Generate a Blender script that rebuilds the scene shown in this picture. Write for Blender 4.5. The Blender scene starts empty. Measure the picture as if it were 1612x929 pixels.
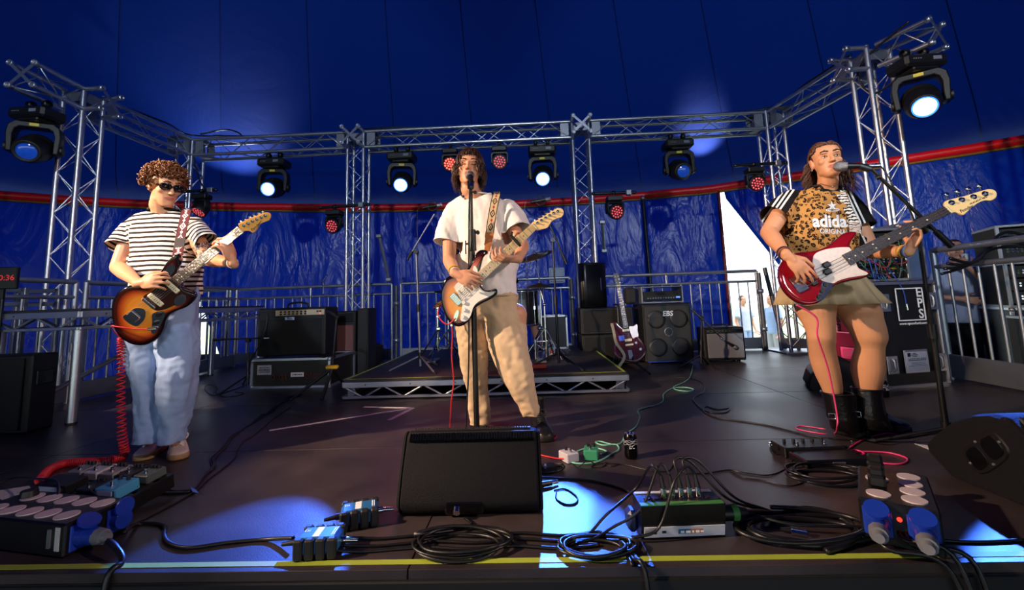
import bpy, bmesh, math, random
from mathutils import Vector as V, Matrix, noise
from mathutils.bvhtree import BVHTree
random.seed(7)
SC = bpy.context.scene
C = SC.collection
PI = math.pi
# ---------------------------------------------------------------- camera
F_, CX, CY, PITCH, ROLL, YAW, CH = 700.0, 806.0, 390.0, .122, -.034, .036, .81
_f = V((-math.sin(YAW)*math.cos(PITCH), math.cos(YAW)*math.cos(PITCH), math.sin(PITCH)))
_r = V((math.cos(YAW), math.sin(YAW), 0)); _u = _r.cross(_f)
_r2 = _r*math.cos(ROLL)+_u*math.sin(ROLL); _u2 = -_r*math.sin(ROLL)+_u*math.cos(ROLL)
CO = V((0, 0, CH))
cam = bpy.data.cameras.new('camera'); camo = bpy.data.objects.new('camera', cam); C.objects.link(camo)
cam.sensor_width = 36; cam.lens = F_/1612*36; cam.shift_y = -(464.5-CY)/1612; cam.clip_start = .02
camo.matrix_world = Matrix(((_r2.x, _u2.x, -_f.x, 0), (_r2.y, _u2.y, -_f.y, 0), (_r2.z, _u2.z, -_f.z, CH), (0, 0, 0, 1)))
SC.camera = camo
def ray(x, y): return _r2*((x-CX)/F_)-_u2*((y-CY)/F_)+_f
def A(x, y, Y):           # point of the place seen at a pixel of the 1612x929 photo, at distance Y
    d = ray(x, y); return CO+d*(Y/d.y)
def G(x, y, z=0.0):       # the same on a level plane
    d = ray(x, y); return CO+d*((z-CH)/d.z)
# ---------------------------------------------------------------- light and exposure
SC.view_settings.view_transform = 'Standard'; SC.view_settings.look = 'None'
SC.view_settings.exposure = 0.0; SC.view_settings.gamma = 1.0
W = bpy.data.worlds.new('world'); SC.world = W; W.use_nodes = True
bgn = W.node_tree.nodes['Background']; bgn.inputs[0].default_value = (.80, .90, 1.0, 1); bgn.inputs[1].default_value = 3.0
def light(kind, name, loc, target, power, col, **kw):
    l = bpy.data.lights.new(name, kind); l.energy = power; l.color = col
    for k, v in kw.items(): setattr(l, k, v)
    o = bpy.data.objects.new(name, l); C.objects.link(o); o.location = loc
    d = V(target)-V(loc); o.rotation_euler = d.to_track_quat('-Z', 'Y').to_euler()
    return o
light('SUN', 'sun', (0, 0, 20), (-6, 9, 0), 3.0, (1, .95, .88), angle=.01)
WARM = (1, .72, .50)
light('SPOT', 'side_wash_spot_left', (-4.9, .3, 2.9), (.6, 3.1, 1.0), 2500, WARM, spot_size=.74, spot_blend=.35, shadow_soft_size=.07)
light('SPOT', 'side_wash_spot_right', (4.6, -.4, 3.0), (-1.6, 2.9, 1.0), 620, (1, .74, .66), spot_size=.62, spot_blend=.4, shadow_soft_size=.07)
for _n, _x, _p in (('left', -2.25, 190), ('centre', -.25, 150), ('right', 1.75, 190)):
    light('SPOT', 'front_special_'+_n, (_x*.4, -4.5, 3.4), (_x, 2.9, 1.25), _p, (1, .80, .66), spot_size=.34, spot_blend=.7, shadow_soft_size=.10)
for _n, _x in (('left', -3.4), ('right', 2.6)):
    light('SPOT', 'front_daylight_fill_'+_n, (_x*.2, -4.2, 3.9), (_x, 6.6, 2.5), 1500, (.72, .84, 1), spot_size=.70, spot_blend=.5, shadow_soft_size=.15)  # added spots standing in for cool daylight from the audience end
# ---------------------------------------------------------------- helpers
def lin(h):
    if isinstance(h, str):
        h = h.lstrip('#'); c = [int(h[i:i+2], 16)/255 for i in (0, 2, 4)]
    else: c = h
    return tuple(x/12.92 if x <= .04045 else ((x+.055)/1.055)**2.4 for x in c)
MATS = {}
def pm(name, col, rough=.5, metal=0.0, var=.12, scale=30, bump=0.0, bscale=60, emit=None, es=0, spec=.5, coat=0.0):
    """procedural Principled material: base colour with a soft noise variation, optional bump"""
    if name in MATS: return MATS[name]
    m = bpy.data.materials.new(name); m.use_nodes = True; nt = m.node_tree; b = nt.nodes['Principled BSDF']
    c = lin(col); L = nt.links
    tc = nt.nodes.new('ShaderNodeTexCoord'); n = nt.nodes.new('ShaderNodeTexNoise'); n.inputs['Scale'].default_value = scale
    n.inputs['Detail'].default_value = 3
    L.new(tc.outputs['Object'], n.inputs['Vector'])
    mx = nt.nodes.new('ShaderNodeMix'); mx.data_type = 'RGBA'
    mx.inputs[6].default_value = (*[max(0, x*(1-var)) for x in c], 1); mx.inputs[7].default_value = (*[min(1, x*(1+var)) for x in c], 1)
    L.new(n.outputs['Fac'], mx.inputs[0]); L.new(mx.outputs[2], b.inputs['Base Color'])
    b.inputs['Roughness'].default_value = rough; b.inputs['Metallic'].default_value = metal
    b.inputs['Specular IOR Level'].default_value = spec; b.inputs['Coat Weight'].default_value = coat
    if bump:
        n2 = nt.nodes.new('ShaderNodeTexNoise'); n2.inputs['Scale'].default_value = bscale; n2.inputs['Detail'].default_value = 4
        L.new(tc.outputs['Object'], n2.inputs['Vector'])
        bp = nt.nodes.new('ShaderNodeBump'); bp.inputs['Strength'].default_value = bump; bp.inputs['Distance'].default_value = .01
        L.new(n2.outputs['Fac'], bp.inputs['Height']); L.new(bp.outputs['Normal'], b.inputs['Normal'])
    if emit:
        b.inputs['Emission Color'].default_value = (*lin(emit), 1); b.inputs['Emission Strength'].default_value = es
    MATS[name] = m; return m
class MB:
    """collects shapes for ONE mesh object"""
    def __init__(s): s.v = []; s.f = []; s.s = []; s.m = []; s.mi = 0
    def add(s, vs, fs, smooth=False):
        o = len(s.v); s.v += [V(p) for p in vs]
        for f in fs: s.f.append([i+o for i in f]); s.s.append(smooth); s.m.append(s.mi)
        return s
    def box(s, c, size, R=None, bv=0.0):
        c = V(c); hx, hy, hz = [x/2 for x in size]; R = R or Matrix.Identity(3)
        if bv <= 0:
            vs = [c+R@V((x*hx, y*hy, z*hz)) for x in (-1, 1) for y in (-1, 1) for z in (-1, 1)]
            return s.add(vs, [(0, 1, 3, 2), (4, 6, 7, 5), (0, 4, 5, 1), (2, 3, 7, 6), (0, 2, 6, 4), (1, 5, 7, 3)])
        b = min(bv, hx*.99, hy*.99, hz*.99); vs = []; ix = {}
        for x in (-1, 1):
            for y in (-1, 1):
                for z in (-1, 1):
                    for a, p in enumerate(((x*hx, y*(hy-b), z*(hz-b)), (x*(hx-b), y*hy, z*(hz-b)), (x*(hx-b), y*(hy-b), z*hz))):
                        ix[x, y, z, a] = len(vs); vs.append(c+R@V(p))
        fs = []; q = (-1, 1)
        sq = [(-1, -1), (1, -1), (1, 1), (-1, 1)]
        for t in q:
            fs.append([ix[t, a, b_, 0] for a, b_ in sq]); fs.append([ix[a, t, b_, 1] for a, b_ in sq]); fs.append([ix[a, b_, t, 2] for a, b_ in sq])
        for a in q:
            for b_ in q:
                fs.append([ix[a, b_, -1, 0], ix[a, b_, 1, 0], ix[a, b_, 1, 1], ix[a, b_, -1, 1]])
                fs.append([ix[a, -1, b_, 0], ix[a, 1, b_, 0], ix[a, 1, b_, 2], ix[a, -1, b_, 2]])
                fs.append([ix[-1, a, b_, 1], ix[1, a, b_, 1], ix[1, a, b_, 2], ix[-1, a, b_, 2]])
                for z in q: fs.append([ix[a, b_, z, k] for k in range(3)])
        return s.add(vs, fs)
    def cyl(s, p0, p1, r0, r1=None, n=12, cap=True):
        p0 = V(p0); p1 = V(p1); r1 = r0 if r1 is None else r1; d = (p1-p0).normalized()
        a = d.orthogonal().normalized(); b = d.cross(a)
        cs = [(a*math.cos(2*PI*i/n)+b*math.sin(2*PI*i/n)) for i in range(n)]
        vs = [p0+c*r0 for c in cs]+[p1+c*r1 for c in cs]
        s.add(vs, [(i, (i+1) % n, n+(i+1) % n, n+i) for i in range(n)], True)
        if cap:
            if r0 > 1e-5: s.add(vs[:n], [list(range(n))[::-1]])
            if r1 > 1e-5: s.add(vs[n:], [list(range(n))])
        return s
    def tube(s, pts, r, n=6, closed=False):
        pts = [V(p) for p in pts]; k = len(pts); rr = r if isinstance(r, (list, tuple)) else [r]*k
        vs = []; a = None
        for i, p in enumerate(pts):
            t = (pts[(i+1) % k]-pts[i-1]) if closed else (pts[min(i+1, k-1)]-pts[max(i-1, 0)])
            if t.length < 1e-9: t = V((0, 0, 1))
            t.normalize()
            if a is None: a = t.orthogonal().normalized()
            a = (a-t*a.dot(t)); a = a.normalized() if a.length > 1e-6 else t.orthogonal().normalized()
            b = t.cross(a)
            vs += [p+(a*math.cos(2*PI*j/n)+b*math.sin(2*PI*j/n))*rr[i] for j in range(n)]
        m = k if closed else k-1
        fs = [(i*n+j, i*n+(j+1) % n, ((i+1) % k)*n+(j+1) % n, ((i+1) % k)*n+j) for i in range(m) for j in range(n)]
        if not closed: fs += [list(range(n))[::-1], list(range((k-1)*n, k*n))]
        return s.add(vs, fs, True)
    def lathe(s, prof, n=24, M=None):
        M = M or Matrix.Identity(4); vs = []
        for r, z in prof: vs += [M@V((r*math.cos(2*PI*j/n), r*math.sin(2*PI*j/n), z)) for j in range(n)]
        fs = [(i*n+j, i*n+(j+1) % n, (i+1)*n+(j+1) % n, (i+1)*n+j) for i in range(len(prof)-1) for j in range(n)]
        return s.add(vs, fs, True)
    def sph(s, c, r, n=14, m=9, R=None):
        c = V(c); r = (r, r, r) if not isinstance(r, (tuple, list)) else r; R = R or Matrix.Identity(3)
        vs = [c+R@V((0, 0, -r[2]))]
        for i in range(1, m):
            t = -PI/2+PI*i/m
            vs += [c+R@V((r[0]*math.cos(t)*math.cos(2*PI*j/n), r[1]*math.cos(t)*math.sin(2*PI*j/n), r[2]*math.sin(t))) for j in range(n)]
        vs.append(c+R@V((0, 0, r[2]))); k = len(vs)-1
        fs = [(0, 1+(j+1) % n, 1+j) for j in range(n)]
        fs += [(1+i*n+j, 1+i*n+(j+1) % n, 1+(i+1)*n+(j+1) % n, 1+(i+1)*n+j) for i in range(m-2) for j in range(n)]
        fs += [(k, 1+(m-2)*n+j, 1+(m-2)*n+(j+1) % n) for j in range(n)]
        return s.add(vs, fs, True)
    def loft(s, rings, cap=True, smooth=True):
        n = len(rings[0]); vs = [p for r in rings for p in r]; k = len(rings)
        s.add(vs, [(i*n+j, i*n+(j+1) % n, (i+1)*n+(j+1) % n, (i+1)*n+j) for i in range(k-1) for j in range(n)], smooth)
        if cap: s.add(rings[0], [list(range(n))[::-1]]); s.add(rings[-1], [list(range(n))])
        return s
    def prism(s, poly, z0, z1, M=None, bv=0.0):
        """polygon in local xy, extruded z0..z1, optional rounded rim"""
        M = M or Matrix.Identity(4); n = len(poly); P2 = [V((p[0], p[1])) for p in poly]
        ar = sum(P2[i].x*P2[(i+1) % n].y-P2[(i+1) % n].x*P2[i].y for i in range(n))
        if ar < 0: P2 = P2[::-1]
        if bv <= 0: lv = [(0, z0), (0, z1)]
        else: lv = [(bv, z0), (bv*.3, z0+bv*.3), (0, z0+bv), (0, z1-bv), (bv*.3, z1-bv*.3), (bv, z1)]
        rings = []
        for off, z in lv:
            rg = []
            for i in range(n):
                a = P2[i]-P2[i-1]; b = P2[(i+1) % n]-P2[i]
                na = V((-a.y, a.x)).normalized() if a.length > 1e-9 else V((0, 0)); nb = V((-b.y, b.x)).normalized() if b.length > 1e-9 else na
                nn = na+nb; nn = nn/max(.5, nn.length_squared/2) if nn.length > 1e-6 else na
                q = P2[i]+nn*off; rg.append(M@V((q.x, q.y, z)))
            rings.append(rg)
        return s.loft(rings, True, bv > 0)
    def build(s, name, mat, parent=None, local=False):
        if parent is not None and not local:
            m = Matrix.Identity(4); p = parent
            while p is not None: m = p.matrix_basis@m; p = p.parent
            m = m.inverted(); s.v = [m@p for p in s.v]
        me = bpy.data.meshes.new(name); me.from_pydata([tuple(p) for p in s.v], [], s.f)
        for i, p in enumerate(me.polygons): p.use_smooth = s.s[i]; p.material_index = s.m[i]
        for mt in (mat if isinstance(mat, (list, tuple)) else [mat]): me.materials.append(mt)
        me.update()
        return link(name, me, parent)
def link(name, me, parent=None):
    o = bpy.data.objects.new(name, me); C.objects.link(o); o.parent = parent; return o
def tag(o, label=None, cat=None, group=None, kind=None):
    for k, v in (('label', label), ('category', cat), ('group', group), ('kind', kind)):
        if v: o[k] = v
    return o
def thing(name, label, cat, loc=(0, 0, 0), rz=0, group=None):
    o = bpy.data.objects.new(name, None); C.objects.link(o); o.location = loc; o.rotation_euler = (0, 0, rz)
    o.empty_display_size = .1
    o.matrix_basis = Matrix.Translation(V(loc))@Matrix.Rotation(rz, 4, 'Z')
    return tag(o, label, cat, group)
def copy_tree(o, parent=None):
    c = o.copy(); C.objects.link(c); c.parent = parent
    for ch in [x for x in o.children]: copy_tree(ch, c)
    return c
def struct(o): o['kind'] = 'structure'; return o
def frame(o, x, y, z): return Matrix(((x[0], y[0], z[0], o[0]), (x[1], y[1], z[1], o[1]), (x[2], y[2], z[2], o[2]), (0, 0, 0, 1)))
def spline(pts, n=8, closed=False):
    pts = [V(p) for p in pts]; k = len(pts); out = []
    for i in range(k if closed else k-1):
        g = (lambda j: pts[j % k]) if closed else (lambda j: pts[max(0, min(k-1, j))])
        p0, p1, p2, p3 = g(i-1), g(i), g(i+1), g(i+2)
        for j in range(n):
            t = j/n
            out.append(.5*((2*p1)+(p2-p0)*t+(2*p0-5*p1+4*p2-p3)*t*t+(3*p1-p0-3*p2+p3)*t**3))
    if not closed: out.append(pts[-1])
    return out
def text_mesh(s, size, mat, name, M, parent=None, ext=.0008, bold=0.0, spacing=1.0, sx=1.0, shear=0.0):
    """lettering as a mesh; M maps text xy (centred) to the place"""
    cu = bpy.data.curves.new('lettering', 'FONT'); cu.body = s; cu.size = size; cu.extrude = ext; cu.offset = bold; cu.shear = shear
    cu.align_x = 'CENTER'; cu.align_y = 'CENTER'; cu.space_character = spacing; cu.resolution_u = 3
    t = bpy.data.objects.new('lettering', cu); C.objects.link(t)
    dg = bpy.context.evaluated_depsgraph_get(); me = bpy.data.meshes.new_from_object(t.evaluated_get(dg))
    bpy.data.objects.remove(t); me.materials.clear(); me.materials.append(mat)
    m = Matrix.Identity(4); p = parent
    while p is not None: m = p.matrix_basis@m; p = p.parent
    me.transform(m.inverted()@M@Matrix.Diagonal((sx, 1, 1, 1)))
    return link(name, me, parent)
def facing(o, n, up=(0, 0, 1)):
    """frame with z along n (outwards), y up"""
    n = V(n).normalized(); x = V(up).cross(n).normalized(); y = n.cross(x); return frame(V(o), x, y, n)
# common materials
ALU = pm('aluminium', '#b9bcc6', .33, .9, .12, 8, .08, 90)
ALUD = pm('aluminium_dull', '#8d9099', .45, .85, .2, 6, .1, 60)
STEEL = pm('galvanised_steel', '#9ea3ad', .4, .85, .2, 12, .06, 80)
CHROME = pm('chrome', '#d8dade', .12, 1, .03)
BLACK = pm('black_plastic', '#0c0c0e', .42, 0, .2, 30)
BLACKM = pm('black_matt', '#0c0c0e', .75, 0, .25, 40, .1, 200)
BLACKG = pm('black_gloss', '#08080a', .18, 0, .1)
TOLEX = pm('black_tolex', '#0b0b0c', .55, 0, .2, 60, .35, 320)
GRILLE = pm('black_grille_cloth', '#09090a', .8, 0, .3, 250, .4, 500)
RUBBER = pm('black_rubber', '#0d0d0f', .6, 0, .15)
CABLE = pm('black_cable', '#0f0f11', .38, 0, .15)
WHITE = pm('white_print', '#e8e8ea', .6, 0, .05)
# ================================================================ THE TENT
def tent_mat(name, col, tcol, rough, wr, spec, wscale=(1, 1, 1), tmix=.3):
    m = bpy.data.materials.new(name); m.use_nodes = True; nt = m.node_tree; b = nt.nodes['Principled BSDF']; L = nt.links
    tc = nt.nodes.new('ShaderNodeTexCoord'); mp = nt.nodes.new('ShaderNodeMapping'); mp.inputs['Scale'].default_value = wscale
    L.new(tc.outputs['Object'], mp.inputs[0])
    n = nt.nodes.new('ShaderNodeTexNoise'); n.inputs['Scale'].default_value = 1.3; n.inputs['Detail'].default_value = 5; n.inputs['Distortion'].default_value = .8
    L.new(mp.outputs[0], n.inputs['Vector'])
    n2 = nt.nodes.new('ShaderNodeTexNoise'); n2.inputs['Scale'].default_value = 60; L.new(tc.outputs['Object'], n2.inputs['Vector'])
    mx = nt.nodes.new('ShaderNodeMix'); mx.data_type = 'RGBA'; c = lin(col)
    mx.inputs[6].default_value = (*[x*.85 for x in c], 1); mx.inputs[7].default_value = (*[x*1.15 for x in c], 1)
    L.new(n2.outputs['Fac'], mx.inputs[0]); L.new(mx.outputs[2], b.inputs['Base Color'])
    b.inputs['Roughness'].default_value = rough; b.inputs['Specular IOR Level'].default_value = spec
    bp = nt.nodes.new('ShaderNodeBump'); bp.inputs['Strength'].default_value = wr; bp.inputs['Distance'].default_value = .12
    L.new(n.outputs['Fac'], bp.inputs['Height']); L.new(bp.outputs['Normal'], b.inputs['Normal'])
    tr = nt.nodes.new('ShaderNodeBsdfTranslucent'); tr.inputs[0].default_value = (*lin(tcol), 1)
    ms = nt.nodes.new('ShaderNodeMixShader'); ms.inputs[0].default_value = tmix
    L.new(b.outputs[0], ms.inputs[1]); L.new(tr.outputs[0], ms.inputs[2]); L.new(ms.outputs[0], nt.nodes['Material Output'].inputs[0])
    return m
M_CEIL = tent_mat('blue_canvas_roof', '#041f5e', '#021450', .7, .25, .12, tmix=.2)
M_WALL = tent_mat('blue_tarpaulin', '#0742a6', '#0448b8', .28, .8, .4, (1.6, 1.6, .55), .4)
M_REDB = pm('red_valance', '#e0101c', .4, 0, .2, 9, .3, 25)
M_YELB = pm('ochre_webbing', '#8a6416', .6, 0, .2, 20)
ZE = 2.8
ring = [(-9.5, -7.5), (-12.5, -3.5), (-13, .5), (-11.4, 4.2), (-8.67, 6.84), (-6.09, 8.17), (-2.5, 9.01), (.94, 9.06), (3.35, 8.57), (4.58, 7.94), (7.09, 6.37), (9.4, 4.2), (11.2, .8), (11.4, -3.5), (8.5, -7.5)]
RING = spline([(x, y, 0) for x, y in ring], 12)
_cum = [0]
for a, b in zip(RING, RING[1:]): _cum.append(_cum[-1]+(b-a).length)
LEN = _cum[-1]
def rp(s):
    s = max(0, min(LEN-1e-4, s))
    i = max(j for j in range(len(_cum)) if _cum[j] <= s); i = min(i, len(RING)-2)
    t = (s-_cum[i])/(_cum[i+1]-_cum[i]); return RING[i].lerp(RING[i+1], t)
def s_of(x, y):   # arc position of the wall point nearest a ground point
    return min((_cum[i]+( (RING[i+1]-RING[i]).length*k/10) for i in range(len(RING)-1) for k in range(10)), key=lambda q: (rp(q)-V((x, y, 0))).length)
def s_px(px, py, z):  # wall position seen at a pixel
    d = ray(px, py); best = None
    for i in range(60, 1300):
        q = LEN*i/1400; p = rp(q)
        v = V((p.x-CO.x, p.y-CO.y)); e = abs(v.x*d.y-v.y*d.x)/v.length/math.hypot(d.x, d.y)
        if v.x*d.x+v.y*d.y > 0 and (best is None or e < best[0]): best = (e, q)
    return best[1]
def wall_pt(s, z, amp=.05):
    p = rp(s); q = rp(s+.05)-rp(s-.05); n = V((q.y, -q.x, 0)).normalized()   # inwards
    h = (ZE-z)/3.8
    fold = amp*h*(noise.noise((s*1.7, z*.25, 3))+.6*noise.noise((s*4.3, z*.3, 9)))+.10*math.sin(min(1, h)*PI)*noise.noise((s*.35, 0, 1))
    return V((p.x, p.y, z))+n*fold
def wall_panel(name, s0, s1, parent, edge0=None, edge1=None):
    """one tarpaulin sheet between two arc positions; edges may slant (functions of z)"""
    mb = MB(); nz = 34; ns = max(6, int((s1-s0)/.12)); rows = []
    for k in range(nz+1):
        z = ZE+.04-(ZE+1.0)*k/nz
        a = edge0(z) if edge0 else s0; b = edge1(z) if edge1 else s1
        rows.append([wall_pt(a+(b-a)*j/ns, z) for j in range(ns+1)])
    vs = [p for r in rows for p in r]; n = ns+1
    mb.add(vs, [(k*n+j, k*n+j+1, (k+1)*n+j+1, (k+1)*n+j) for k in range(nz) for j in range(ns)], True)
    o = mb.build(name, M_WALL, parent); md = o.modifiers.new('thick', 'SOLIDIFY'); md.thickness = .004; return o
wl = struct(bpy.data.objects.new('wall_left', None)); C.objects.link(wl)
wb = struct(bpy.data.objects.new('wall_back', None)); C.objects.link(wb)
wr = struct(bpy.data.objects.new('wall_right', None)); C.objects.link(wr)
sA = s_px(352, 420, 1.2); sB = s_px(722, 400, 1.5); sC = s_px(1018, 400, 1.5); sD = s_px(1139, 420, 1.2)
sD2 = s_px(1140, 335, 2.7); sE = s_px(1300, 560, .3)
for nm, a, b, par in (('tarpaulin_sheet', 0, 7, wl), ('tarpaulin_sheet', 7, 12.5, wl), ('tarpaulin_sheet', 12.5, s_px(225, 400, 1.5), wl)):
    wall_panel(nm, a, b, par)
# slit of daylight on the left: the sheet hangs away from its neighbour low down
sS = s_px(225, 400, 1.5)
slit_t = s_px(318, 430, 1); 
wall_panel('tarpaulin_sheet', sS, s_px(312, 450, 1), wl)
sl0 = s_px(308, 430, 1)
wall_panel('tarpaulin_sheet', sl0, sB, wb, edge0=lambda z: sl0+(s_px(347, 555, .1)-sl0)*max(0, min(1, (1.25-z)/1.3))*1.0)
wall_panel('tarpaulin_sheet', sB-.03, sC+.03, wb)
wall_panel('tarpaulin_sheet', sC-.03, sD, wb)
wall_panel('tarpaulin_sheet', sD2, sE+2.6, wr, edge0=lambda z: sD2+.02+(sE-sD2)*max(0, (ZE-.15-z))/(ZE-.45))
wall_panel('tarpaulin_sheet', sE+2.57, sE+8, wr); wall_panel('tarpaulin_sheet', sE+8, LEN, wr)
# red lace strip with eyelets along the opening
mb = MB(); mb.tube([wall_pt(sD+.02, ZE-k*.19)+V((0, -.02, 0)) for k in range(20)], .03, 5)
lac = struct(mb.build('trim_3', pm('dark_red_webbing', '#6d1018', .6)))
for k in range(11):
    p = wall_pt(sD+.02, ZE-.35-k*.27); MB().sph(p+V((0, -.055, 0)), (.016, .008, .016), 8, 5).build('eyelet', CHROME, lac)
# eaves: red valance and ochre webbing under it
def band(name, s0, s1, z0, z1, off, mat, bulge):
    mb = MB(); n = int((s1-s0)/.15); rings = []
    for i in range(n+1):
        s = s0+(s1-s0)*i/n; p = rp(s); q = rp(s+.05)-rp(s-.05); nn = V((q.y, -q.x, 0)).normalized()
        w = .012*noise.noise((s*1.3, 5, 0)); h = z1-z0
        rings.append([V((p.x, p.y, z0+w))+nn*off, V((p.x, p.y, z0+h*.5+w))+nn*(off+bulge), V((p.x, p.y, z1+w))+nn*(off+bulge*.5), V((p.x, p.y, z1+w))+nn*(off-.02), V((p.x, p.y, z0+w))+nn*(off-.02)])
    return struct(mb.loft(rings).build(name, mat))
band('trim_1', 4, LEN-4, ZE-.015, ZE+.11, .05, M_REDB, .035)
band('trim_2', 4, LEN-4, ZE-.05, ZE-.015, .03, M_YELB, .012)
# roof: separate gores from the eaves up to the crown
ceil_ = struct(bpy.data.objects.new('ceiling', None)); C.objects.link(ceil_)
apex = V((-.6, .2, 10.5))
NG = 30
def roof_pt(s, t):
    p = rp(s); p = V((p.x, p.y, ZE+.10)); r = p.lerp(apex, t); r.z = ZE+.10+(apex.z-ZE)*(t*.78+.22*t*t)
    r.z -= .25*math.sin(PI*min(1, t*1.4))*.6
    if t < .08:
        q = rp(s+.05)-rp(s-.05); r -= V((q.y, -q.x, 0)).normalized()*.25*(1-t/.08)**2
    return r+V((0, 0, .05*noise.noise((s*.6, t*6, 2))))
for g in range(NG):
    s0, s1 = LEN*g/NG, LEN*(g+1)/NG; mb = MB(); nt_, ns = 26, 6; vs = []
    for i in range(nt_+1):
        for j in range(ns+1):
            u = j/ns; sg = s0+(s1-s0)*u; p = roof_pt(sg, .985*i/nt_)
            p.z -= .03*(math.sin(PI*u))
            vs.append(p)
    n = ns+1
    mb.add(vs, [(i*n+j, (i+1)*n+j, (i+1)*n+j+1, i*n+j+1) for i in range(nt_) for j in range(ns)], True)
    # welded seam along one side
    mb.tube([roof_pt(s0, .985*i/nt_)+V((0, 0, .004)) for i in range(nt_+1)], .007, 4)
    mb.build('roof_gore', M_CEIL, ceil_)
# far end of the audience side: unseen canvas lowered to head height to block daylight, open below
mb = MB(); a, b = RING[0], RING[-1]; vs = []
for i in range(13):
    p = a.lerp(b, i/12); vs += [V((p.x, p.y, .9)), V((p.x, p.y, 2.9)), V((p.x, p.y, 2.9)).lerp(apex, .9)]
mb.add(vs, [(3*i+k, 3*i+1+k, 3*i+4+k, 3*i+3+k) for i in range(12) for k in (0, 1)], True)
struct(mb.build('unseen_wall_front', M_CEIL))
# tent poles against the back wall
for px, pt, pb in ((714, 330, 440), (1016, 312, 520)):
    top = A(px-4, pt, 8.7); bot = A(px+18, pb+40, 8.4); d = (bot-top); bot = top+d*((top.z+.95)/(top.z-bot.z))
    mb = MB().cyl(top, bot, .035, n=12); 
    t = thing('tent_pole', 'dark steel tent pole leaning behind the railing %s' % ('left of the white-shirted singer' if px < 800 else 'right of the tall black loudspeaker'), 'pole', (bot.x, bot.y, bot.z), group='tent poles along the back wall')
    mb.build('tube', pm('pole_steel', '#2b3038', .4, .7), t); MB().cyl(bot, bot+V((0, 0, .02)), .09, n=16).build('base_plate', STEEL, t)
    MB().sph(top, .045).build('tip', STEEL, t)
# ================================================================ OUTDOORS
M_GRASS = pm('sunlit_grass', '#a9b58a', .9, 0, .3, 3, .3, 30)
mb = MB(); mb.add([(-60, -40, -.97), (60, -40, -.97), (60, 80, -.97), (-60, 80, -.97)], [(0, 1, 2, 3)]); struct(mb.build('ground', M_GRASS))
# ================================================================ STAGE FLOOR
XL, XR, YF, YB = -5.75, 4.35, 1.47, 7.05
M_DECK = bpy.data.materials.new('stage_ply'); M_DECK.use_nodes = True
def _deck():
    nt = M_DECK.node_tree; b = nt.nodes['Principled BSDF']; L = nt.links
    tc = nt.nodes.new('ShaderNodeTexCoord'); n = nt.nodes.new('ShaderNodeTexNoise'); n.inputs['Scale'].default_value = 2.2; n.inputs['Detail'].default_value = 6
    n2 = nt.nodes.new('ShaderNodeTexNoise'); n2.inputs['Scale'].default_value = 180; n2.inputs['Detail'].default_value = 3
    L.new(tc.outputs['Object'], n.inputs[0]); L.new(tc.outputs['Object'], n2.inputs[0])
    r = nt.nodes.new('ShaderNodeValToRGB'); r.color_ramp.elements[0].color = (*lin('#272122'), 1); r.color_ramp.elements[1].color = (*lin('#4d4243'), 1)
    r.color_ramp.elements[0].position = .3; r.color_ramp.elements[1].position = .75
    L.new(n.outputs['Fac'], r.inputs[0])
    mx = nt.nodes.new('ShaderNodeMix'); mx.data_type = 'RGBA'; mx.blend_type = 'MULTIPLY'; mx.inputs[0].default_value = .35
    L.new(r.outputs[0], mx.inputs[6]); L.new(n2.outputs['Fac'], mx.inputs[7])
    L.new(mx.outputs[2], b.inputs['Base Color'])
    mr = nt.nodes.new('ShaderNodeMapRange'); mr.inputs[3].default_value = .27; mr.inputs[4].default_value = .50
    L.new(n.outputs['Fac'], mr.inputs[0]); L.new(mr.outputs[0], b.inputs['Roughness'])
    bp = nt.nodes.new('ShaderNodeBump'); bp.inputs['Strength'].default_value = .35; bp.inputs['Distance'].default_value = .002
    L.new(n2.outputs['Fac'], bp.inputs['Height']); L.new(bp.outputs[0], b.inputs['Normal'])
_deck()
fl = struct(MB().box(((XL+XR)/2, (YF+YB)/2, -.06), (XR-XL, YB-YF, .06)).build('floor', BLACKM))
xs = [XL]+[x for x in (-5.29, -2.85, -.41, 2.03) if XL < x < XR]+[XR]
ys = [YF, 2.66, 3.88, 5.10, 6.32, YB]
for i in range(len(xs)-1):
    for j in range(len(ys)-1):
        w, h = xs[i+1]-xs[i]-.005, ys[j+1]-ys[j]-.005
        MB().box(((xs[i]+xs[i+1])/2, (ys[j]+ys[j+1])/2, -.015+random.uniform(-.0006, 0)), (w, h, .03), bv=.0015).build('deck_panel', M_DECK, fl)
# front fascia, legs and the steel rail of the pit barrier below the lip
struct(MB().box(((XL+XR)/2, YF+.02, -.075), (XR-XL, .05, .085), bv=.004).build('trim_4', pm('fascia_black', '#0b0b0e', .6, .1, .2, 12)))
for lgi, x in enumerate((-4.8, -3.1, -1.45, -.0, 1.22, 3.0)):
    lg = thing('stage_support', 'steel stage support with clamp block under the lip, %s from the left' % ('first', 'second', 'third', 'fourth', 'fifth', 'sixth')[lgi], 'stage support', (x, YF+.1, -.97), group='legs under the stage lip')
    MB().cyl((x, YF+.1, -.97), (x, YF+.1, -.12), .03).build('tube', STEEL, lg)
    MB().box((x, YF+.04, -.16), (.13, .10, .07), bv=.01).build('clamp_block', ALUD, lg)
rl = thing('pit_rail', 'long blue-grey steel rail running below the front lip of the stage', 'rail', (0, YF-.1, -.97))
MB().box((-.7, YF-.07, -.2), (10.5, .12, .06), bv=.008).build('top_rail', pm('painted_rail', '#5a6880', .45, .5, .2, 8), rl)
for x in (-4, -2, 0, 2, 4): MB().box((x, YF-.07, -.6), (.05, .05, .74)).build('post', STEEL, rl)
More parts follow.
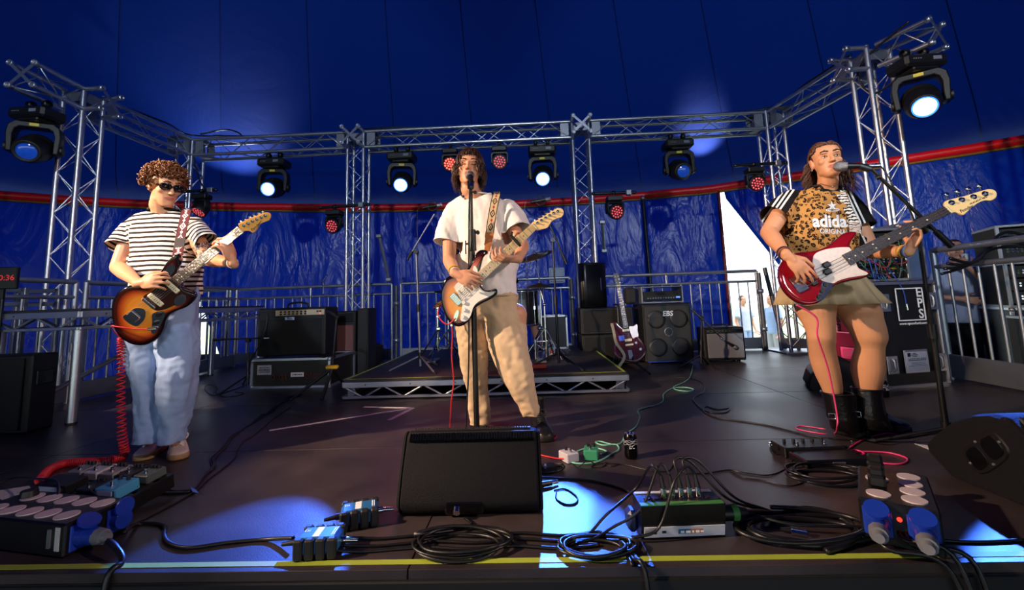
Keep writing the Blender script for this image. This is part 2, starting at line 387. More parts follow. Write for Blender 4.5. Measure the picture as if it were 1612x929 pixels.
# tape
M_TAPE = pm('yellow_green_tape', '#a4b43c', .5, 0, .12, 15)
M_WTAPE = pm('white_tape', '#d9d3d6', .6, 0, .12, 25)
tag(MB().box(((XL+XR)/2, YF+.042, .0008), (XR-XL-.02, .026, .0012)).build('edge_tape', M_TAPE), 'yellow-green tape stuck along the front lip of the stage', 'tape')
def tape_line(mb, a, b, w, z=.0012):
    a = V((a[0], a[1], z)); b = V((b[0], b[1], z)); d = (b-a).normalized(); n = V((-d.y, d.x, 0))*w/2
    mb.prism([(a+n).xy, (b+n).xy, (b-n).xy, (a-n).xy], z-.0006, z)
mb = MB(); tape_line(mb, G(424, 678), G(640, 644), .036); tape_line(mb, G(573, 641), G(651, 643), .036, .0018); tape_line(mb, G(612, 662), G(650, 643), .036, .0024)
tag(mb.build('tape_arrow', M_WTAPE), 'white tape arrow on the stage floor pointing towards the riser', 'tape')
# ================================================================ TRUSS
TS, TZ = .24, 3.17           # chord spacing, height of the lower chords
def box_truss(t, p0, p1, side, pitch=.27, ends=(0, 0), gus=True):
    """four chords, four zigzag lacings, gusset plates; p0->p1 is the centre line, side a unit vector across"""
    p0 = V(p0); p1 = V(p1); d = (p1-p0).normalized(); a = V(side).normalized(); a = (a-d*a.dot(d)).normalized(); b = d.cross(a); h = TS/2
    cor = [(a+b)*h, (b-a)*h, (-a-b)*h, (a-b)*h]; Ln = (p1-p0).length
    for c in cor: MB().cyl(p0+c, p1+c, .025, n=12).build('chord', ALU, t)
    k = max(2, int(Ln/pitch)); k += k % 2
    for q in range(4):
        c0, c1 = cor[q], cor[(q+1) % 4]; pts = []
        for i in range(k+1):
            s = .04+(Ln-.08)*i/k; pts.append(p0+d*s+(c0 if (i+q) % 2 == 0 else c1))
        MB().tube(pts, .008, 6).build('lacing', ALU, t)
    if gus:
        for e, pe, sg in ((0, p0, 1), (1, p1, -1)):
            mb = MB()
            for q in range(4):
                c0, c1 = cor[q], cor[(q+1) % 4]; m = (c0+c1)/2
                R = Matrix((d, (c1-c0).normalized(), m.normalized())).transposed()
                mb.box(pe+d*sg*.10+m, (.12, TS, .006), R)
            mb.build('gusset_plate', ALUD, t)
def x_end(t, c, d, a):
    """open end of a truss: crossed flat bars and four coupler sockets"""
    d = V(d).normalized(); a = V(a).normalized(); b = d.cross(a); h = TS/2
    for s in (1, -1):
        v = (a+b*s).normalized(); R = Matrix((v, d.cross(v), d)).transposed()
        MB().box(V(c)-d*.006*s, (TS*1.42, .032, .008), R).build('cross_bar', ALU, t)
    mb = MB()
    for s1 in (1, -1):
        for s2 in (1, -1):
            p = V(c)+a*h*s1+b*h*s2; M = frame(p, a, b, d)
            MB().lathe([(.026, -.03), (.031, -.03), (.031, .012), (.020, .012), (.020, -.02)], 16, M).build('coupler_ring', ALU, t)
def tower(x, y, label, top):
    t = thing('truss_tower', label, 'truss', (x, y, 0), group='upright truss towers')
    box_truss(t, (x, y, .02), (x, y, top), (1, 0, 0), .25)
    MB().box((x, y, .01), (.5, .5, .02), bv=.003).build('base_plate', STEEL, t)
    return t
FL, FR, BL, BR, B1, B2 = (-5.15, 4.78), (3.85, 4.78), (-5.12, 6.4), (3.62, 6.4), (-2.50, 6.4), (.83, 6.4)
zc = TZ+TS/2
tw = {}
for k, p, lb in (('FL', FL, 'aluminium truss tower standing left of the striped-shirt guitarist'), ('FR', FR, 'aluminium truss tower rising behind the bass player'),
                 ('BL', BL, 'corner truss tower half hidden behind the curly-haired guitarist'), ('BR', BR, 'back corner truss tower beside the tent opening'),
                 ('B1', B1, 'back truss tower standing behind the left edge of the drum riser'), ('B2', B2, 'back truss tower standing behind the tall black loudspeaker')):
    tw[k] = tower(p[0], p[1], lb, TZ+TS+.02)
# stubs of the corner blocks
for k, p, dirs in (('FL', FL, ((1, 0, 0),)), ('FR', FR, ((-1, 0, 0),)), ('B1', B1, ((0, -1, 0),)), ('B2', B2, ((0, -1, 0),))):
    for d in dirs:
        d = V(d); a = d.cross(V((0, 0, 1))); c = V((p[0], p[1], zc)); mb = MB(); L_ = .34
        for s1 in (1, -1):
            for s2 in (1, -1): q = c+a*TS/2*s1+V((0, 0, TS/2))*s2; MB().cyl(q+d*.12, q+d*L_, .025).build('stub', ALU, tw[k])
        x_end(tw[k], c+d*L_, d, a)
def beam(p, q, label, name='truss_beam', z=zc):
    a = V((p[0], p[1], z)); b = V((q[0], q[1], z)); d = (b-a).normalized(); t = thing(name, label, 'truss', ((a+b)/2-V((0, 0, TS/2))), group='overhead truss beams')
    box_truss(t, a+d*.13, b-d*.13, d.cross(V((0, 0, 1))), .30); return t
beam(BL, B1, 'overhead truss beam across the back, left of the drum riser')
beam(B1, B2, 'overhead truss beam across the back, above the singer')
beam(B2, BR, 'overhead truss beam across the back, above the bass stack')
beam(FL, BL, 'overhead side truss beam above the curly-haired guitarist')
beam(FR, BR, 'overhead side truss beam above the bass player')
for p, e, lb in ((FL, (-5.09, 4.08), 'short truss arm reaching forward from the left front tower'), (FR, (4.10, 4.24), 'short truss arm reaching forward from the right front tower')):
    a = V((p[0], p[1], zc)); b = V((e[0], e[1], zc)); d = (b-a).normalized(); sd = d.cross(V((0, 0, 1)))
    t = thing('short_truss', lb, 'truss', b-V((0, 0, TS/2))); box_truss(t, a+d*.13, b, sd, .26, gus=False); x_end(t, b, d, sd)
# cables lying over the truss
for pts, r, lb in (([(-5.1, 5.2, 3.46), (-5.0, 5.8, 3.47), (-5.1, 6.35, 3.52), (-4.4, 6.38, 3.48), (-3.6, 6.42, 3.47)], .012, 'black cable lying over the left corner of the truss'),
                   ([(-4.9, 6.3, 3.5), (-4.6, 6.45, 3.62), (-4.3, 6.35, 3.47), (-4.7, 6.3, 3.47)], .012, 'black cable loop on top of the left truss corner'),
                   ([(3.75, 4.9, 3.47), (3.7, 5.6, 3.50), (3.6, 6.3, 3.49), (2.9, 6.42, 3.48), (2.0, 6.4, 3.47)], .014, 'black cable running over the right side truss'),
                   ([(3.9, 4.3, 3.47), (3.7, 4.75, 3.25), (3.75, 4.68, 2.9), (3.86, 4.4, 2.98), (3.95, 4.25, 3.1)], .012, 'black cable hanging beside the right front lamp'),
                   ([(-5.0, 6.3, 3.2), (-4.85, 6.25, 2.8), (-4.7, 6.2, 2.6), (-4.65, 6.2, 2.5)], .01, 'black cable drooping down the left corner tower'),
                   ([(-2.8, 6.4, 3.47), (-2.0, 6.3, 3.46), (-.6, 6.45, 3.45), (.6, 6.4, 3.45)], .012, 'black cable along the truss above the singer')):
    tag(MB().tube(spline(pts, 10), r, 6).build('truss_cable', CABLE), lb, 'cable', 'cables on the truss')
# ================================================================ LAMPS
LENS_ON = pm('lens_lit_blue', '#9cc8ff', .2, 0, .02, emit='#a8d4ff', es=9)
LENS_RIM = pm('lens_rim_lit', '#3a7cff', .3, 0, .02, emit='#2f78ff', es=2.0)
LENS_OFF = pm('lens_blue_glass', '#1440a8', .08, 0, .5, 26, coat=1, emit='#1c58d8', es=.22)
LED_ON = pm('led_red_lit', '#ff5548', .3, 0, .05, emit='#ff4a3c', es=5)
LED_DIM = pm('led_red_glow', '#e0707a', .25, 0, .1, emit='#e04a58', es=.75)
HOUS = pm('lamp_housing', '#08090b', .5, 0, .15, 30, .1, 150)
YLAB = pm('yellow_sticker', '#c8b432', .5, 0, .2, 80)
GLAB = pm('grey_display', '#737886', .3, 0, .3, 200)
def moving_head(label, lit):
    t = thing('moving_head_lamp', label, 'stage lamp', group='moving head lamps on the truss')
    for sx in (-.09, .09):
        c = MB(); c.lathe([(.030, -.025), (.040, -.025), (.040, .025), (.030, .025)], 14, Matrix.Translation((sx, 0, 0))@Matrix.Rotation(PI/2, 4, 'Y'))
        c.box((sx, 0, -.055), (.03, .035, .04)); c.cyl((sx, -.05, .0), (sx, -.02, 0), .008); c.build('clamp', BLACK, t)
    MB().box((0, 0, -.13), (.40, .27, .12), bv=.025).box((0, 0, -.205), (.24, .22, .04), bv=.012).build('base', HOUS, t)
    MB().box((.09, -.137, -.125), (.075, .004, .035)).build('display', GLAB, t)
    mb = MB()
    for i in range(4): mb.cyl((-.13+.022*i, -.134, -.125), (-.13+.022*i, -.140, -.125), .006, n=8)
    mb.build('button', GLAB, t)
    prof = [(-.20, -.56), (-.215, -.36), (-.20, -.27), (-.15, -.225), (.15, -.225), (.20, -.27), (.215, -.36), (.20, -.56),
            (.155, -.56), (.16, -.37), (.145, -.31), (.11, -.285), (-.11, -.285), (-.145, -.31), (-.16, -.37), (-.155, -.56)]
    y = MB(); M = Matrix(((1, 0, 0, 0), (0, 0, 1, 0), (0, 1, 0, 0), (0, 0, 0, 1)))
    y.prism(prof, -.07, .07, M, .01); y = y.build('yoke', HOUS, t)
    MB().box((0, -.073, -.255), (.075, .004, .032)).build('sticker', YLAB, y)
    for s in (-1, 1): MB().cyl((s*.155, 0, -.50), (s*.225, 0, -.50), .05, n=18).build('pivot', HOUS, y)
    h = link('head', None, t); h = h
    bpy.data.objects.remove(h)
    mb = MB(); mb.lathe([(.0, .20), (.07, .195), (.115, .16), (.135, .08), (.145, -.02), (.14, -.12), (.118, -.19), (.112, -.215), (.098, -.215), (.095, -.19), (0, -.19)], 28)
    h = mb.build('head', HOUS, t, local=True)
    fins = MB()
    for i in range(5): fins.lathe([(.137, .09-i*.025), (.148, .085-i*.025), (.137, .08-i*.025)], 28)
    fins.build('cooling_fin', HOUS, h, local=True)
    rm = MB(); rm.lathe([(.098, -.217), (.086, -.219), (.086, -.2)], 28); rm.build('lens_rim', LENS_RIM if lit else HOUS, h, local=True)
    ln = MB(); ln.lathe([(.088, -.196), (.07, -.205), (.04, -.212), (.0, -.214)], 28); ln.build('lens', LENS_ON if lit else LENS_OFF, h, local=True)
    return t
def wash_head(label, lit):
    t = thing('led_wash_lamp', label, 'stage lamp', group='led wash lamps')
    MB().lathe([(.026, -.02), (.034, -.02), (.034, .02), (.026, .02)], 14, Matrix.Rotation(PI/2, 4, 'Y')).box((0, 0, -.045), (.03, .03, .03)).build('clamp', BLACK, t)
    MB().box((0, 0, -.09), (.22, .17, .075), bv=.012).build('base', HOUS, t)
    prof = [(-.125, -.30), (-.13, -.16), (-.10, -.13), (.10, -.13), (.13, -.16), (.125, -.30), (.10, -.30), (.102, -.185), (.085, -.16), (-.085, -.16), (-.102, -.185), (-.10, -.30)]
    M = Matrix(((1, 0, 0, 0), (0, 0, 1, 0), (0, 1, 0, 0), (0, 0, 0, 1)))
    MB().prism(prof, -.045, .045, M, .006).build('yoke', HOUS, t)
    mb = MB(); mb.lathe([(0, .10), (.06, .095), (.09, .06), (.108, 0), (.112, -.06), (.108, -.075), (.098, -.075), (.096, -.062), (0, -.062)], 26)
    h = mb.build('head', HOUS, t, local=True)
    MB().lathe([(.096, -.063), (.0, -.064)], 26).build('face_plate', pm('led_face', '#4a1016' if lit < 2 else '#7a1a1c', .4), h, local=True)
    mb = MB()
    for rr, nn in ((0, 1), (.037, 6), (.074, 12)):
        for i in range(nn):
            a = 2*PI*i/nn+.2; mb.sph((rr*math.cos(a), rr*math.sin(a), -.066), (.0135, .0135, .007), 8, 5)
    mb.build('led', LED_ON if lit == 2 else LED_DIM, h, local=True)
    return t
def aim(t, hang, target, piv, fz=0.0):
    """hang a lamp by its clamp point, panned and tilted so that the head points at target"""
    hang = V(hang); target = V(target); t.location = hang; t.rotation_euler = (0, 0, fz)
    t.matrix_basis = Matrix.Translation(hang)@Matrix.Rotation(fz, 4, 'Z')
    l = t.matrix_basis.inverted()@target-V((0, 0, piv)); pan = math.atan2(l.x, -l.y)
    tilt = math.atan2(math.hypot(l.x, l.y), -l.z)
    for c in t.children:
        n = c.name.split('.')[0]
        if n == 'yoke': c.rotation_euler = (0, 0, pan)
        if n == 'head': c.location = (0, 0, piv); c.rotation_euler = (-tilt, 0, pan)
    return hang+V((0, 0, piv))
BLUEL = (.05, .17, 1.0)
protoL = moving_head('x', True); protoU = moving_head('x', False)
heads = [  # lamp body seen at px, depth, target, lit, label, beam power
    ((62, 163), 4.42, (-2.6, .2, .3), 0, 'large unlit moving head lamp hanging at the far left from the truss arm', 0),
    ((432, 262), 6.34, (-2.9, .4, .5), 1, 'lit moving head lamp on the back truss beside the guitarist headstock', 60),
    ((633, 248), 6.34, V((-.98, 1.15, 0)), 1, 'lit moving head lamp on the back truss just right of the left drum-side tower', 6000),
    ((853, 238), 6.34, V((-.06, 1.27, 0)), 1, 'lit moving head lamp on the back truss right of the red par lamps', 4500),
    ((1066, 228), 6.34, (1.9, .5, .4), 0, 'unlit moving head lamp on the back truss right of the second drum-side tower', 0),
    ((1440, 93), 4.30, V((1.6, 1.15, 0)), 1, 'large brightly lit moving head lamp hanging at the far right', 3500)]
used = set()
for (px, py), Y, tg, lit, lb, pw in heads:
    pr_ = protoL if lit else protoU
    t = pr_ if lit not in used else copy_tree(pr_)
    used.add(lit); t['label'] = lb
    h = A(px, py, Y); h.z = TZ-.045
    piv = aim(t, h, tg, -.50, .0)
    if pw:
        d = (V(tg)-piv).normalized()
        light('SPOT', 'moving_head_beam', piv+d*.23, tg, pw, BLUEL, spot_size=math.radians(9.0 if px < 700 else 10 if px < 1000 else 12), spot_blend=.10, shadow_soft_size=.035)
def arm_bar(p, q, label):
    t = thing('lamp_pipe', label, 'pipe', p, group='horizontal lamp pipes on the towers')
    MB().cyl(p, q, .022, n=12).build('bar', BLACK, t); [MB().sph(e_, .026).build('end_cap', BLACK, t) for e_ in (p, q)]
    MB().box(V(p).lerp(V(q), .85), (.08, .07, .08), bv=.01).build('swivel_clamp', ALUD, t); return t
protoW = wash_head('x', 1); firstw = True
for (px, py), Y, (a, b), tg, lb, al in (
        ((527, 326), 6.24, ((505, 327), (580, 322)), (-3.6, 3.0, .8), 'dim led wash lamp on the arm left of the left drum-side tower', 'short black arm bar left of the left drum-side tower'),
        ((966, 304), 6.24, ((934, 305), (999, 303)), (2.2, 3.2, 1.2), 'red-glowing led wash lamp on the arm right of the second drum-side tower', 'short black arm bar right of the second drum-side tower'),
        ((1186, 259), 6.24, ((1158, 261), (1236, 256)), (3.2, 2.6, .9), 'red-glowing led wash lamp left of the bass player head', 'short black arm bar on the back right corner tower'),
        ((318, 301), 6.24, ((283, 302), (340, 299)), (-5.5, 4.0, -1.0), 'dark led wash lamp beside the curly-haired guitarist face', 'short black arm bar behind the curly-haired guitarist')):
    t = protoW if firstw else copy_tree(protoW); firstw = False; t['label'] = lb
    h = A(px, py, Y); aim(t, h-V((0, 0, .0)), tg, -.27); arm_bar(A(*a, Y), A(*b, Y), al)
t = wash_head('led wash lamp burning bright red behind the singer head', 2); h = A(709, 237, 6.34); h.z = TZ-.03; pv = aim(t, h, (-1.0, .3, .9), -.27)
light('SPOT', 'red_par_beam', pv+V((.0, -.13, 0)), (-.4, 2.0, .3), 60, (1, .08, .06), spot_size=1.0, spot_blend=.6, shadow_soft_size=.08)
t = copy_tree(protoW); t['label'] = 'led wash lamp with pink-red dots hanging right of the singer hair'; h = A(786, 234, 6.34); h.z = TZ-.03; aim(t, h, (-.1, .3, .9), -.27)
# floor uplighters grazing the canvas behind the truss
M_UP = HOUS
for p, tg, pw, sz in ((V((3.15, 7.75, 2.55)), (3.05, 7.5, 3.6), 420, .85), (V((-5.0, 7.4, 2.5)), (-4.95, 7.1, 3.6), 300, 1.5)):
    light('SPOT', 'canvas_uplight', p, tg, pw, (.80, .88, 1), spot_size=sz, spot_blend=.9, shadow_soft_size=.05)
# ================================================================ RAILINGS
def bp(t, name, mat, c, size, bv=.0, R=None): return MB().box(c, size, R, bv).build(name, mat, t)
def railing(p, q, label, zt=1.15, zm=1.0, zb=.16, n=None, plate=True, midstub=True, thick=.024, steel=None, z0=0):
    steel = steel or STEEL
    p = V((p[0], p[1], 0)); q = V((q[0], q[1], 0)); d = (q-p).normalized(); Ln = (q-p).length; up = V((0, 0, 1))
    t = thing('crowd_railing', label, 'railing', p.lerp(q, .5), group='steel railings round the stage')
    MB().cyl(p+up*zt, q+up*zt, thick, n=12).build('top_rail', steel, t)
    MB().cyl(p+up*zm, q+up*zm, thick*.8, n=10).build('middle_rail', steel, t)
    for e in (p, q): MB().cyl(e, e+up*zt, thick, n=12).build('post', steel, t)
    if midstub: MB().cyl(p.lerp(q, .5)+up*zm, p.lerp(q, .5)+up*zt, thick*.8, n=10).build('stub_post', steel, t)
    n = n or max(2, int(Ln/.135)); me = None
    for i in range(1, n):
        e = p.lerp(q, i/n)
        if me is None:
            o = MB().cyl((0, 0, zb), (0, 0, zm), .011, n=8).build('bar', steel, t, local=True); me = o.data
        else: o = link('bar', me, t)
        o.location = t.matrix_basis.inverted()@e
    if plate:
        R = Matrix((d, up.cross(d), up)).transposed(); bp(t, 'kick_plate', ALUD, p.lerp(q, .5)+up*(.02+zb/2), (Ln, .03, zb), .004, R)
    return t
xr = lambda px, py, Y: (A(px, py, Y).x, Y)
railing((-4.45, 3.0), (-4.42, 4.18), 'nearest steel railing on the left side, behind the black speaker box')
railing((-4.42, 4.28), (-4.40, 6.55), 'left side steel railing behind the striped-shirt guitarist legs')
railing(xr(300, 455, 6.75), xr(358, 455, 6.75), 'narrow back railing piece beside the slit of daylight')
railing(xr(363, 455, 6.75), xr(617, 447, 6.75), 'back steel railing behind the stacked guitar amplifier')
railing(xr(631, 447, 6.75), xr(896, 436, 6.75), 'back steel railing behind the drum kit')
railing(xr(908, 435, 6.75), xr(1190, 425, 6.75), 'back steel railing ending at the tent opening')
railing((3.72, 4.22), (3.62, 2.3), 'right side steel railing in front of the equipment racks', thick=.028, n=14, zb=.20)
# scaffold uprights joining the railings
for px, Y, lb in ((624, 6.72, 'scaffold post between two back railings left of the drums'), (902, 6.72, 'scaffold post between two back railings right of the drums'), (1201, 6.7, 'dark scaffold post at the end of the railing by the tent opening')):
    p = A(px, 500, Y); t = thing('scaffold_post', lb, 'post', (p.x, Y, 0), group='scaffold posts')
    MB().cyl((p.x, Y, 0), (p.x, Y, 1.12), .03, n=12).build('tube', pm('scaffold_tube', '#5b5c60', .5, .6, .3, 10), t)
    for z in (.3, .85): MB().lathe([(.032, z-.03), (.045, z-.03), (.045, z+.03), (.032, z+.03)], 12, Matrix.Translation((p.x, Y, 0))).build('collar', STEEL, t)
mb = MB(); p0, p1 = A(1216, 420, 6.9), A(1226, 540, 6.6)
tag(MB().cyl((p0.x-.12, 6.9, 1.2), (p1.x+.14, 6.7, -.03), .03, n=12).build('prop_tube', pm('scaffold_tube', '#5b5c60')), 'leaning dark tube standing in the bright tent opening', 'tube')
# little chrome cymbal arm and blue cap on the left back railing
mb = MB(); b = A(509, 452, 6.72); mb.cyl(b-V((0, 0, .1)), b+V((0, 0, .08)), .012).cyl(b+V((-.02, 0, .08)), b+V((.05, 0, .16)), .01).sph(b+V((.05, 0, .17)), .02).sph(b+V((0, 0, .05)), .022)
tag(mb.build('chrome_clamp', CHROME), 'small chrome cymbal arm clamped on the back railing', 'clamp')
# diagonal braces on the inner back towers
for a, b, lb in ((A(597, 372, 6.45), A(612, 440, 6.7), 'short diagonal brace tube on the left drum-side tower'), (A(948, 350, 6.45), A(951, 395, 6.7), 'short brace tube on the right drum-side tower')):
    t = thing('brace_tube', lb, 'brace', b); MB().cyl(a, b, .022, n=10).build('tube', STEEL, t)
    for q in (a, b): MB().box(q, (.09, .07, .06), bv=.012).build('clamp', ALUD, t)
# ballast boxes at the foot of the left drum-side tower
for dx in (-.27, .27):
    t = tag(MB().box((B1[0]+dx, 6.4, .14), (.12, .3, .24), bv=.006).box((B1[0]+dx, 6.4, .27), (.08, .2, .03), bv=.01).build('ballast_block', pm('dark_timber', '#2a2522', .8, 0, .3, 20, .3, 50)),
            'dark ballast block strapped to the %s of the left drum-side tower foot' % ('left' if dx < 0 else 'right'), 'block', 'ballast blocks at the tower foot')
# ================================================================ DECKS
M_BOARD = pm('black_deck_board', '#201d1e', .55, 0, .3, 8, .25, 200)
def deck_edge(t, a, b, zt, dep=.165, nw=None):
    """truss-like aluminium side of a deck: upper channel, lower tube, diagonal webs"""
    a = V((a[0], a[1], 0)); b = V((b[0], b[1], 0)); d = (b-a).normalized(); Ln = (b-a).length; up = V((0, 0, 1)); R = Matrix((d, up.cross(d), up)).transposed(); m = a.lerp(b, .5)
    bp(t, 'edge_channel', ALU, m+up*(zt-.045), (Ln, .03, .05), .004, R)
    bp(t, 'lower_rail', ALU, m+up*(zt-dep+.012), (Ln, .03, .024), .004, R)
    n = nw or max(2, int(Ln/.17)); mb = None
    for i in range(n):
        x0 = a+d*(Ln*(i+.1)/n); x1 = a+d*(Ln*(i+.9)/n); z0, z1 = (zt-.07, zt-dep+.02) if i % 2 == 0 else (zt-dep+.02, zt-.07)
        MB().cyl(x0+up*z0, x1+up*z1, .009, n=8).build('web_strut', ALU, t)
    mb = MB()
    for i in range(int(Ln/.4)):
        q = a+d*(.2+.4*i)+up*(zt-.045)+up.cross(d)*-.0155; mb.cyl(q, q-up.cross(d)*.002, .006, n=8)
    if mb.v: mb.build('bolt_hole', BLACK, t)
def deck(t, x0, x1, y0, y1, zt, splits=1):
    for k in range(splits):
        a, b = y0+(y1-y0)*k/splits, y0+(y1-y0)*(k+1)/splits
        bp(t, 'deck_board', M_BOARD, ((x0+x1)/2, (a+b)/2, zt-.01), (x1-x0-.004, b-a-.004, .02), .002)
    for a, b in (((x0, y0), (x1, y0)), ((x1, y0), (x1, y1)), ((x1, y1), (x0, y1)), ((x0, y1), (x0, y0))): deck_edge(t, a, b, zt)
RX0, RX1, RY0, RY1, RZ = -1.68, .82, 4.0, 6.46, .175
t = thing('drum_riser', 'low aluminium-edged black riser carrying the drum kit', 'riser', ((RX0+RX1)/2, RY0, 0)); deck(t, RX0, RX1, RY0, RY1, RZ, 2)
for x in (RX0+.06, RX1-.06):
    for y in (RY0+.06, RY1-.06): bp(t, 'corner_foot', ALUD, (x, y, RZ/2-.01), (.07, .07, RZ-.03), .004)
mb = MB(); z = RZ+.0006
for a, b in (((RX0+.02, RY0+.02), (RX1-.02, RY0+.02)), ((RX0+.02, RY0+.02), (RX0+.02, RY1-.02)), ((RX1-.02, RY0+.02), (RX1-.02, RY1-.02))): tape_line(mb, a, b, .022, z+.0006)
tag(mb.build('riser_tape', M_TAPE), 'thin yellow-green tape along the edges of the drum riser', 'tape')
t = thing('side_platform', 'tall aluminium deck platform on tube legs beside the striped-shirt guitarist', 'platform', (-3.86, 3.4, 0)); deck(t, -4.22, -3.50, 3.36, 5.78, .875, 2)
for x in (-4.16, -3.53):
    for y in (3.39, 5.74): MB().cyl((x, y, 0), (x, y, .72), .032, n=14).build('leg', ALU, t); MB().cyl((x, y, 0), (x, y, .015), .036, n=14).build('leg_cap', RUBBER, t)
MB().cyl((-4.16, 5.2, .70), (-4.18, 3.5, .05), .022).build('brace', ALU, t)
# ================================================================ CASES AND AMPLIFIERS
def flight_case(name, label, cat, loc, rz, w, d, h, face='#16161a', group=None, lid=True):
    """plywood panels, aluminium edge extrusions, ball corners; front is local -y"""
    t = thing(name, label, cat, loc, rz, group); m = pm('case_ply_'+face, face, .5, 0, .25, 12, .2, 120); L_ = dict(local=True)
    MB().box((0, d/2, h/2), (w-.02, d-.02, h-.02)).build('body', m, t, True)
    e = .018
    for x in (-1, 1):
        for z in (0, h): MB().box((x*(w/2-e/2), d/2, abs(z-e/2)), (e*1.5, d, e*1.5), bv=.003).build('edge_trim', ALU, t, True)
        for y in (0, d): MB().box((x*(w/2-e/2), abs(y-e/2), h/2), (e*1.5, e*1.5, h), bv=.003).build('edge_trim', ALU, t, True)
    for y in (0, d):
        for z in (0, h): MB().box((0, abs(y-e/2), abs(z-e/2)), (w, e*1.5, e*1.5), bv=.003).build('edge_trim', ALU, t, True)
    for x in (-1, 1):
        for y in (0, d):
            for z in (0, h): MB().sph((x*(w/2-.012), abs(y-.012), abs(z-.016)), (.026, .026, .016 if z == 0 else .026), 10, 7).build('ball_corner', ALUD, t, True)
    return t
def knob_row(t, mat, xs_, y, z, r=.010, ln=.016, n=10):
    me = None
    for x in xs_:
        if me is None: o = MB().cyl((0, 0, 0), (0, -ln, 0), r, r*.85, n=n).build('knob', mat, t, True); me = o.data
        else: o = link('knob', me, t)
        o.location = (x, y, z)
# --- combo amplifier on its road case (left)
t = flight_case('flight_case', 'worn black flight case with faded lettering under the large guitar combo', 'flight case', (-2.54, 4.69, 0), -.03, .86, .62, .30, '#17150f')
bp_ = lambda t, n, m, c, s, bv=.0: MB().box(c, s, bv=bv).build(n, m, t, True)
bp_(t, 'paper_label', pm('worn_paper', '#b9b6b8', .8, 0, .3, 18), (-.28, -.004, .19), (.155, .003, .10)); bp_(t, 'paper_label', WHITE, (.08, -.004, .135), (.14, .003, .045))
FADE = pm('faded_orange_print', '#5a2d1c', .8, 0, .4, 40)
def tx(t, s, size, mat, c, **kw): return text_mesh(s, size, mat, 'lettering', t.matrix_basis@facing(c, (0, -1, 0)), t, **kw)
tx(t, 'oust', .11, FADE, (-.12, -.002, .12)); tx(t, 'blos', .11, FADE, (.25, -.002, .12))
CASE_ = t
def smudge(t, c, rows, mat=BLACK, seed=1):
    """print too small to read: short bars; rows = (dz, width, height)"""
    rnd = random.Random(seed); mb = MB(); c = V(c)
    for dz, w, h in rows:
        x = -w/2
        while x < w/2: l = rnd.uniform(.006, .016); mb.box(c+V((x+l/2, 0, dz)), (l, .0008, h*rnd.uniform(.7, 1.1))); x += l+rnd.uniform(.003, .006)
    mb.build('small_print', mat, t, True)['kind'] = 'stuff'
def combo(name, label, loc, rz, w, d, h):
    t = thing(name, label, 'amplifier', loc, rz); MB().box((0, d/2, h/2+.012), (w, d, h-.024), bv=.012).build('cabinet', TOLEX, t, True)
    for x in (-1, 1):
        for y in (.06, d-.06): MB().cyl((x*(w/2-.07), y, 0), (x*(w/2-.07), y, .016), .02, n=10).build('foot', RUBBER, t, True)
    return t
smudge(CASE_, (.08, -.006, .135), ((0, .10, .014),)); smudge(CASE_, (-.28, -.006, .19), ((.022, .11, .010), (0, .125, .014), (-.022, .12, .010)), BLACK, 2)
t = combo('guitar_combo', 'large black guitar combo amplifier with cream control panel on a road case', (-2.56, 4.72, .302), -.03, .75, .30, .53)
bp_(t, 'grille', GRILLE, (0, -.004, .22), (.68, .012, .36), .004); bp_(t, 'top_baffle', TOLEX, (0, -.002, .452), (.68, .01, .09), .003)
bp_(t, 'control_panel', pm('cream_panel', '#b7a88e', .45, .2, .1, 30), (.10, -.010, .475), (.54, .008, .058), .003)
knob_row(t, BLACK, [-.105+.045*i for i in range(7)], -.014, .486, .010); knob_row(t, BLACK, [-.105+.045*i for i in range(7)], -.014, .462, .010); knob_row(t, BLACK, [.30, .33], -.014, .484)
for z in (.462, .485): MB().sph((.325, -.018, z), .005, 8, 5).build('pilot_light', pm('pilot_red', '#ff6050', .3, emit='#ff5040', es=2), t, True)
MB().box((-.01, -.012, .415), (.11, .006, .034), bv=.004).build('name_plate', CHROME, t, True); tx(t, 'MESA', .022, BLACK, (-.01, -.0165, .419)); smudge(t, (-.01, -.0158, .406), ((0, .06, .005),))
MB().tube(spline([(-.12, .13, .53), (-.10, .13, .57), (0, .13, .585), (.10, .13, .57), (.12, .13, .53)], 6), .011, 8).build('handle', RUBBER, t, True)
MB().tube(spline([(-.25, -.02, .47), (-.26, -.04, .3), (-.33, -.05, .12), (-.42, -.04, -.02)], 8), .006, 6).build('mains_cord', CABLE, t, True)
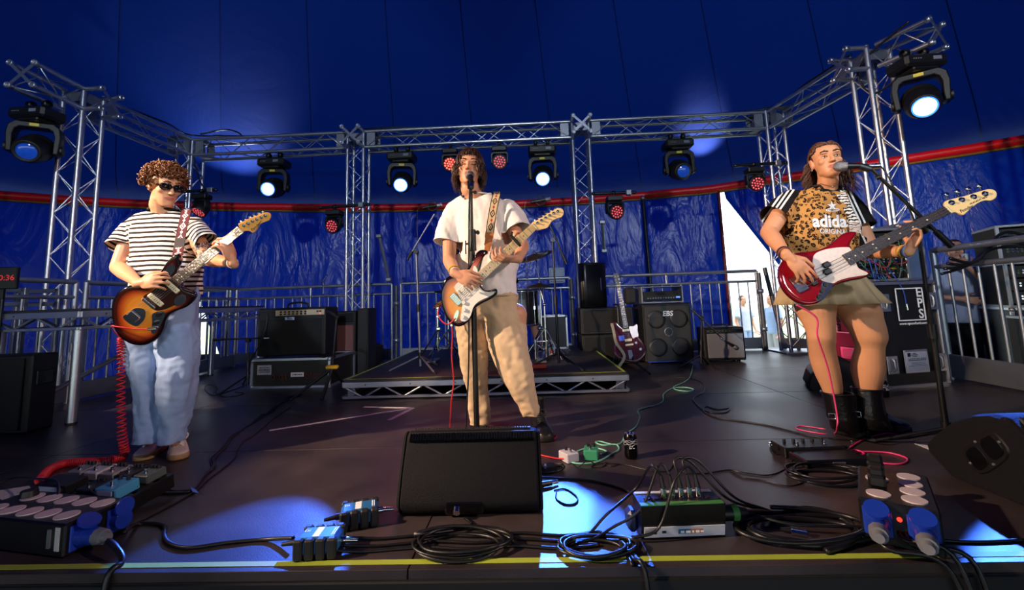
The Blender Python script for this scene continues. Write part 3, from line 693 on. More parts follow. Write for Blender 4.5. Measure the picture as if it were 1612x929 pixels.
# --- second amp with red diamond grille behind it
t = flight_case('flight_case', 'small grey-edged case behind the combo carrying the red-grille amp', 'flight case', (-2.37, 5.35, 0), -.03, .52, .40, .27, '#1b1c22')
t = combo('diamond_grille_amp', 'dark amplifier with red diamond-pattern grille half hidden behind the combo', (-2.37, 5.37, .272), -.03, .50, .26, .50)
mr = bpy.data.materials.new('red_diamond_cloth'); mr.use_nodes = True
def _dia():
    nt = mr.node_tree; L = nt.links; b = nt.nodes['Principled BSDF']; tc = nt.nodes.new('ShaderNodeTexCoord'); mp = nt.nodes.new('ShaderNodeMapping'); mp.inputs['Rotation'].default_value = (0, PI/4, 0); mp.inputs['Scale'].default_value = (22, 22, 22)
    ck = nt.nodes.new('ShaderNodeTexBrick'); ck.inputs['Color1'].default_value = (*lin('#5c1a1c'), 1); ck.inputs['Color2'].default_value = (*lin('#511416'), 1); ck.inputs['Mortar'].default_value = (*lin('#b09088'), 1); ck.inputs['Mortar Size'].default_value = .06; ck.offset = 0
    ck.inputs['Brick Width'].default_value = 1; ck.inputs['Row Height'].default_value = 1
    sw = nt.nodes.new('ShaderNodeSeparateXYZ'); cb = nt.nodes.new('ShaderNodeCombineXYZ')
    L.new(tc.outputs['Object'], mp.inputs[0]); L.new(mp.outputs[0], sw.inputs[0]); L.new(sw.outputs[0], cb.inputs[0]); L.new(sw.outputs[2], cb.inputs[1]); L.new(cb.outputs[0], ck.inputs[0]); L.new(ck.outputs[0], b.inputs[0]); b.inputs['Roughness'].default_value = .8
_dia()
bp_(t, 'grille', mr, (0, -.004, .18), (.46, .012, .30), .003); bp_(t, 'control_panel', BLACK, (0, -.004, .42), (.46, .010, .10), .003)
tag(MB().box((-2.03, 5.52, .40), (.13, .3, .80), bv=.01).box((-2.03, 5.365, .40), (.11, .01, .74)).build('speaker_cabinet', TOLEX), 'narrow tall black cabinet right of the red-grille amp', 'speaker')
# --- bass stack
t = combo('bass_cabinet', 'tall black bass speaker cabinet with four round drivers behind mesh grille', (1.685, 5.63, 0), .06, .60, .42, .73)
M_MESH = bpy.data.materials.new('perforated_steel'); M_MESH.use_nodes = True
def _mesh():
    nt = M_MESH.node_tree; L = nt.links; b = nt.nodes['Principled BSDF']; tc = nt.nodes.new('ShaderNodeTexCoord'); mp = nt.nodes.new('ShaderNodeMapping'); mp.inputs['Scale'].default_value = (80, 80, 80); sw = nt.nodes.new('ShaderNodeSeparateXYZ'); cb = nt.nodes.new('ShaderNodeCombineXYZ')
    ck = nt.nodes.new('ShaderNodeTexBrick'); ck.offset = 0; ck.inputs['Color1'].default_value = (.003, .003, .003, 1); ck.inputs['Color2'].default_value = (.003, .003, .003, 1); ck.inputs['Mortar'].default_value = (*lin('#4a4744'), 1); ck.inputs['Mortar Size'].default_value = .16; ck.inputs['Brick Width'].default_value = 1; ck.inputs['Row Height'].default_value = 1
    L.new(tc.outputs['Object'], mp.inputs[0]); L.new(mp.outputs[0], sw.inputs[0]); L.new(sw.outputs[0], cb.inputs[0]); L.new(sw.outputs[2], cb.inputs[1]); L.new(cb.outputs[0], ck.inputs[0]); L.new(ck.outputs[0], b.inputs[0]); b.inputs['Metallic'].default_value = .3; b.inputs['Roughness'].default_value = .5
_mesh()
bp_(t, 'grille', M_MESH, (0, -.004, .37), (.55, .012, .66), .004)
CONE = pm('driver_ring', '#2e2b2b', .5, .3, .2, 50)
for x in (-.14, .14):
    for z in (.20, .54): MB().lathe([(.080, 0), (.112, .0), (.112, .003), (.080, .003)], 28, Matrix.Translation((x, -.011, z))@Matrix.Rotation(PI/2, 4, 'X')).build('driver', CONE, t, True)
MB().lathe([(.045, 0), (.052, 0), (.052, .006), (.045, .006)], 24, Matrix.Translation((0, -.012, .385))@Matrix.Rotation(PI/2, 4, 'X')).build('horn_ring', pm('horn_grey', '#8a8d94', .4, .6), t, True)
for k in range(8): MB().cyl((.049*math.cos(k*PI/4), -.018, .385+.049*math.sin(k*PI/4)), (.049*math.cos(k*PI/4), -.021, .385+.049*math.sin(k*PI/4)), .006, n=8).build('screw', STEEL, t, True)
tx(t, 'EBS', .085, WHITE, (0, -.024, .605), bold=.002, shear=.15)
bp_(t, 'bottom_strip', pm('blue_strip', '#2a3c88', .4), (0, -.006, .032), (.56, .012, .016))
t = thing('bass_amp_head', 'black bass amplifier head in an open rack frame on the bass cabinet', 'amplifier', (1.66, 5.66, .735), .06)
bp_(t, 'chassis', BLACK, (0, .18, .09), (.47, .34, .12), .005)
for x in (-.255, .255): bp_(t, 'rack_side', ALUD, (x, .18, .105), (.018, .34, .21), .003)
bp_(t, 'rack_top', ALUD, (0, .18, .205), (.52, .34, .014), .003); bp_(t, 'rack_bottom', ALUD, (0, .18, .012), (.52, .34, .02), .003)
bp_(t, 'front_panel', pm('amp_panel', '#191a1d', .4, .3), (0, .005, .09), (.46, .012, .10), .003)
knob_row(t, ALUD, [-.19+.032*i for i in range(11)], -.002, .065, .009); MB().box((.19, -.003, .07), (.05, .004, .018)).build('blue_meter', pm('blue_led', '#5a8cff', .3, emit='#4a80ff', es=1.5), t, True)
bp_(t, 'vent', GRILLE, (.0, -.002, .115), (.40, .004, .03))
tag(MB().box((1.29, 5.85, .84), (.12, .22, .22), bv=.03).box((1.29, 5.73, .84), (.10, .02, .18), bv=.01).build('gear_bag', pm('bag_black', '#15161b', .8, 0, .3, 40, .3, 90)), 'small black padded bag left of the bass amplifier head', 'bag')
# --- silver-grille combo far right with its mic
t = combo('silver_grille_combo', 'small black combo amplifier with silver sparkle grille near the tent opening', (2.34, 5.60, 0), -.06, .48, .27, .42)
bp_(t, 'grille', pm('silver_cloth', '#7c7d84', .6, .2, .4, 240, .3, 400), (.01, -.004, .20), (.42, .012, .29), .004); bp_(t, 'control_panel', BLACKG, (.01, .0, .375), (.43, .012, .035), .003)
knob_row(t, BLACK, [-.15+.04*i for i in range(8)], -.008, .376, .008)
MB().tube(spline([(-.1, .13, .42), (-.08, .13, .445), (.0, .13, .45), (.08, .13, .445), (.1, .13, .42)], 6), .010, 8).build('handle', RUBBER, t, True)
# --- PA speaker on two boxes, right of the drums
for z, h, lb, dx in ((0, .37, 'lower black speaker box of the pair under the tall loudspeaker', .0), (.375, .33, 'upper black speaker box of the pair under the tall loudspeaker', .0)):
    p = A(958, 540, 5.7); t = thing('speaker_box', lb, 'speaker', (p.x+dx, 5.7, z), .03, group='speaker boxes right of the drums')
    MB().box((0, .25, h/2), (.66, .5, h), bv=.012).build('cabinet', TOLEX, t, True); bp_(t, 'grille', GRILLE, (.0, -.003, h/2), (.60, .012, h-.06), .004)
p = A(937, 480, 5.75); t = thing('pa_speaker', 'tall narrow black loudspeaker standing on the speaker boxes', 'speaker', (p.x, 5.78, .706), .25)
MB().prism([(-.17, 0), (.17, 0), (.15, .14), (.10, .27), (-.10, .27), (-.15, .14)], 0, .58, None, .015).build('cabinet', pm('pa_black', '#101013', .35, 0, .1), t, True)
MB().prism([(-.155, -.012), (-.10, -.022), (.10, -.022), (.155, -.012), (.155, .01), (-.155, .01)], .03, .55, None, .004).build('grille', pm('pa_grille', '#0c0c10', .3, .4), t, True)
bp_(t, 'stripe', pm('blue_stripe', '#202a5a', .4), (.09, -.023, .30), (.012, .004, .16)); MB().box((.167, .08, .50), (.015, .12, .05), bv=.006).build('handle', BLACK, t, True)
# ================================================================ DRUM KIT (half hidden behind the singer)
KX = -.42
def drum(t, c, r, h, axis, shell, headm=WHITE, name='shell'):
    M = frame(V(c), V(axis).orthogonal().normalized(), V(axis).cross(V(axis).orthogonal().normalized()), V(axis).normalized())
    MB().lathe([(r, -h/2), (r, h/2)], 32, M).build('shell', shell, t)
    for s in (-1, 1):
        MB().lathe([(r*.985, s*h/2*1.01), (0, s*h/2*1.01)], 32, M).build('drum_head', headm, t)
        MB().lathe([(r, s*(h/2-.015)), (r+.014, s*(h/2-.015)), (r+.014, s*(h/2+.012)), (r-.004, s*(h/2+.012))], 32, M).build('hoop', CHROME, t)
    mb = MB()
    for k in range(8):
        a = k*PI/4; q = M@V(((r+.014)*math.cos(a), (r+.014)*math.sin(a), 0)); ax = V(axis).normalized(); mb.cyl(q-ax*h/2, q+ax*h/2, .005, n=6).box(q, (.02, .02, .04))
    mb.build('lug', CHROME, t)
SHELL = pm('black_drum_shell', '#121216', .25, 0, .1, coat=.5)
DHEAD = pm('drum_skin', '#d9d6d0', .6)
z0 = RZ+.0
t = thing('bass_drum', 'black bass drum hidden behind the singer legs', 'drum', (KX, 5.15, z0)); drum(t, (KX, 5.15, z0+.285), .27, .42, (0, 1, 0), SHELL, SHELL)
for s in (-1, 1): MB().cyl((KX+s*.25, 5.0, z0+.2), (KX+s*.36, 4.88, z0+.004), .01).build('spur', CHROME, t)
t = thing('floor_tom', 'dark floor tom right of the singer hip', 'drum', (-.10, 5.55, z0)); drum(t, (-.10, 5.55, z0+.56), .20, .40, (0, 0, 1), SHELL, DHEAD)
for k in range(3): a = k*2.1+.4; MB().cyl((-.10+.22*math.cos(a), 5.55+.22*math.sin(a), z0), (-.10+.22*math.cos(a), 5.55+.22*math.sin(a), z0+.55), .009).build('leg', CHROME, t)
t = thing('rack_tom', 'dark rack tom behind the singer', 'drum', (KX, 5.2, z0+.6)); drum(t, (KX-.1, 5.2, z0+.72), .15, .24, (0, -.25, 1), SHELL, DHEAD); MB().cyl((KX-.1, 5.25, z0+.52), (KX-.1, 5.22, z0+.62), .012).build('mount', CHROME, t)
t = thing('snare_drum', 'chrome snare drum behind the singer', 'drum', (KX-.3, 5.6, z0)); drum(t, (KX-.3, 5.6, z0+.56), .17, .14, (0, 0, 1), CHROME, DHEAD)
MB().cyl((KX-.3, 5.6, z0+.1), (KX-.3, 5.6, z0+.49), .012).build('stand_tube', CHROME, t)
for k in range(3): a = k*2.1; MB().cyl((KX-.3, 5.6, z0+.22), (KX-.3+.25*math.cos(a), 5.6+.25*math.sin(a), z0+.005), .009).build('leg', CHROME, t)
BRONZE = pm('cymbal_bronze', '#5c5140', .32, .9, .25, 12, .15, 60)
def tri_base(t, x, y, z, r=.28, h=.30, mat=CHROME, rot=.3, dbl=True):
    for k in range(3):
        a = rot+k*2*PI/3; f = V((x+r*math.cos(a), y+r*math.sin(a), z+.008))
        MB().cyl((x, y, z+h), f, .009, n=8).build('leg', mat, t)
        if dbl: MB().cyl((x, y, z+h*.30), V((x, y, z+h)).lerp(f, .5), .006, n=6).build('leg_stay', mat, t)
        MB().sph(f, (.016, .016, .010), 8, 5).build('rubber_foot', RUBBER, t)
def cymbal(label, top, r, tilt, zbase, mat=BRONZE, hat=False, base=None, rot=.3):
    bx, by = base or (top.x, top.y); t = thing('hi_hat' if hat else 'cymbal', label, 'cymbal', (bx, by, zbase), group='cymbals of the drum kit')
    M = Matrix.Translation(top)@Matrix.Rotation(tilt[0], 4, 'X')@Matrix.Rotation(tilt[1], 4, 'Y')
    pf = [(0, .02), (.02, .021), (.04, .010), (.05, .004), (r*.7, -.006), (r, -.022), (r, -.0235), (r*.7, -.008), (.05, .002), (0, .017)]
    MB().lathe(pf, 40, M).build('plate', mat, t)
    if hat: MB().lathe([(a, -.03-b) for a, b in pf], 40, M).build('plate', mat, t)
    MB().cyl(top, top+V((0, 0, .05)), .006).lathe([(.014, .02), (.014, .035), (0, .035)], 10, M).build('wing_nut', CHROME, t)
    el = V((bx, by, zbase+ (top.z-zbase)*.72))
    MB().cyl((bx, by, zbase+.12), el, .012).build('stand_tube', CHROME, t); MB().cyl(el, top, .008).build('tilter_rod', CHROME, t)
    MB().sph(el, .02).build('wing_joint', CHROME, t); tri_base(t, bx, by, zbase, .26, .34, CHROME, rot)
    return t
cymbal('large dark cymbal tilted on a stand right of the singer', A(843, 401, 5.25), .20, (.30, -.28), z0, base=(A(852, 500, 5.25).x, 5.25), rot=.2)
cymbal('small dark cymbal low on the right of the drum kit', A(849, 448, 5.1), .15, (.12, .0), z0, base=(A(858, 500, 5.0).x, 5.05), rot=1.2)
cymbal('hi-hat cymbal pair on a chrome stand left of the singer legs', V((A(705, 470, 5.4).x, 5.4, .98)), .17, (.05, .03), z0, hat=True, rot=.9)
# chrome double-braced stand, left of the singer legs
t = thing('pedal_stand', 'chrome drum hardware stand with clamps left of the singer legs', 'stand', (A(690, 570, 5.2).x, 5.2, z0))
x, y = A(690, 570, 5.2).x, 5.2
MB().cyl((x, y, z0+.1), (x, y, z0+.62), .013).build('tube', CHROME, t); tri_base(t, x, y, z0, .30, .36, CHROME, 2.6)
for z in (.25, .36, .5, .6): MB().box((x+.01, y-.01, z0+z), (.05, .04, .035), bv=.008).build('clamp', CHROME, t)
MB().box((x-.02, y-.16, z0+.02), (.10, .28, .02), bv=.004).build('pedal_plate', ALUD, t)
# drum hardware cluster right
t = thing('double_pedal', 'tangle of chrome pedal hardware right of the singer legs', 'pedal', (.10, 4.85, z0))
MB().box((.10, 4.85, z0+.012), (.10, .30, .018), bv=.004).build('pedal_plate', ALUD, t); MB().box((.10, 4.86, z0+.06), (.085, .26, .012), Matrix.Rotation(.25, 3, 'X'), .004).build('foot_board', CHROME, t)
for s in (-1, 1): MB().cyl((.10+s*.06, 4.97, z0+.01), (.10+s*.06, 4.97, z0+.22), .012).build('pedal_post', CHROME, t)
MB().cyl((.03, 4.97, z0+.2), (.17, 4.97, z0+.2), .008).build('axle', CHROME, t); MB().cyl((.1, 4.97, z0+.2), (.1, 5.02, z0+.33), .005).sph((.1, 5.02, z0+.34), .03).build('beater', CHROME, t)
# small things on the riser
p = G(868, 560, RZ); t = thing('drink_carton', 'small pale juice carton with coloured print on the drum riser', 'carton', (p.x, p.y, RZ), .2)
MB().box((0, 0, .075), (.075, .075, .15), bv=.003).build('body', pm('carton_white', '#c9d2dc', .5, 0, .3, 25), t, True); MB().prism([(-.037, -.037), (.037, -.037), (0, 0)], -.037, .037, Matrix.Translation((0, 0, .187))@Matrix.Rotation(PI/2, 4, 'X')).build('gable', pm('carton_white', '#c9d2dc'), t, True)
MB().sph((0, -.038, .05), (.024, .002, .024), 10, 6).build('printed_fruit', pm('fruit_red', '#b8402c', .5), t, True); MB().box((0, -.0385, .115), (.06, .001, .03)).build('printed_panel', pm('carton_blue', '#5a7ab0', .5), t, True)
p = G(848, 580, RZ); t = thing('effects_box', 'flat orange effects box lying on the drum riser', 'pedal', (p.x, p.y, RZ), .1)
MB().box((0, 0, .022), (.15, .08, .04), bv=.006).build('body', pm('orange_paint', '#c23a1a', .45), t, True); MB().cyl((.04, 0, .042), (.04, 0, .055), .008).build('switch', CHROME, t, True)
flight_case('flight_case', 'dark flight case standing behind the drum kit hardware', 'flight case', (A(866, 520, 6.1).x, 6.05, RZ), 0, .46, .35, .44, '#15161b')
p = A(876, 434, 8.55); t = thing('junction_box', 'pale plastic junction box on the tent wall above the drum railing', 'box', (p.x, 8.5, p.z-.15))
MB().box((p.x, 8.5, p.z), (.30, .10, .30), bv=.015).build('housing', pm('grey_white_plastic', '#a9b4c8', .5), t); MB().box((p.x, 8.44, p.z), (.24, .03, .24), bv=.01).build('lid', pm('grey_white_plastic', '#a9b4c8'), t)
# ================================================================ MIC STANDS
MICB = pm('mic_black', '#151517', .4, .3); MICG = pm('mic_mesh', '#8a8a90', .35, .9, .4, 400, .5, 500)
def mic(t, p, d, ln=.16, ball=.026):
    p = V(p); d = V(d).normalized()
    MB().cyl(p, p+d*ln*.72, .010, .019, n=14).build('mic_body', MICB, t); q = p+d*ln*.72
    M = frame(q, d.orthogonal().normalized(), d.cross(d.orthogonal().normalized()), d)
    MB().lathe([(.0195, 0), (.024, .006), (.0235, .012), (ball, .02), (ball*1.02, .034), (ball*.85, .05), (ball*.45, .060), (0, .063)], 18, M).build('mic_grille', MICG, t)
    MB().cyl(p-d*.05, p, .010, n=12).build('connector', CHROME, t)
def boom_stand(label, base, zb, zt, boom, micd=None, mat=BLACK, r=.27, rot=.5, tri=True, name='mic_stand', clip=True, hleg=.14):
    t = thing(name, label, 'mic stand', base, group=None); b = V(base); top = V((b.x, b.y, zt)) if not isinstance(zt, V) else zt
    d = (top-b).normalized()
    MB().cyl(b+d*.04, b+d*(top-b).length*.55, .013, n=10).build('lower_tube', mat, t); MB().cyl(b+d*(top-b).length*.52, top, .009, n=10).build('upper_tube', mat, t)
    MB().cyl(b+d*(top-b).length*.52-d*.04, b+d*(top-b).length*.55, .019, n=12).build('height_clutch', BLACK, t)
    if tri:
        for k in range(3):
            a = rot+k*2*PI/3; f = V((b.x+r*math.cos(a), b.y+r*math.sin(a), b.z+.010)); MB().cyl(b+d*hleg, f, .010, .009, n=8).build('leg', mat, t); MB().cyl(f, f+(f-b-d*hleg).normalized()*.035, .013, n=8).build('rubber_foot', RUBBER, t)
        MB().cyl(b+d*(hleg-.03), b+d*(hleg+.035), .021, n=12).build('leg_hub', BLACK, t)
    if boom:
        p, q = V(boom[0]), V(boom[1]); MB().cyl(p, q, .009, n=8).build('boom', mat, t); e = (p-q).normalized(); MB().cyl(p, p-e*.10, .015, n=10).build('counterweight', BLACK, t)
        MB().cyl(top-V((0, .022, 0)), top+V((0, .022, 0)), .022, n=14).build('boom_clamp', BLACK, t)
        if micd: mic(t, q, micd)
    return t
# overhead mics on the drums
def oh(label, px, base_px, Yb, j, p, q, mpx, Y):
    b = G(base_px[0], base_px[1], RZ); b.y = b.y
    top = A(j[0], j[1], b.y); t = boom_stand(label, b, top, top, (A(*p, b.y), A(*q, b.y)), None, ALUD if px == 0 else BLACK, .30, 1.2)
    m = A(*mpx, b.y); MB().lathe([(.045, -.012), (.052, -.012), (.052, .012), (.045, .012)], 20, Matrix.Translation(m)@Matrix.Rotation(PI/2, 4, 'X')).build('shock_mount', BLACK, t)
    MB().cyl(m-V((.10, .0, .012)), m+V((.09, 0, .012)), .019, n=14).build('mic_body', MICB, t); MB().cyl(m+V((.05, 0, .007)), m+V((.10, 0, .013)), .0195, n=14).build('mic_grille', MICG, t)
    MB().tube(spline([m-V((.12, 0, .0)), m-V((.16, -.01, .05)), m-V((.165, -.02, .4)), m-V((.16, -.03, 1.1))], 8), .004, 5).build('mic_cord', CABLE, t)
oh('thin drum overhead microphone stand left of the singer', 0, (662, 583), 5.6, (655, 397), (641, 409), (684, 337), (681, 325), 5.6)
oh('black drum overhead microphone stand right of the singer', 1, (880, 578), 5.4, (870, 378), (892, 416), (857, 333), (851, 316), 5.4)
# mic on the large combo
b = G(390, 612); boom_stand('low black microphone stand in front of the large guitar combo', b, 0, A(391, 536, b.y), (A(337, 535, b.y), A(424, 532, b.y)), (1, .35, 0), BLACK, .30, .2)
# mic on the silver combo
b = G(1104, 578); boom_stand('short black boom stand reaching down in front of the silver-grille combo', b, 0, A(1104, 500, b.y), (A(1088, 486, b.y), A(1140, 536, b.y-.12)), (.8, -.05, -.55), BLACK, .22, .9)
# singer mic stand (straight)
b = G(751, 706); top = A(741, 292, 2.56); b.y = 2.60; b.x = A(751, 690, 2.60).x
t = thing('mic_stand', 'black straight microphone stand in front of the white-shirted singer', 'mic stand', b)
MB().cyl(b+V((0, 0, .02)), A(743, 375, 2.58), .016, n=12).build('lower_tube', BLACK, t); MB().cyl(A(743, 376, 2.58), A(741, 296, 2.57), .010, n=12).build('upper_tube', BLACK, t)
MB().cyl(A(744, 395, 2.58), A(743, 362, 2.58), .023, n=14).build('height_clutch', BLACK, t); q = A(752, 366, 2.57); MB().cyl(A(744, 366, 2.575), q, .006).cyl(q-V((0, .008, 0)), q+V((0, .012, 0)), .012, n=10).build('clutch_knob', BLACK, t)
a = A(733, 384, 2.57); MB().cyl(A(743, 384, 2.575), a, .006).cyl(a+V((0, 0, .02)), a-V((0, 0, .06)), .004).build('side_hook', BLACK, t)
a = A(748, 303, 2.56); MB().cyl(A(741, 302, 2.56), a, .005).cyl(a-V((0, .008, 0)), a+V((0, .008, 0)), .011, n=10).build('tilt_knob', BLACK, t)
MB().lathe([(0, .0), (.14, .0), (.145, .01), (.135, .022), (.03, .03), (.02, .05), (0, .05)], 30, Matrix.Translation((b.x, b.y, 0.001))).build('round_base', BLACKM, t)
MB().cyl(A(741, 296, 2.56), A(741, 286, 2.53), .019, .021, n=14).build('mic_clip', BLACK, t)
mc = thing('vocal_microphone', 'vocal microphone right at the mouth of the white-shirted singer', 'microphone', A(741, 290, 2.50)); d = (A(739, 272, 2.63)-A(742, 290, 2.48)).normalized(); mic(mc, A(742, 290, 2.48), d, .16, .027)
sp_ = spline([A(742, 292, 2.46), A(739, 310, 2.50), A(738, 400, 2.555), A(738, 560, 2.57), A(735, 640, 2.57), A(733, 690, 2.56)], 10); tag(MB().tube(sp_, .0045, 6).build('microphone_cable', CABLE), 'black cable hanging down along the singer mic stand', 'cable')
# bass player mic stand (boom)
bb = V((A(1492, 690, 2.45).x, 2.45, 0)); bt = A(1443, 352, 2.35); b_l = A(1498, 388, 2.28); b_r = A(1371, 266, 2.28)
t = boom_stand('black boom microphone stand in front of the bass player', bb, 0, bt, (b_l, b_r), None, BLACK, .30, 2.75, hleg=.10)
MB().cyl(A(1440, 345, 2.32), A(1462, 365, 2.30), .022, n=14).build('boom_grip', BLACK, t); MB().cyl(A(1432, 358, 2.33), A(1440, 358, 2.33), .012).build('boom_knob', CHROME, t)
MB().cyl(A(1371, 267, 2.28), A(1354, 262, 2.30), .018, n=12).build('mic_clip', BLACK, t); MB().cyl(A(1379, 281, 2.27), A(1386, 278, 2.26), .011).build('tilt_knob', BLACK, t)
mc = thing('vocal_microphone', 'vocal microphone at the mouth of the bass player', 'microphone', A(1366, 262, 2.29)); mic(mc, A(1367, 261, 2.285), (A(1322, 262, 2.34)-A(1367, 261, 2.285)), .120, .027)
sp_ = spline([A(1378, 257, 2.28), A(1392, 268, 2.28), A(1410, 300, 2.27), A(1440, 350, 2.28), A(1462, 480, 2.36), A(1480, 640, 2.46), A(1484, 690, 2.47)], 10); tag(MB().tube(sp_, .004, 6).build('microphone_cable', CABLE), 'thin cable running from the bass player microphone down its stand', 'cable')
# empty guitar stand with yellow yoke
b = G(507, 628); up = A(530, 500, b.y); col = A(523, 578, b.y)
t = thing('guitar_stand', 'empty black tripod guitar stand with yellow collar beside the road case', 'guitar stand', b)
YEL = pm('yellow_plastic', '#d9a21c', .45)
MB().cyl(col, up, .012, n=10).build('neck_tube', BLACK, t); MB().box(col, (.11, .05, .035), bv=.01).build('collar', YEL, t)
for f in (A(507, 638, b.y-.05), A(458, 632, b.y-.05), A(545, 600, b.y+.5)):
    f.z = .012; MB().cyl(col+V((0, 0, -.01)), f, .016, .014, n=10).build('leg', BLACKM, t); MB().sph(f, (.02, .02, .012), 8, 5).build('rubber_foot', RUBBER, t)
MB().tube([up+V((-.10, .02, .06)), up+V((-.03, 0, .03)), up, up+V((.02, -.03, .0))], .014, 8).build('cradle', BLACKM, t)
for s in (-1, 1): MB().tube([col+V((0, -.02, .12)), col+V((s*.05, -.06, .10)), col+V((s*.06, -.12, .11))], .010, 8).build('support_arm', BLACKM, t)
# ================================================================ LEFT EDGE
t = thing('speaker_box', 'large dark speaker box at the left edge, in front of the platform leg', 'speaker', (-4.04, 3.13, 0), .04)
MB().box((0, .1, .275), (.86, .20, .55), bv=.012).build('cabinet', TOLEX, t, True); bp_(t, 'grille', GRILLE, (.06, -.012, .275), (.66, .014, .50), .004)
MB().box((.432, .1, .38), (.01, .12, .10), bv=.006).build('handle_cup', BLACK, t, True)
p = A(2, 438, 3.3); t = thing('stage_clock', 'small black screen with red digits at the left edge', 'clock', (p.x, 3.3, p.z-.09), .25)
MB().box((0, 0, .09), (.22, .035, .17), bv=.006).build('housing', BLACK, t, True); tx(t, '0:36', .06, pm('red_digits', '#c0392b', .4, emit='#d02030', es=.5), (.047, -.0185, .09)); MB().box((0, .02, -.02), (.03, .02, .10)).build('bracket', BLACK, t, True)
MB().cyl((0, .03, -.05), (0, .03, -.43), .012).build('mount_tube', BLACK, t, True)
# rack frame and jerry-can like lamp body behind the platform
t = thing('equipment_frame', 'aluminium equipment frame behind the left railing', 'frame', (-5.0, 4.1, 0))
for x in (-5.15, -4.72): 
    for y in (4.0, 4.3): bp(t, 'upright', ALUD, (x, y, .55), (.04, .04, 1.1), .004)
for z in (.35, .95, 1.08): bp(t, 'cross_rail', ALUD, (-4.935, 4.0, z), (.43, .04, .04), .004); bp(t, 'cross_rail', ALUD, (-4.935, 4.3, z), (.43, .04, .04), .004)
# ================================================================ RIGHT EDGE: CASES AND RACKS
t = flight_case('flight_case', 'black flight case with white EPS print and recessed handles behind the mic stand', 'flight case', (3.19, 3.93, 0), .2, .64, .62, .87, '#0d0e12')
def recess_handle(t, c, s=1.0):
    MB().box((c[0], -.012, c[2]), (.105*s, .008, .145*s), bv=.003).build('handle_plate', ALU, t, True)
    MB().box((c[0], -.014, c[2]), (.075*s, .008, .10*s), bv=.003).build('handle_dish', ALUD, t, True)
    MB().tube(spline([(c[0]-.0, -.017, c[2]-.05*s), (c[0]+.0, -.03, c[2]-.03*s), (c[0], -.03, c[2]+.03*s), (c[0], -.017, c[2]+.05*s)], 4), .008, 8).build('handle_grip', STEEL, t, True)
for x in (-.235, .235): recess_handle(t, (x, 0, .70)); recess_handle(t, (x, 0, .19), 1.0)
def eps_logo(t, c, s, flip=False, mat=WHITE, url=True):
    sg = -1 if flip else 1; c = V(c)
    for dx, dz, w, h in ((-.14, 0, .010, .29), (0, -.14, .29, .010), (.14, 0, .010, .29), (0, .14, .29, .010)): MB().box((c.x+dx*s, c.y, c.z+dz*s), (w*s, .003, h*s)).build('logo_line', mat, t, True)
    for i, ch in enumerate('EPS'):
        M = t.matrix_basis@facing((c.x+.098*s*sg, c.y-.001, c.z+sg*(.10-.095*i)*s), (0, -1, 0), (0, 0, sg)); text_mesh(ch, .115*s, mat, 'lettering', M, t, bold=.002*s)
    if url: text_mesh('www.epsoxford.com', .034*s, mat, 'lettering', t.matrix_basis@facing((c.x+.0*s, c.y-.001, c.z-sg*.168*s), (0, -1, 0), (0, 0, sg)), t)
eps_logo(t, (.02, -.0135, .68), .95)
MB().box((.0, -.013, .21), (.235, .008, .19), bv=.004).build('label_frame', ALU, t, True); bp_(t, 'paper_label', pm('grey_paper', '#a6a8b8', .6, 0, .1), (.0, -.018, .21), (.205, .004, .155))
MB().box((-.075, -.0205, .265), (.03, .001, .03)).build('printed_mark', BLACK, t, True); [tx(t, w_, .014, BLACK, (-.02, -.0208, .276-.012*k_)) for k_, w_ in enumerate(('event', 'production', 'services'))]; smudge(t, (0, -.0206, .22), ((.012, .17, .006), (0, .17, .006), (-.022, .12, .004), (-.034, .12, .004), (-.046, .17, .004)), BLACK, 3)
bp_(t, 'printed_rule', BLACK, (0, -.0207, .217), (.19, .001, .002))
def side_logo(t, w):
    """upside-down print and handle on the case's left side"""
    PK = pm('red_lit_print', '#e8c4cc', .6); x = -w/2-.0005  # tint of the red light is put into this print's colour
    M0 = t.matrix_basis
    for dy, dz, wy, hz in ((-.12, 0, .009, .25), (.12, 0, .009, .25), (0, -.12, .25, .009), (0, .12, .25, .009)): MB().box((x-.001, .32+dy, .56+dz), (.003, wy, hz)).build('logo_line', PK, t, True)
    for i, ch in enumerate('EPS'): text_mesh(ch, .10, PK, 'lettering', M0@facing((x-.002, .32+.085, .56-.085+.082*i), (-1, 0, 0), (0, 0, -1)), t, bold=.002)
    MB().box((x-.004, .30, .26), (.008, .145, .105), bv=.003).build('handle_plate', ALU, t, True); MB().box((x-.007, .30, .26), (.006, .10, .07), bv=.003).build('handle_dish', ALUD, t, True)
side_logo(t, .64)
light('SPOT', 'red_floor_lamp', (2.3, 4.9, .25), (2.83, 4.2, .45), 26, (1, .05, .12), spot_size=1.3, spot_blend=.8, shadow_soft_size=.04)
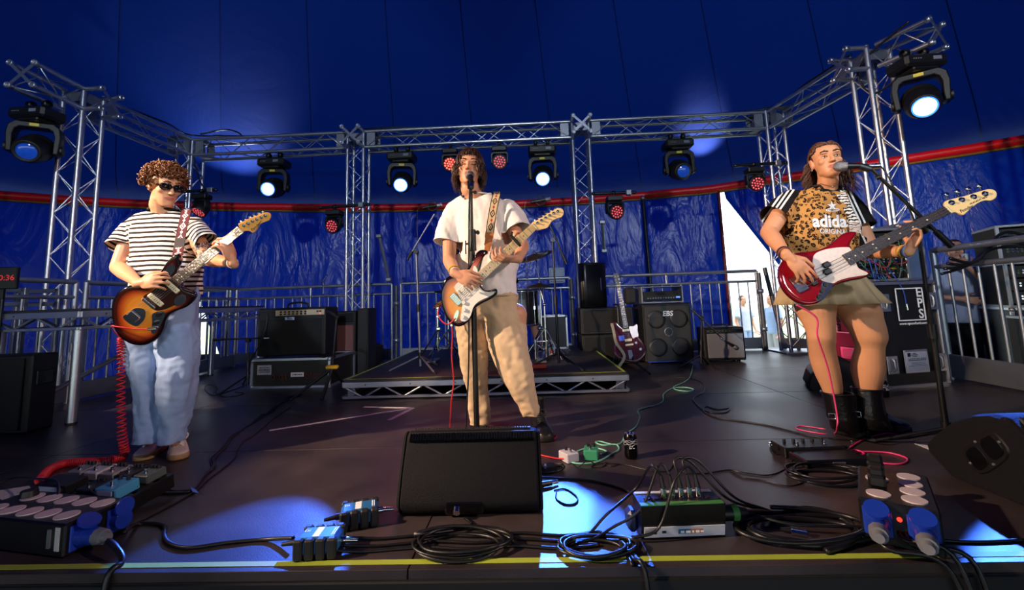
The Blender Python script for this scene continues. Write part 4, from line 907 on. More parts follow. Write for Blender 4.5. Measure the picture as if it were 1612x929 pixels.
# patch rack on the case
def rack(label, loc, rz, w, d, h, rows, side=ALUD):
    t = thing('patch_rack', label, 'rack', loc, rz)
    for x in (-1, 1): bp_(t, 'side_panel', BLACKM, (x*(w/2-.012), d/2, h/2), (.024, d, h), .003)
    bp_(t, 'top_panel', BLACKM, (0, d/2, h-.012), (w, d, .024), .003); bp_(t, 'bottom_panel', BLACKM, (0, d/2, .012), (w, d, .024), .003); bp_(t, 'back_panel', BLACKM, (0, d-.01, h/2), (w-.04, .02, h-.04))
    for x in (-1, 1):
        for z in (.010, h-.010): bp_(t, 'edge_trim', side, (x*(w/2-.010), d/2, z), (.026, d+.004, .026), .003)
        bp_(t, 'edge_trim', side, (x*(w/2-.010), .002, h/2), (.026, .024, h), .003)
    for z in (.01, h-.01): bp_(t, 'edge_trim', side, (0, .002, z), (w, .024, .024), .003)
    hh = (h-.06)/rows
    for r in range(rows):
        z = .03+hh*(r+.5); bp_(t, 'rack_unit', pm('rack_panel', '#141519', .4, .3, .2), (0, .05, z), (w-.06, .03, hh-.006), .003)
        mb = MB(); mb2 = MB(); n = int((w-.1)/.032)
        for i in range(n):
            for zz in ((-.012, .012) if hh > .06 else (0,)):
                q = (-(n-1)*.016+.032*i, .034, z+zz); (mb if (i+r) % 3 else mb2).cyl((q[0], .035, q[2]), (q[0], .026, q[2]), .008, n=8)
        mb.build('socket_row', CHROME, t, True)['kind'] = 'stuff'; mb2.build('knob_row', pm('led_green_dim', '#3a5a48', .4), t, True)['kind'] = 'stuff'
        MB().box((w*.28, .033, z+hh*.3), (.07, .003, .014)).build('label_strip', pm('label_amber', '#b08a30', .5), t, True)
    return t
tr = rack('open patch rack full of coloured cables on the EPS flight case', (3.06, 3.99, .882), -.12, .44, .45, .46, 4)
CCOL = [pm('cord_blue', '#1f3c8f', .5), pm('cord_green', '#1f5a3c', .5), pm('cord_grey', '#4a4d55', .5), pm('cord_red', '#8f1f28', .5), pm('cord_dark', '#15161a', .5)]
Rr = Matrix.Translation((3.06, 3.99, .882))@Matrix.Rotation(-.12, 4, 'Z')
for i in range(22):
    x0, x1 = random.uniform(-.18, .18), random.uniform(-.18, .18); z0_, z1_ = random.uniform(.06, .44), random.uniform(.06, .30); dp = random.uniform(.04, .10)
    pts = [(x0, .03, z0_), (x0, -dp*.6, z0_-.01), ((x0+x1)/2, -dp, min(z0_, z1_)-random.uniform(.0, .10)), (x1, -dp*.6, z1_-.01), (x1, .03, z1_)]
    pts = [(a, b, max(.012, c)) for a, b, c in pts]
    tag(MB().tube([Rr@p for p in spline(pts, 7)], .0045, 5).build('patch_cable', CCOL[i % 5]), '%s patch cable plugged in %s at the %s of the open rack' % (('blue', 'green', 'grey', 'red', 'black')[i % 5], 'low' if z0_ < .2 else 'halfway up' if z0_ < .33 else 'high', 'left' if x0 < -.06 else 'right' if x0 > .06 else 'middle'), 'cable', 'patch cables in the open rack')
for i, (dx, l) in enumerate(((-.02, .26), (.06, .30))):
    pts = [(-.02+dx, .0, .12), (dx, -.05, .05), (.05+dx, -.06, -.08), (.07+dx, -.045, -l+.1)]
    tt = thing('hanging_lead', '%s dangling in front of the EPS flight case' % ('longer blue lead with metal plug' if i else 'shorter blue lead with metal plug'), 'cable', Rr@V(pts[-1]))
    MB().tube([Rr@p for p in spline(pts, 7)], .005, 6).build('cord', CCOL[0], tt); q = Rr@V(pts[-1]); MB().cyl(q, q-V((-.005, 0, .05)), .010, n=10).build('plug', CHROME, tt)
# upright aluminium-edged case lid behind the bass neck
t = flight_case('case_lid', 'blue-grey aluminium-edged case lid standing right of the open patch rack', 'flight case', (3.41, 4.06, .885), .12, .22, .40, .50, '#5d6c8c')
# racks beyond the right railing
t = flight_case('flight_case', 'dark case carrying the racks beyond the right railing', 'flight case', (4.82, 4.18, -.3), -.45, .8, .7, .9, '#15161d')
rack('lower equipment rack beyond the right railing', (4.74, 4.22, .604), -.45, .62, .5, .42, 3)
rack('upper equipment rack at the right edge, slightly tilted', (4.72, 4.22, 1.035), -.45, .62, .5, .34, 2)
rack('rack glimpsed low between the bars of the right railing', (4.20, 3.70, .0), -.4, .4, .35, .55, 4)
pts = [(3.35, 3.75, .92), (3.6, 3.8, .98), (3.9, 3.85, 1.12), (4.2, 3.8, 1.10), (4.5, 3.7, .95)]
for k in range(4): tag(MB().tube(spline([(a, b-.03*k, c+.04*k-.03*k*(i % 2)) for i, (a, b, c) in enumerate(pts)], 10), .012, 6).build('loom_cable', CABLE), 'thick black cable sagging from the open rack rightwards, %s of four' % ('lowest', 'second lowest', 'second highest', 'highest')[k], 'cable', 'loom cables at the right edge')
# wires behind the right railing
for k in range(16):
    x = 3.95+.035*k; y = 3.6+random.uniform(-.05, .05); tag(MB().tube(spline([(x, y, 1.0+random.uniform(-.1, .1)), (x+random.uniform(-.05, .05), y-.03, .7), (x+random.uniform(-.06, .06), y, .35), (x+random.uniform(-.1, .1), y+.03, .01)], 7), .006, 5).build('hanging_cable', CABLE), 'thin black cable hanging behind the right railing, %s of sixteen from the left' % 'first second third fourth fifth sixth seventh eighth ninth tenth eleventh twelfth thirteenth fourteenth fifteenth last'.split()[k], 'cable', 'cable bundle behind the right railing')
# ================================================================ GUITARS
def burst_mat(name, stops, rough=.12):
    m = bpy.data.materials.new(name); m.use_nodes = True; nt = m.node_tree; L = nt.links; b = nt.nodes['Principled BSDF']
    at = nt.nodes.new('ShaderNodeAttribute'); at.attribute_name = 'burst'; r = nt.nodes.new('ShaderNodeValToRGB')
    while len(r.color_ramp.elements) < len(stops): r.color_ramp.elements.new(.5)
    for e, (p, c) in zip(r.color_ramp.elements, stops): e.position = p; e.color = (*lin(c), 1)
    tc = nt.nodes.new('ShaderNodeTexCoord'); n = nt.nodes.new('ShaderNodeTexNoise'); n.inputs['Scale'].default_value = 14; n.inputs['Detail'].default_value = 4; mp = nt.nodes.new('ShaderNodeMapping'); mp.inputs['Scale'].default_value = (1, 9, 9)
    L.new(tc.outputs['Object'], mp.inputs[0]); L.new(mp.outputs[0], n.inputs[0])
    mx = nt.nodes.new('ShaderNodeMix'); mx.data_type = 'RGBA'; mx.blend_type = 'MULTIPLY'; mx.inputs[0].default_value = .3
    L.new(at.outputs['Fac'], r.inputs[0]); L.new(r.outputs[0], mx.inputs[6]); L.new(n.outputs['Fac'], mx.inputs[7]); L.new(mx.outputs[2], b.inputs[0])
    b.inputs['Roughness'].default_value = rough; b.inputs['Coat Weight'].default_value = .6; b.inputs['Coat Roughness'].default_value = .05
    return m
SUN3 = burst_mat('three_tone_sunburst', [(0, '#f0a53a'), (.55, '#e48a28'), (.74, '#b8481a'), (.86, '#4a120c'), (.96, '#0e0808')])
RED_B = burst_mat('candy_red', [(0, '#9a1020'), (.9, '#8c0c1c'), (1, '#6a0814')])
PUR_B = burst_mat('plum_purple', [(0, '#4a1626'), (.9, '#401222'), (1, '#2a0c18')])
MAPLE = pm('maple', '#e6c48a', .3, 0, .12, 8, coat=.4); MAPLED = pm('maple_amber', '#cf9448', .3, 0, .12, 8, coat=.4); ROSE = pm('rosewood', '#5a3322', .45, 0, .25, 40); ROSED = pm('dark_rosewood', '#33211c', .45, 0, .25, 40)
NICKEL = pm('nickel', '#c9c9cc', .2, 1, .05); CREAM = pm('cream_plastic', '#e2d6ae', .4); GUARDW = pm('white_guard', '#ece8e2', .35, 0, .04)
TORT = pm('tortoise_guard', '#331610', .25, 0, .8, 45, coat=.3); PEARL = pm('pearl_guard', '#d9cdc6', .3, 0, .18, 70); SILVG = pm('silver_guard', '#b9b4b8', .3, .4, .1)
class Guitar:
    def __init__(s, name, label, br, nut, tilt=(0, 0, 0), off=(0, 0), sc=1.0, cat='guitar', body=None):
        """br, nut: (px, py, Y) of bridge and nut on the face plane"""
        s.off, s.sc = off, sc
        s.o = A(*br); N = A(*nut); s.u = (N-s.o).normalized(); n0 = (CO-s.o).normalized()+V(tilt); s.n = (n0-s.u*n0.dot(s.u)).normalized(); s.v = s.n.cross(s.u)
        s.M = frame(s.o, s.u, s.v, s.n); s.L = (N-s.o).length
        s.t = thing(name, label, cat, s.o); s.t.matrix_basis = s.M; s.t.location = s.o; s.t.rotation_euler = s.M.to_euler(); s.t.matrix_basis = s.M
    def l(s, x, y):   # crop pixel -> guitar plane
        px, py = s.off[0]+x/s.sc, s.off[1]+y/s.sc; d = ray(px, py); k = (s.o-CO).dot(s.n)/d.dot(s.n); q = CO+d*k-s.o; return V((q.dot(s.u), q.dot(s.v)))
    def ls(s, pts): return [s.l(*p) for p in pts]
    def W(s, u, v, z=0): return s.M@V((u, v, z))
    def body(s, pts, mat, th=.044, side=None, cen=None):
        P2 = [p.xy for p in spline([(*s.l(*p), 0) for p in pts], 5, True)]; n = len(P2)
        ar = sum(P2[i].x*P2[(i+1) % n].y-P2[(i+1) % n].x*P2[i].y for i in range(n))
        if ar < 0: P2 = P2[::-1]
        cen = s.l(*cen) if cen else sum(P2, V((0, 0)))/n; s.poly = P2
        vs = []; bt = []; fs = []; K = 9
        lv = [(0.0, -th+.006), (0, -.008), (.4, -.0025)]
        def ring_(off, z, b):
            for i in range(n):
                a = P2[i]-P2[i-1]; c = P2[(i+1) % n]-P2[i]; nn = (V((-a.y, a.x)).normalized()+V((-c.y, c.x)).normalized()); nn = nn.normalized() if nn.length > 1e-6 else V((0, 0)); q = P2[i]+nn*off; vs.append((q.x, q.y, z)); bt.append(b)
        ring_(.006, -th, 1); ring_(.0, -th+.007, 1); ring_(0, -.008, 1); ring_(.003, -.002, 1); ring_(.007, 0, .97)
        base = [V(v[:2]) for v in vs[-n:]]
        for k in range(1, K):
            f = k/K
            for i in range(n): q = base[i].lerp(cen, f); vs.append((q.x, q.y, 0)); bt.append((1-f)*.97)
        vs.append((cen.x, cen.y, 0)); bt.append(0); R_ = 5+K-1
        for r in range(R_-1):
            for i in range(n): fs.append((r*n+i, r*n+(i+1) % n, (r+1)*n+(i+1) % n, (r+1)*n+i))
        for i in range(n): fs.append(((R_-1)*n+i, (R_-1)*n+(i+1) % n, len(vs)-1))
        fs.append(list(range(n))[::-1])
        mb = MB().add(vs, fs, True); o = mb.build('body', mat, s.t, True)
        at = o.data.attributes.new('burst', 'FLOAT', 'POINT'); at.data.foreach_set('value', bt)
        return o
    def plate(s, name, pts, mat, z=0, th=.0025, sm=4, par=None, bv=0):
        P2 = s.ls(pts)
        if sm: P2 = [p.xy for p in spline([(*p, 0) for p in P2], sm, True)]
        return MB().prism(P2, z, z+th, None, bv).build(name, mat, par or s.t, True)
    def rect(s, name, c, su, sv, z, th, mat, bv=.002, ang=0, par=None):
        c = s.l(*c) if isinstance(c, tuple) else c
        return MB().box((c.x, c.y, z+th/2), (su, sv, th), Matrix.Rotation(ang, 3, 'Z'), bv).build(name, mat, par or s.t, True)
    def knob(s, c, r=.011, h=.014, mat=BLACK, z=.002):
        c = s.l(*c); return MB().cyl((c.x, c.y, z), (c.x, c.y, z+h), r, r*.85, n=16).build('control_knob', mat, s.t, True)
    def neck(s, u0, w0, w1, fbm, backm, nf=21, zt=.010, scale=None, fmat=NICKEL, ndots=True, dotm=CREAM, nstr=6):
        L1 = s.L; P2 = [(u0, -w0/2), (L1, -w1/2), (L1, w1/2), (u0, w0/2)]
        MB().prism(P2, zt-.007, zt, None, .0012).build('fretboard', fbm, s.t, True)
        rings = []
        for u, w in ((u0, w0), (L1*.5+u0*.5, (w0+w1)/2), (L1, w1)):
            rings.append([V((u, w/2*math.cos(a), zt-.006-.019*abs(math.sin(a)) if math.sin(a) < 0 else zt-.006)) for a in [k*PI/6 for k in range(12)]])
        MB().loft(rings).build('neck', backm, s.t, True)
        scale = scale or L1; mb = MB(); k = 0
        for i in range(1, nf+1):
            u = L1-(scale-scale/2**(i/12))
            if u < u0+.004: break
            w = w1+(w0-w1)*(L1-u)/(L1-u0); mb.box((u, 0, zt+.0006), (.0022, w*.97, .0016))
        mb.build('fret_wires', fmat, s.t, True)['kind'] = 'stuff'
        mb = MB()
        for i in (3, 5, 7, 9, 12, 15, 17, 19):
            f = lambda j: L1-(scale-scale/2**(j/12)); u = (f(i)+f(i-1))/2
            if u < u0+.01: continue
            for dv in ((-.011, .011) if i == 12 else (0,)): mb.cyl((u, dv, zt), (u, dv, zt+.0008), .0034, n=10)
        if ndots: mb.build('inlay_dots', dotm, s.t, True)['kind'] = 'stuff'
        MB().box((L1+.002, 0, zt), (.005, w1, .006)).build('nut', CREAM, s.t, True)
        mb = MB()
        for i in range(nstr):
            f = (i/(nstr-1)-.5); mb.cyl((-.02, f*.052, .013), (L1, f*w1*.82, zt+.003), .0009 if nstr == 6 else .0014, n=4, cap=False)
        mb.build('strings', NICKEL, s.t, True)['kind'] = 'stuff'
    def head(s, pts, mat, tun, keys=None, zt=.008, th=.014, kr=.008, key_off=(0, .024)):
        P2 = [p.xy for p in spline([(*p, 0) for p in s.ls(pts)], 4, True)]
        h = MB().prism(P2, zt-th-.002, zt-.002, None, .002).build('headstock', mat, s.t, True)
        for i, c in enumerate(tun):
            c = s.l(*c); MB().cyl((c.x, c.y, zt-.002), (c.x, c.y, zt+.002), kr, n=14).cyl((c.x, c.y, zt+.002), (c.x, c.y, zt+.014), kr*.45, n=10).build('tuner_post', CHROME, h, True)
            k = s.l(*keys[i]) if keys else V((c.x+key_off[0], c.y+key_off[1]))
            MB().cyl((c.x, c.y, zt-.016), (k.x, k.y, zt-.016), kr*.32, n=8).sph((k.x, k.y, zt-.016), (kr*.95, kr*.95, kr*.45), 10, 6).build('tuner_key', CHROME, h, True)
        return h
    def text(s, txt, c, size, mat, z, ang=0, **kw):
        c = s.l(*c); return text_mesh(txt, size, mat, 'lettering', s.M@Matrix.Translation((c.x, c.y, z))@Matrix.Rotation(ang, 4, 'Z'), s.t, **kw)
def ribbon(t, name, pts, w, side, mat, th=.003, uvname=True):
    """strap: list of world points, width along a side vector; keeps a 'run' attribute along and 'across' over the width"""
    pts = spline(pts, 8); vs = []; fs = []; run = []; ac = []; Lc = 0
    for i, p in enumerate(pts):
        tdir = (pts[min(i+1, len(pts)-1)]-pts[max(i-1, 0)]).normalized(); sv = side[min(len(side)-1, int(i/len(pts)*len(side)))] if isinstance(side, list) else side
        sd = (V(sv)-tdir*V(sv).dot(tdir)).normalized(); nn = sd.cross(tdir)
        if i: Lc += (p-pts[i-1]).length
        ww = w[min(len(w)-1, int(i/len(pts)*len(w)))] if isinstance(w, list) else w
        for a, b in ((-.5, -.5), (-.5, .5), (.5, .5), (.5, -.5)): vs.append(p+sd*ww*a+nn*th*b); run.append(Lc); ac.append(a)
        if i:
            k = (i-1)*4
            for j in range(4): fs.append((k+j, k+(j+1) % 4, k+4+(j+1) % 4, k+4+j))
    o = MB().add(vs, fs, False).build(name, mat, t)
    for nm, d in (('run', run), ('across', ac)): o.data.attributes.new(nm, 'FLOAT', 'POINT').data.foreach_set('value', d)
    return o
def strap_mat(name, base, mark, mark2, edge, mode):
    m = bpy.data.materials.new(name); m.use_nodes = True; nt = m.node_tree; L = nt.links; b = nt.nodes['Principled BSDF']; b.inputs['Roughness'].default_value = .75
    def att(n): a = nt.nodes.new('ShaderNodeAttribute'); a.attribute_name = n; return a.outputs['Fac']
    def mth(op, a, c=None, d=None):
        q = nt.nodes.new('ShaderNodeMath'); q.operation = op
        for i, x in enumerate((a, c, d)):
            if x is None: continue
            if isinstance(x, (int, float)): q.inputs[i].default_value = x
            else: L.new(x, q.inputs[i])
        return q.outputs[0]
    def mix(f, a, c):
        q = nt.nodes.new('ShaderNodeMix'); q.data_type = 'RGBA'; L.new(f, q.inputs[0])
        for i, x in ((6, a), (7, c)):
            if isinstance(x, str): q.inputs[i].default_value = (*lin(x), 1)
            else: L.new(x, q.inputs[i])
        return q.outputs[2]
    r, a = att('run'), mth('ABSOLUTE', att('across'))
    if mode == 'zebra':
        w = nt.nodes.new('ShaderNodeTexNoise'); w.inputs['Scale'].default_value = 1; cb = nt.nodes.new('ShaderNodeCombineXYZ'); L.new(mth('MULTIPLY', r, 50), cb.inputs[0]); L.new(mth('MULTIPLY', att('across'), 2.2), cb.inputs[1]); L.new(cb.outputs[0], w.inputs[0])
        col = mix(mth('GREATER_THAN', mth('SINE', mth('ADD', mth('MULTIPLY', r, 330), mth('MULTIPLY', w.outputs['Fac'], 9))), .1), base, mark)
    else:
        fr = mth('ABSOLUTE', mth('SUBTRACT', mth('FRACT', mth('MULTIPLY', r, mode[0])), .5))
        dia = mth('ADD', fr, a)       # diamond distance
        col = mix(mth('MULTIPLY', mth('LESS_THAN', dia, .34), mth('GREATER_THAN', dia, .2)), base, mark)
        col = mix(mth('LESS_THAN', dia, .10), col, mark2)
        fr2 = mth('ABSOLUTE', mth('SUBTRACT', mth('FRACT', mth('ADD', mth('MULTIPLY', r, mode[0]), .5)), .5)); col = mix(mth('LESS_THAN', mth('ADD', fr2, a), .16), col, mark2)
        col = mix(mth('GREATER_THAN', a, .40), col, edge)
    L.new(col, b.inputs[0]); return m
# ---- offset-body sunburst guitar (striped-shirt player)
g = Guitar('offset_guitar', 'sunburst offset-body electric guitar held by the striped-shirt guitarist', (150+232/2.903, 230+728/2.903, 2.27), (150+662/2.903, 230+383/2.903, 2.27), (0, 0, .10), (150, 230), 2.903); GJ = g
g.body([(374, 498), (352, 505), (322, 535), (298, 572), (262, 612), (225, 635), (180, 638), (140, 645), (100, 670), (78, 710), (71, 760), (80, 820), (105, 870), (150, 902), (200, 914), (245, 906), (285, 880), (308, 842), (318, 802), (337, 775), (372, 755), (410, 740), (440, 716), (453, 692), (445, 674), (418, 664), (396, 652), (384, 632), (376, 612), (362, 592), (366, 572), (378, 548), (384, 520)], SUN3, .045, cen=(240, 755))
g.plate('pickguard', [(342, 592), (318, 600), (296, 625), (276, 650), (252, 670), (228, 680), (222, 696), (250, 730), (276, 750), (320, 745), (372, 722), (408, 706), (424, 690), (408, 676), (388, 660), (376, 636), (366, 612)], TORT, .0, .0022)
g.plate('horn_plate', [(298, 590), (318, 566), (345, 540), (362, 545), (366, 560), (352, 585), (325, 606), (304, 612)], CHROME, .0024, .0015)
g.plate('switch_plate', [(362, 712), (370, 690), (395, 678), (414, 684), (416, 704), (400, 722), (372, 730)], CHROME, .0024, .0015)
g.plate('control_plate', [(262, 768), (296, 754), (322, 764), (308, 800), (288, 838), (268, 858), (257, 846), (262, 806)], CHROME, .0024, .0015)
g.plate('tremolo_plate', [(128, 782), (152, 760), (186, 740), (224, 745), (231, 768), (222, 795), (192, 822), (160, 812)], CHROME, .0, .003)
g.rect('tailpiece', (178, 776), .035, .055, .003, .008, NICKEL); g.rect('bridge', (247, 718), .016, .075, .0, .012, NICKEL)
for c in ((352, 641), (279, 702)):
    p = g.rect('pickup', c, .028, .085, .002, .008, CREAM, .004)
    mb = MB(); cc = g.l(*c)
    for i in range(6): mb.cyl((cc.x, cc.y+(i-2.5)*.0105, .010), (cc.x, cc.y+(i-2.5)*.0105, .0115), .0026, n=8)
    mb.build('pole_pieces', NICKEL, p, True)
for c in ((292, 768), (281, 806)): g.knob(c, .012, .014, BLACK, .004)
g.knob((275, 836), .006, .008, CHROME, .004)
g.neck(g.l(365, 600).x-.015, .056, .043, ROSE, MAPLED, 21)
g.head([(655, 358), (668, 350), (700, 333), (740, 318), (772, 305), (796, 306), (803, 322), (794, 340), (772, 348), (752, 360), (738, 382), (722, 396), (706, 388), (684, 388), (672, 392)], MAPLED, [(680, 362), (700, 352), (720, 342), (740, 333), (760, 324), (778, 316)], key_off=(0, .022))
g.text('Fender', (735, 368), .022, BLACK, .0065, .05, shear=.3); g.rect('small_print', (752, 352), .034, .003, .006, .0006, BLACK, 0, .25)
# ---- sunburst double-cutaway guitar (singer)
g = Guitar('double_cutaway_guitar', 'sunburst double-cutaway electric guitar with white guard held by the singer', (600+458/3.871, 380+352/3.871, 2.53), (660+622/3.4423, 210+505/3.4423, 2.50), (0, 0, .12), (600, 380), 3.871); GS = g
g.body([(640, 54), (605, 52), (577, 76), (556, 122), (530, 160), (500, 186), (462, 196), (420, 208), (390, 230), (372, 270), (364, 330), (372, 400), (395, 465), (430, 506), (470, 521), (510, 506), (540, 474), (552, 436), (582, 400), (622, 375), (672, 350), (702, 324), (707, 302), (694, 288), (660, 298), (630, 296), (608, 275), (596, 246), (592, 214), (604, 160), (614, 120), (626, 90), (648, 72)], SUN3, .045, cen=(455, 370))
g.plate('pickguard', [(446, 280), (470, 250), (510, 238), (552, 190), (566, 150), (586, 170), (588, 220), (592, 255), (606, 284), (632, 304), (672, 310), (690, 306), (682, 324), (640, 344), (592, 368), (562, 402), (548, 446), (528, 480), (500, 488), (484, 476), (490, 430), (494, 380), (478, 340), (462, 312)], GUARDW, .0, .0022)
for c in ((490, 328), (520, 300), (552, 270)): g.rect('pickup', c, .018, .072, .002, .007, GUARDW, .005)
g.rect('bridge', (456, 352), .038, .072, 0, .010, NICKEL)
for c in ((503, 372), (505, 416), (497, 460)): g.knob(c, .0115, .013, GUARDW)
g.plate('jack_plate', [(444, 455), (462, 420), (474, 425), (470, 455), (456, 485), (446, 478)], CHROME, .0, .003)
g.knob((430, 510), .008, .01, CHROME)
g.neck(g.l(572, 232).x-.03, .056, .043, MAPLE, MAPLE, 21, dotm=BLACK)
g.off, g.sc = (660, 210), 3.4423
g.head([(610, 488), (640, 470), (680, 447), (720, 422), (750, 406), (775, 411), (783, 432), (771, 454), (742, 464), (716, 480), (694, 512), (664, 521), (634, 524)], MAPLE, [(640, 487), (662, 473), (684, 459), (706, 446), (728, 434), (750, 424)], key_off=(0, .022))
c = g.l(522, 582); t = g.rect('capo', (522, 582), .018, .068, .012, .012, BLACK, .004); MB().box((c.x, c.y-.036, -.002), (.016, .012, .04), bv=.003).cyl((c.x, c.y+.036, .01), (c.x+.02, c.y+.05, .0), .007).build('capo_lever', BLACK, t, True)
# ---- candy red short-scale bass
g = Guitar('bass_guitar', 'candy red bass guitar with pearl guard held by the bass player', (1170+290/3.316, 200+820/3.316, 2.29), (1340+557/3.717, 270+228/3.717, 2.20), (0, 0, .08), (1170, 200), 3.316, 'bass guitar'); GB = g
g.body([(590, 545), (560, 543), (520, 556), (478, 590), (430, 625), (370, 645), (300, 652), (240, 668), (202, 702), (187, 750), (195, 810), (225, 860), (270, 900), (320, 923), (370, 923), (412, 904), (442, 868), (472, 832), (512, 812), (570, 797), (630, 786), (662, 766), (658, 748), (630, 744), (606, 728), (592, 702), (578, 672), (562, 640), (560, 612), (572, 585), (592, 560)], RED_B, .042, cen=(380, 780))
g.plate('pickguard', [(362, 692), (376, 662), (420, 642), (480, 631), (530, 628), (556, 632), (572, 665), (586, 705), (602, 738), (646, 760), (640, 772), (560, 785), (505, 799), (470, 816), (440, 812), (410, 802), (388, 776), (368, 735)], PEARL, 0, .0022)
g.plate('control_plate', [(412, 808), (440, 812), (468, 822), (446, 862), (420, 898), (386, 910), (378, 896), (394, 868), (404, 838)], CHROME, .0, .0035)
for c in ((428, 826), (410, 858), (394, 888)): g.knob(c, .012, .014, BLACK, .0035)
for c in ((432, 722), (437, 757)):
    p = g.rect('pickup', c, .038, .030, .002, .012, BLACK, .012)
g.rect('bridge', (288, 820), .055, .085, 0, .010, CHROME); g.rect('string_mute', (356, 800), .030, .062, 0, .012, BLACK, .004)
g.knob((278, 925), .007, .012, CHROME, -.02)
g.neck(g.l(528, 690).x, .062, .042, ROSED, MAPLE, 19, nstr=4)
g.off, g.sc = (1340, 270), 3.717
g.head([(546, 178), (546, 205), (570, 248), (606, 240), (648, 256), (668, 245), (700, 214), (745, 184), (778, 172), (816, 172), (843, 154), (847, 130), (832, 111), (798, 106), (740, 121), (660, 146), (600, 160)], MAPLE, [(580, 187), (640, 170), (708, 152), (775, 135)], [(562, 130), (627, 112), (690, 95), (757, 80)], kr=.013)
g.text('MUSTANG BASS', (740, 172), .0115, BLACK, .0065, -.03); g.text('Fender', (668, 222), .022, BLACK, .0065, -.02, shear=.3)
# ---- plum guitar on its stand by the bass stack
g = Guitar('single_cut_guitar', 'plum purple electric guitar standing upright by the bass cabinet', (880+428/3.871, 380+635/3.871, 5.02), (880+362/3.871, 380+270/3.871, 5.12), (0, 0, .05), (880, 380), 3.871)
g.body([(345, 488), (320, 490), (311, 520), (325, 560), (339, 610), (331, 655), (346, 702), (386, 727), (440, 739), (490, 731), (526, 696), (531, 650), (511, 610), (486, 580), (478, 545), (482, 515), (470, 502), (448, 516), (424, 526), (396, 528), (370, 512)], PUR_B, .045, cen=(430, 650))
g.plate('pickguard', [(428, 520), (455, 518), (476, 506), (479, 545), (484, 578), (466, 584), (452, 592), (440, 570), (432, 545)], SILVG, .0, .002)
for c in ((408, 542), (423, 602)): g.rect('pickup', c, .026, .075, .0, .009, CREAM, .003)
g.rect('bridge', (429, 630), .018, .085, 0, .012, CREAM); g.rect('tailpiece', (436, 690), .10, .045, 0, .008, CHROME); g.rect('sticker', (382, 590), .055, .06, .0, .001, pm('blue_sticker', '#2a4fd0', .5))
for c in ((470, 618), (497, 657)): g.knob(c, .014, .016, ALUD)
g.neck(g.l(404, 530).x, .054, .043, ROSED, ROSED, 21)
g.head([(348, 268), (335, 225), (331, 200), (350, 195), (364, 203), (372, 235), (378, 264)], BLACK, [(343, 215), (346, 235), (350, 254), (362, 212), (366, 232), (370, 252)], [(330, 218), (333, 238), (336, 257), (376, 208), (380, 228), (384, 248)])
ribbon(g.t, 'strap', [g.W(*g.l(322, 500), .0), A(880+335/3.871, 380+560/3.871, 4.97), A(880+350/3.871, 380+620/3.871, 4.95), A(880+398/3.871, 380+700/3.871, 4.96), A(880+360/3.871, 380+768/3.871, 4.96)], .03, V((1, 0, 0)), pm('olive_strap', '#8a8470', .8))
st = thing('guitar_stand', 'black guitar stand holding the plum guitar upright', 'guitar stand', (g.o.x, 5.12, 0))
bx = A(978, 575, 5.15); nk = A(972, 470, 5.2)
MB().cyl((bx.x, 5.15, .1), (nk.x, 5.22, .74), .011).build('neck_tube', BLACK, st); MB().tube([(nk.x-.06, 5.14, .74), (nk.x-.05, 5.2, .74), (nk.x+.05, 5.2, .74), (nk.x+.06, 5.14, .74)], .009, 8).build('neck_fork', BLACK, st)
for f in ((bx.x-.22, 4.9), (bx.x+.24, 4.85), (bx.x, 5.5)): MB().cyl((bx.x, 5.15, .22), (f[0], f[1], .012), .011).build('leg', BLACK, st)
for s_ in (-.09, .09): MB().tube([(bx.x+.02, 5.15, .17), (bx.x+s_, 5.08, .15), (bx.x+s_, 4.96, .15), (bx.x+s_, 4.94, .18)], .010, 8).build('cradle_arm', BLACK, st)
# ================================================================ PEOPLE
def remesh(mb, vox, it=4, name='m'):
    me = bpy.data.meshes.new(name); me.from_pydata([tuple(p) for p in mb.v], [], mb.f); o = bpy.data.objects.new(name, me); C.objects.link(o)
    bm = bmesh.new(); bm.from_mesh(me); bmesh.ops.remove_doubles(bm, verts=bm.verts, dist=1e-5); bmesh.ops.recalc_face_normals(bm, faces=bm.faces); bm.to_mesh(me); bm.free()
    r = o.modifiers.new('r', 'REMESH'); r.mode = 'VOXEL'; r.voxel_size = vox; r.use_smooth_shade = True
    if it: s = o.modifiers.new('s', 'SMOOTH'); s.factor = .5; s.iterations = it
    dg = bpy.context.evaluated_depsgraph_get(); out = bpy.data.meshes.new_from_object(o.evaluated_get(dg)); bpy.data.objects.remove(o); bpy.data.meshes.remove(me)
    return out
def put(me, name, mat, parent):
    m = Matrix.Identity(4); p = parent
    while p is not None: m = p.matrix_basis@m; p = p.parent
    me.transform(m.inverted()); me.materials.clear(); me.materials.append(mat)
    for p in me.polygons: p.use_smooth = True
    return link(name, me, parent)
def attr(me, name, vals): me.attributes.new(name, 'FLOAT', 'POINT').data.foreach_set('value', vals)
def chain(mb, pts, n=14):
    """pts: (point, radius) list -> tapered limb of cones and joint spheres"""
    for (p, r), (q, s) in zip(pts, pts[1:]): mb.cyl(p, q, r, s, n)
    for p, r in pts: mb.sph(p, r, n, 8)
def ring_(L, R, dep, n=24, e=.85, back=None):
    L = V(L); R = V(R); c = (L+R)/2; s = (R-L)/2; f = V((s.y, -s.x, 0)).normalized()   # towards the camera
    out = []
    for k in range(n):
        a = 2*PI*k/n; ca, sa = math.cos(a), math.sin(a); ca = math.copysign(abs(ca)**e, ca); sa = math.copysign(abs(sa)**e, sa)
        out.append(c+s*ca+f*(dep if sa > 0 else (back or dep))*sa)
    return out
def SR(rings, k=3):
    """smooth extra rings between the given ones"""
    cols = [spline([r[j] for r in rings], k) for j in range(len(rings[0]))]; return [[c[i] for c in cols] for i in range(len(cols[0]))]
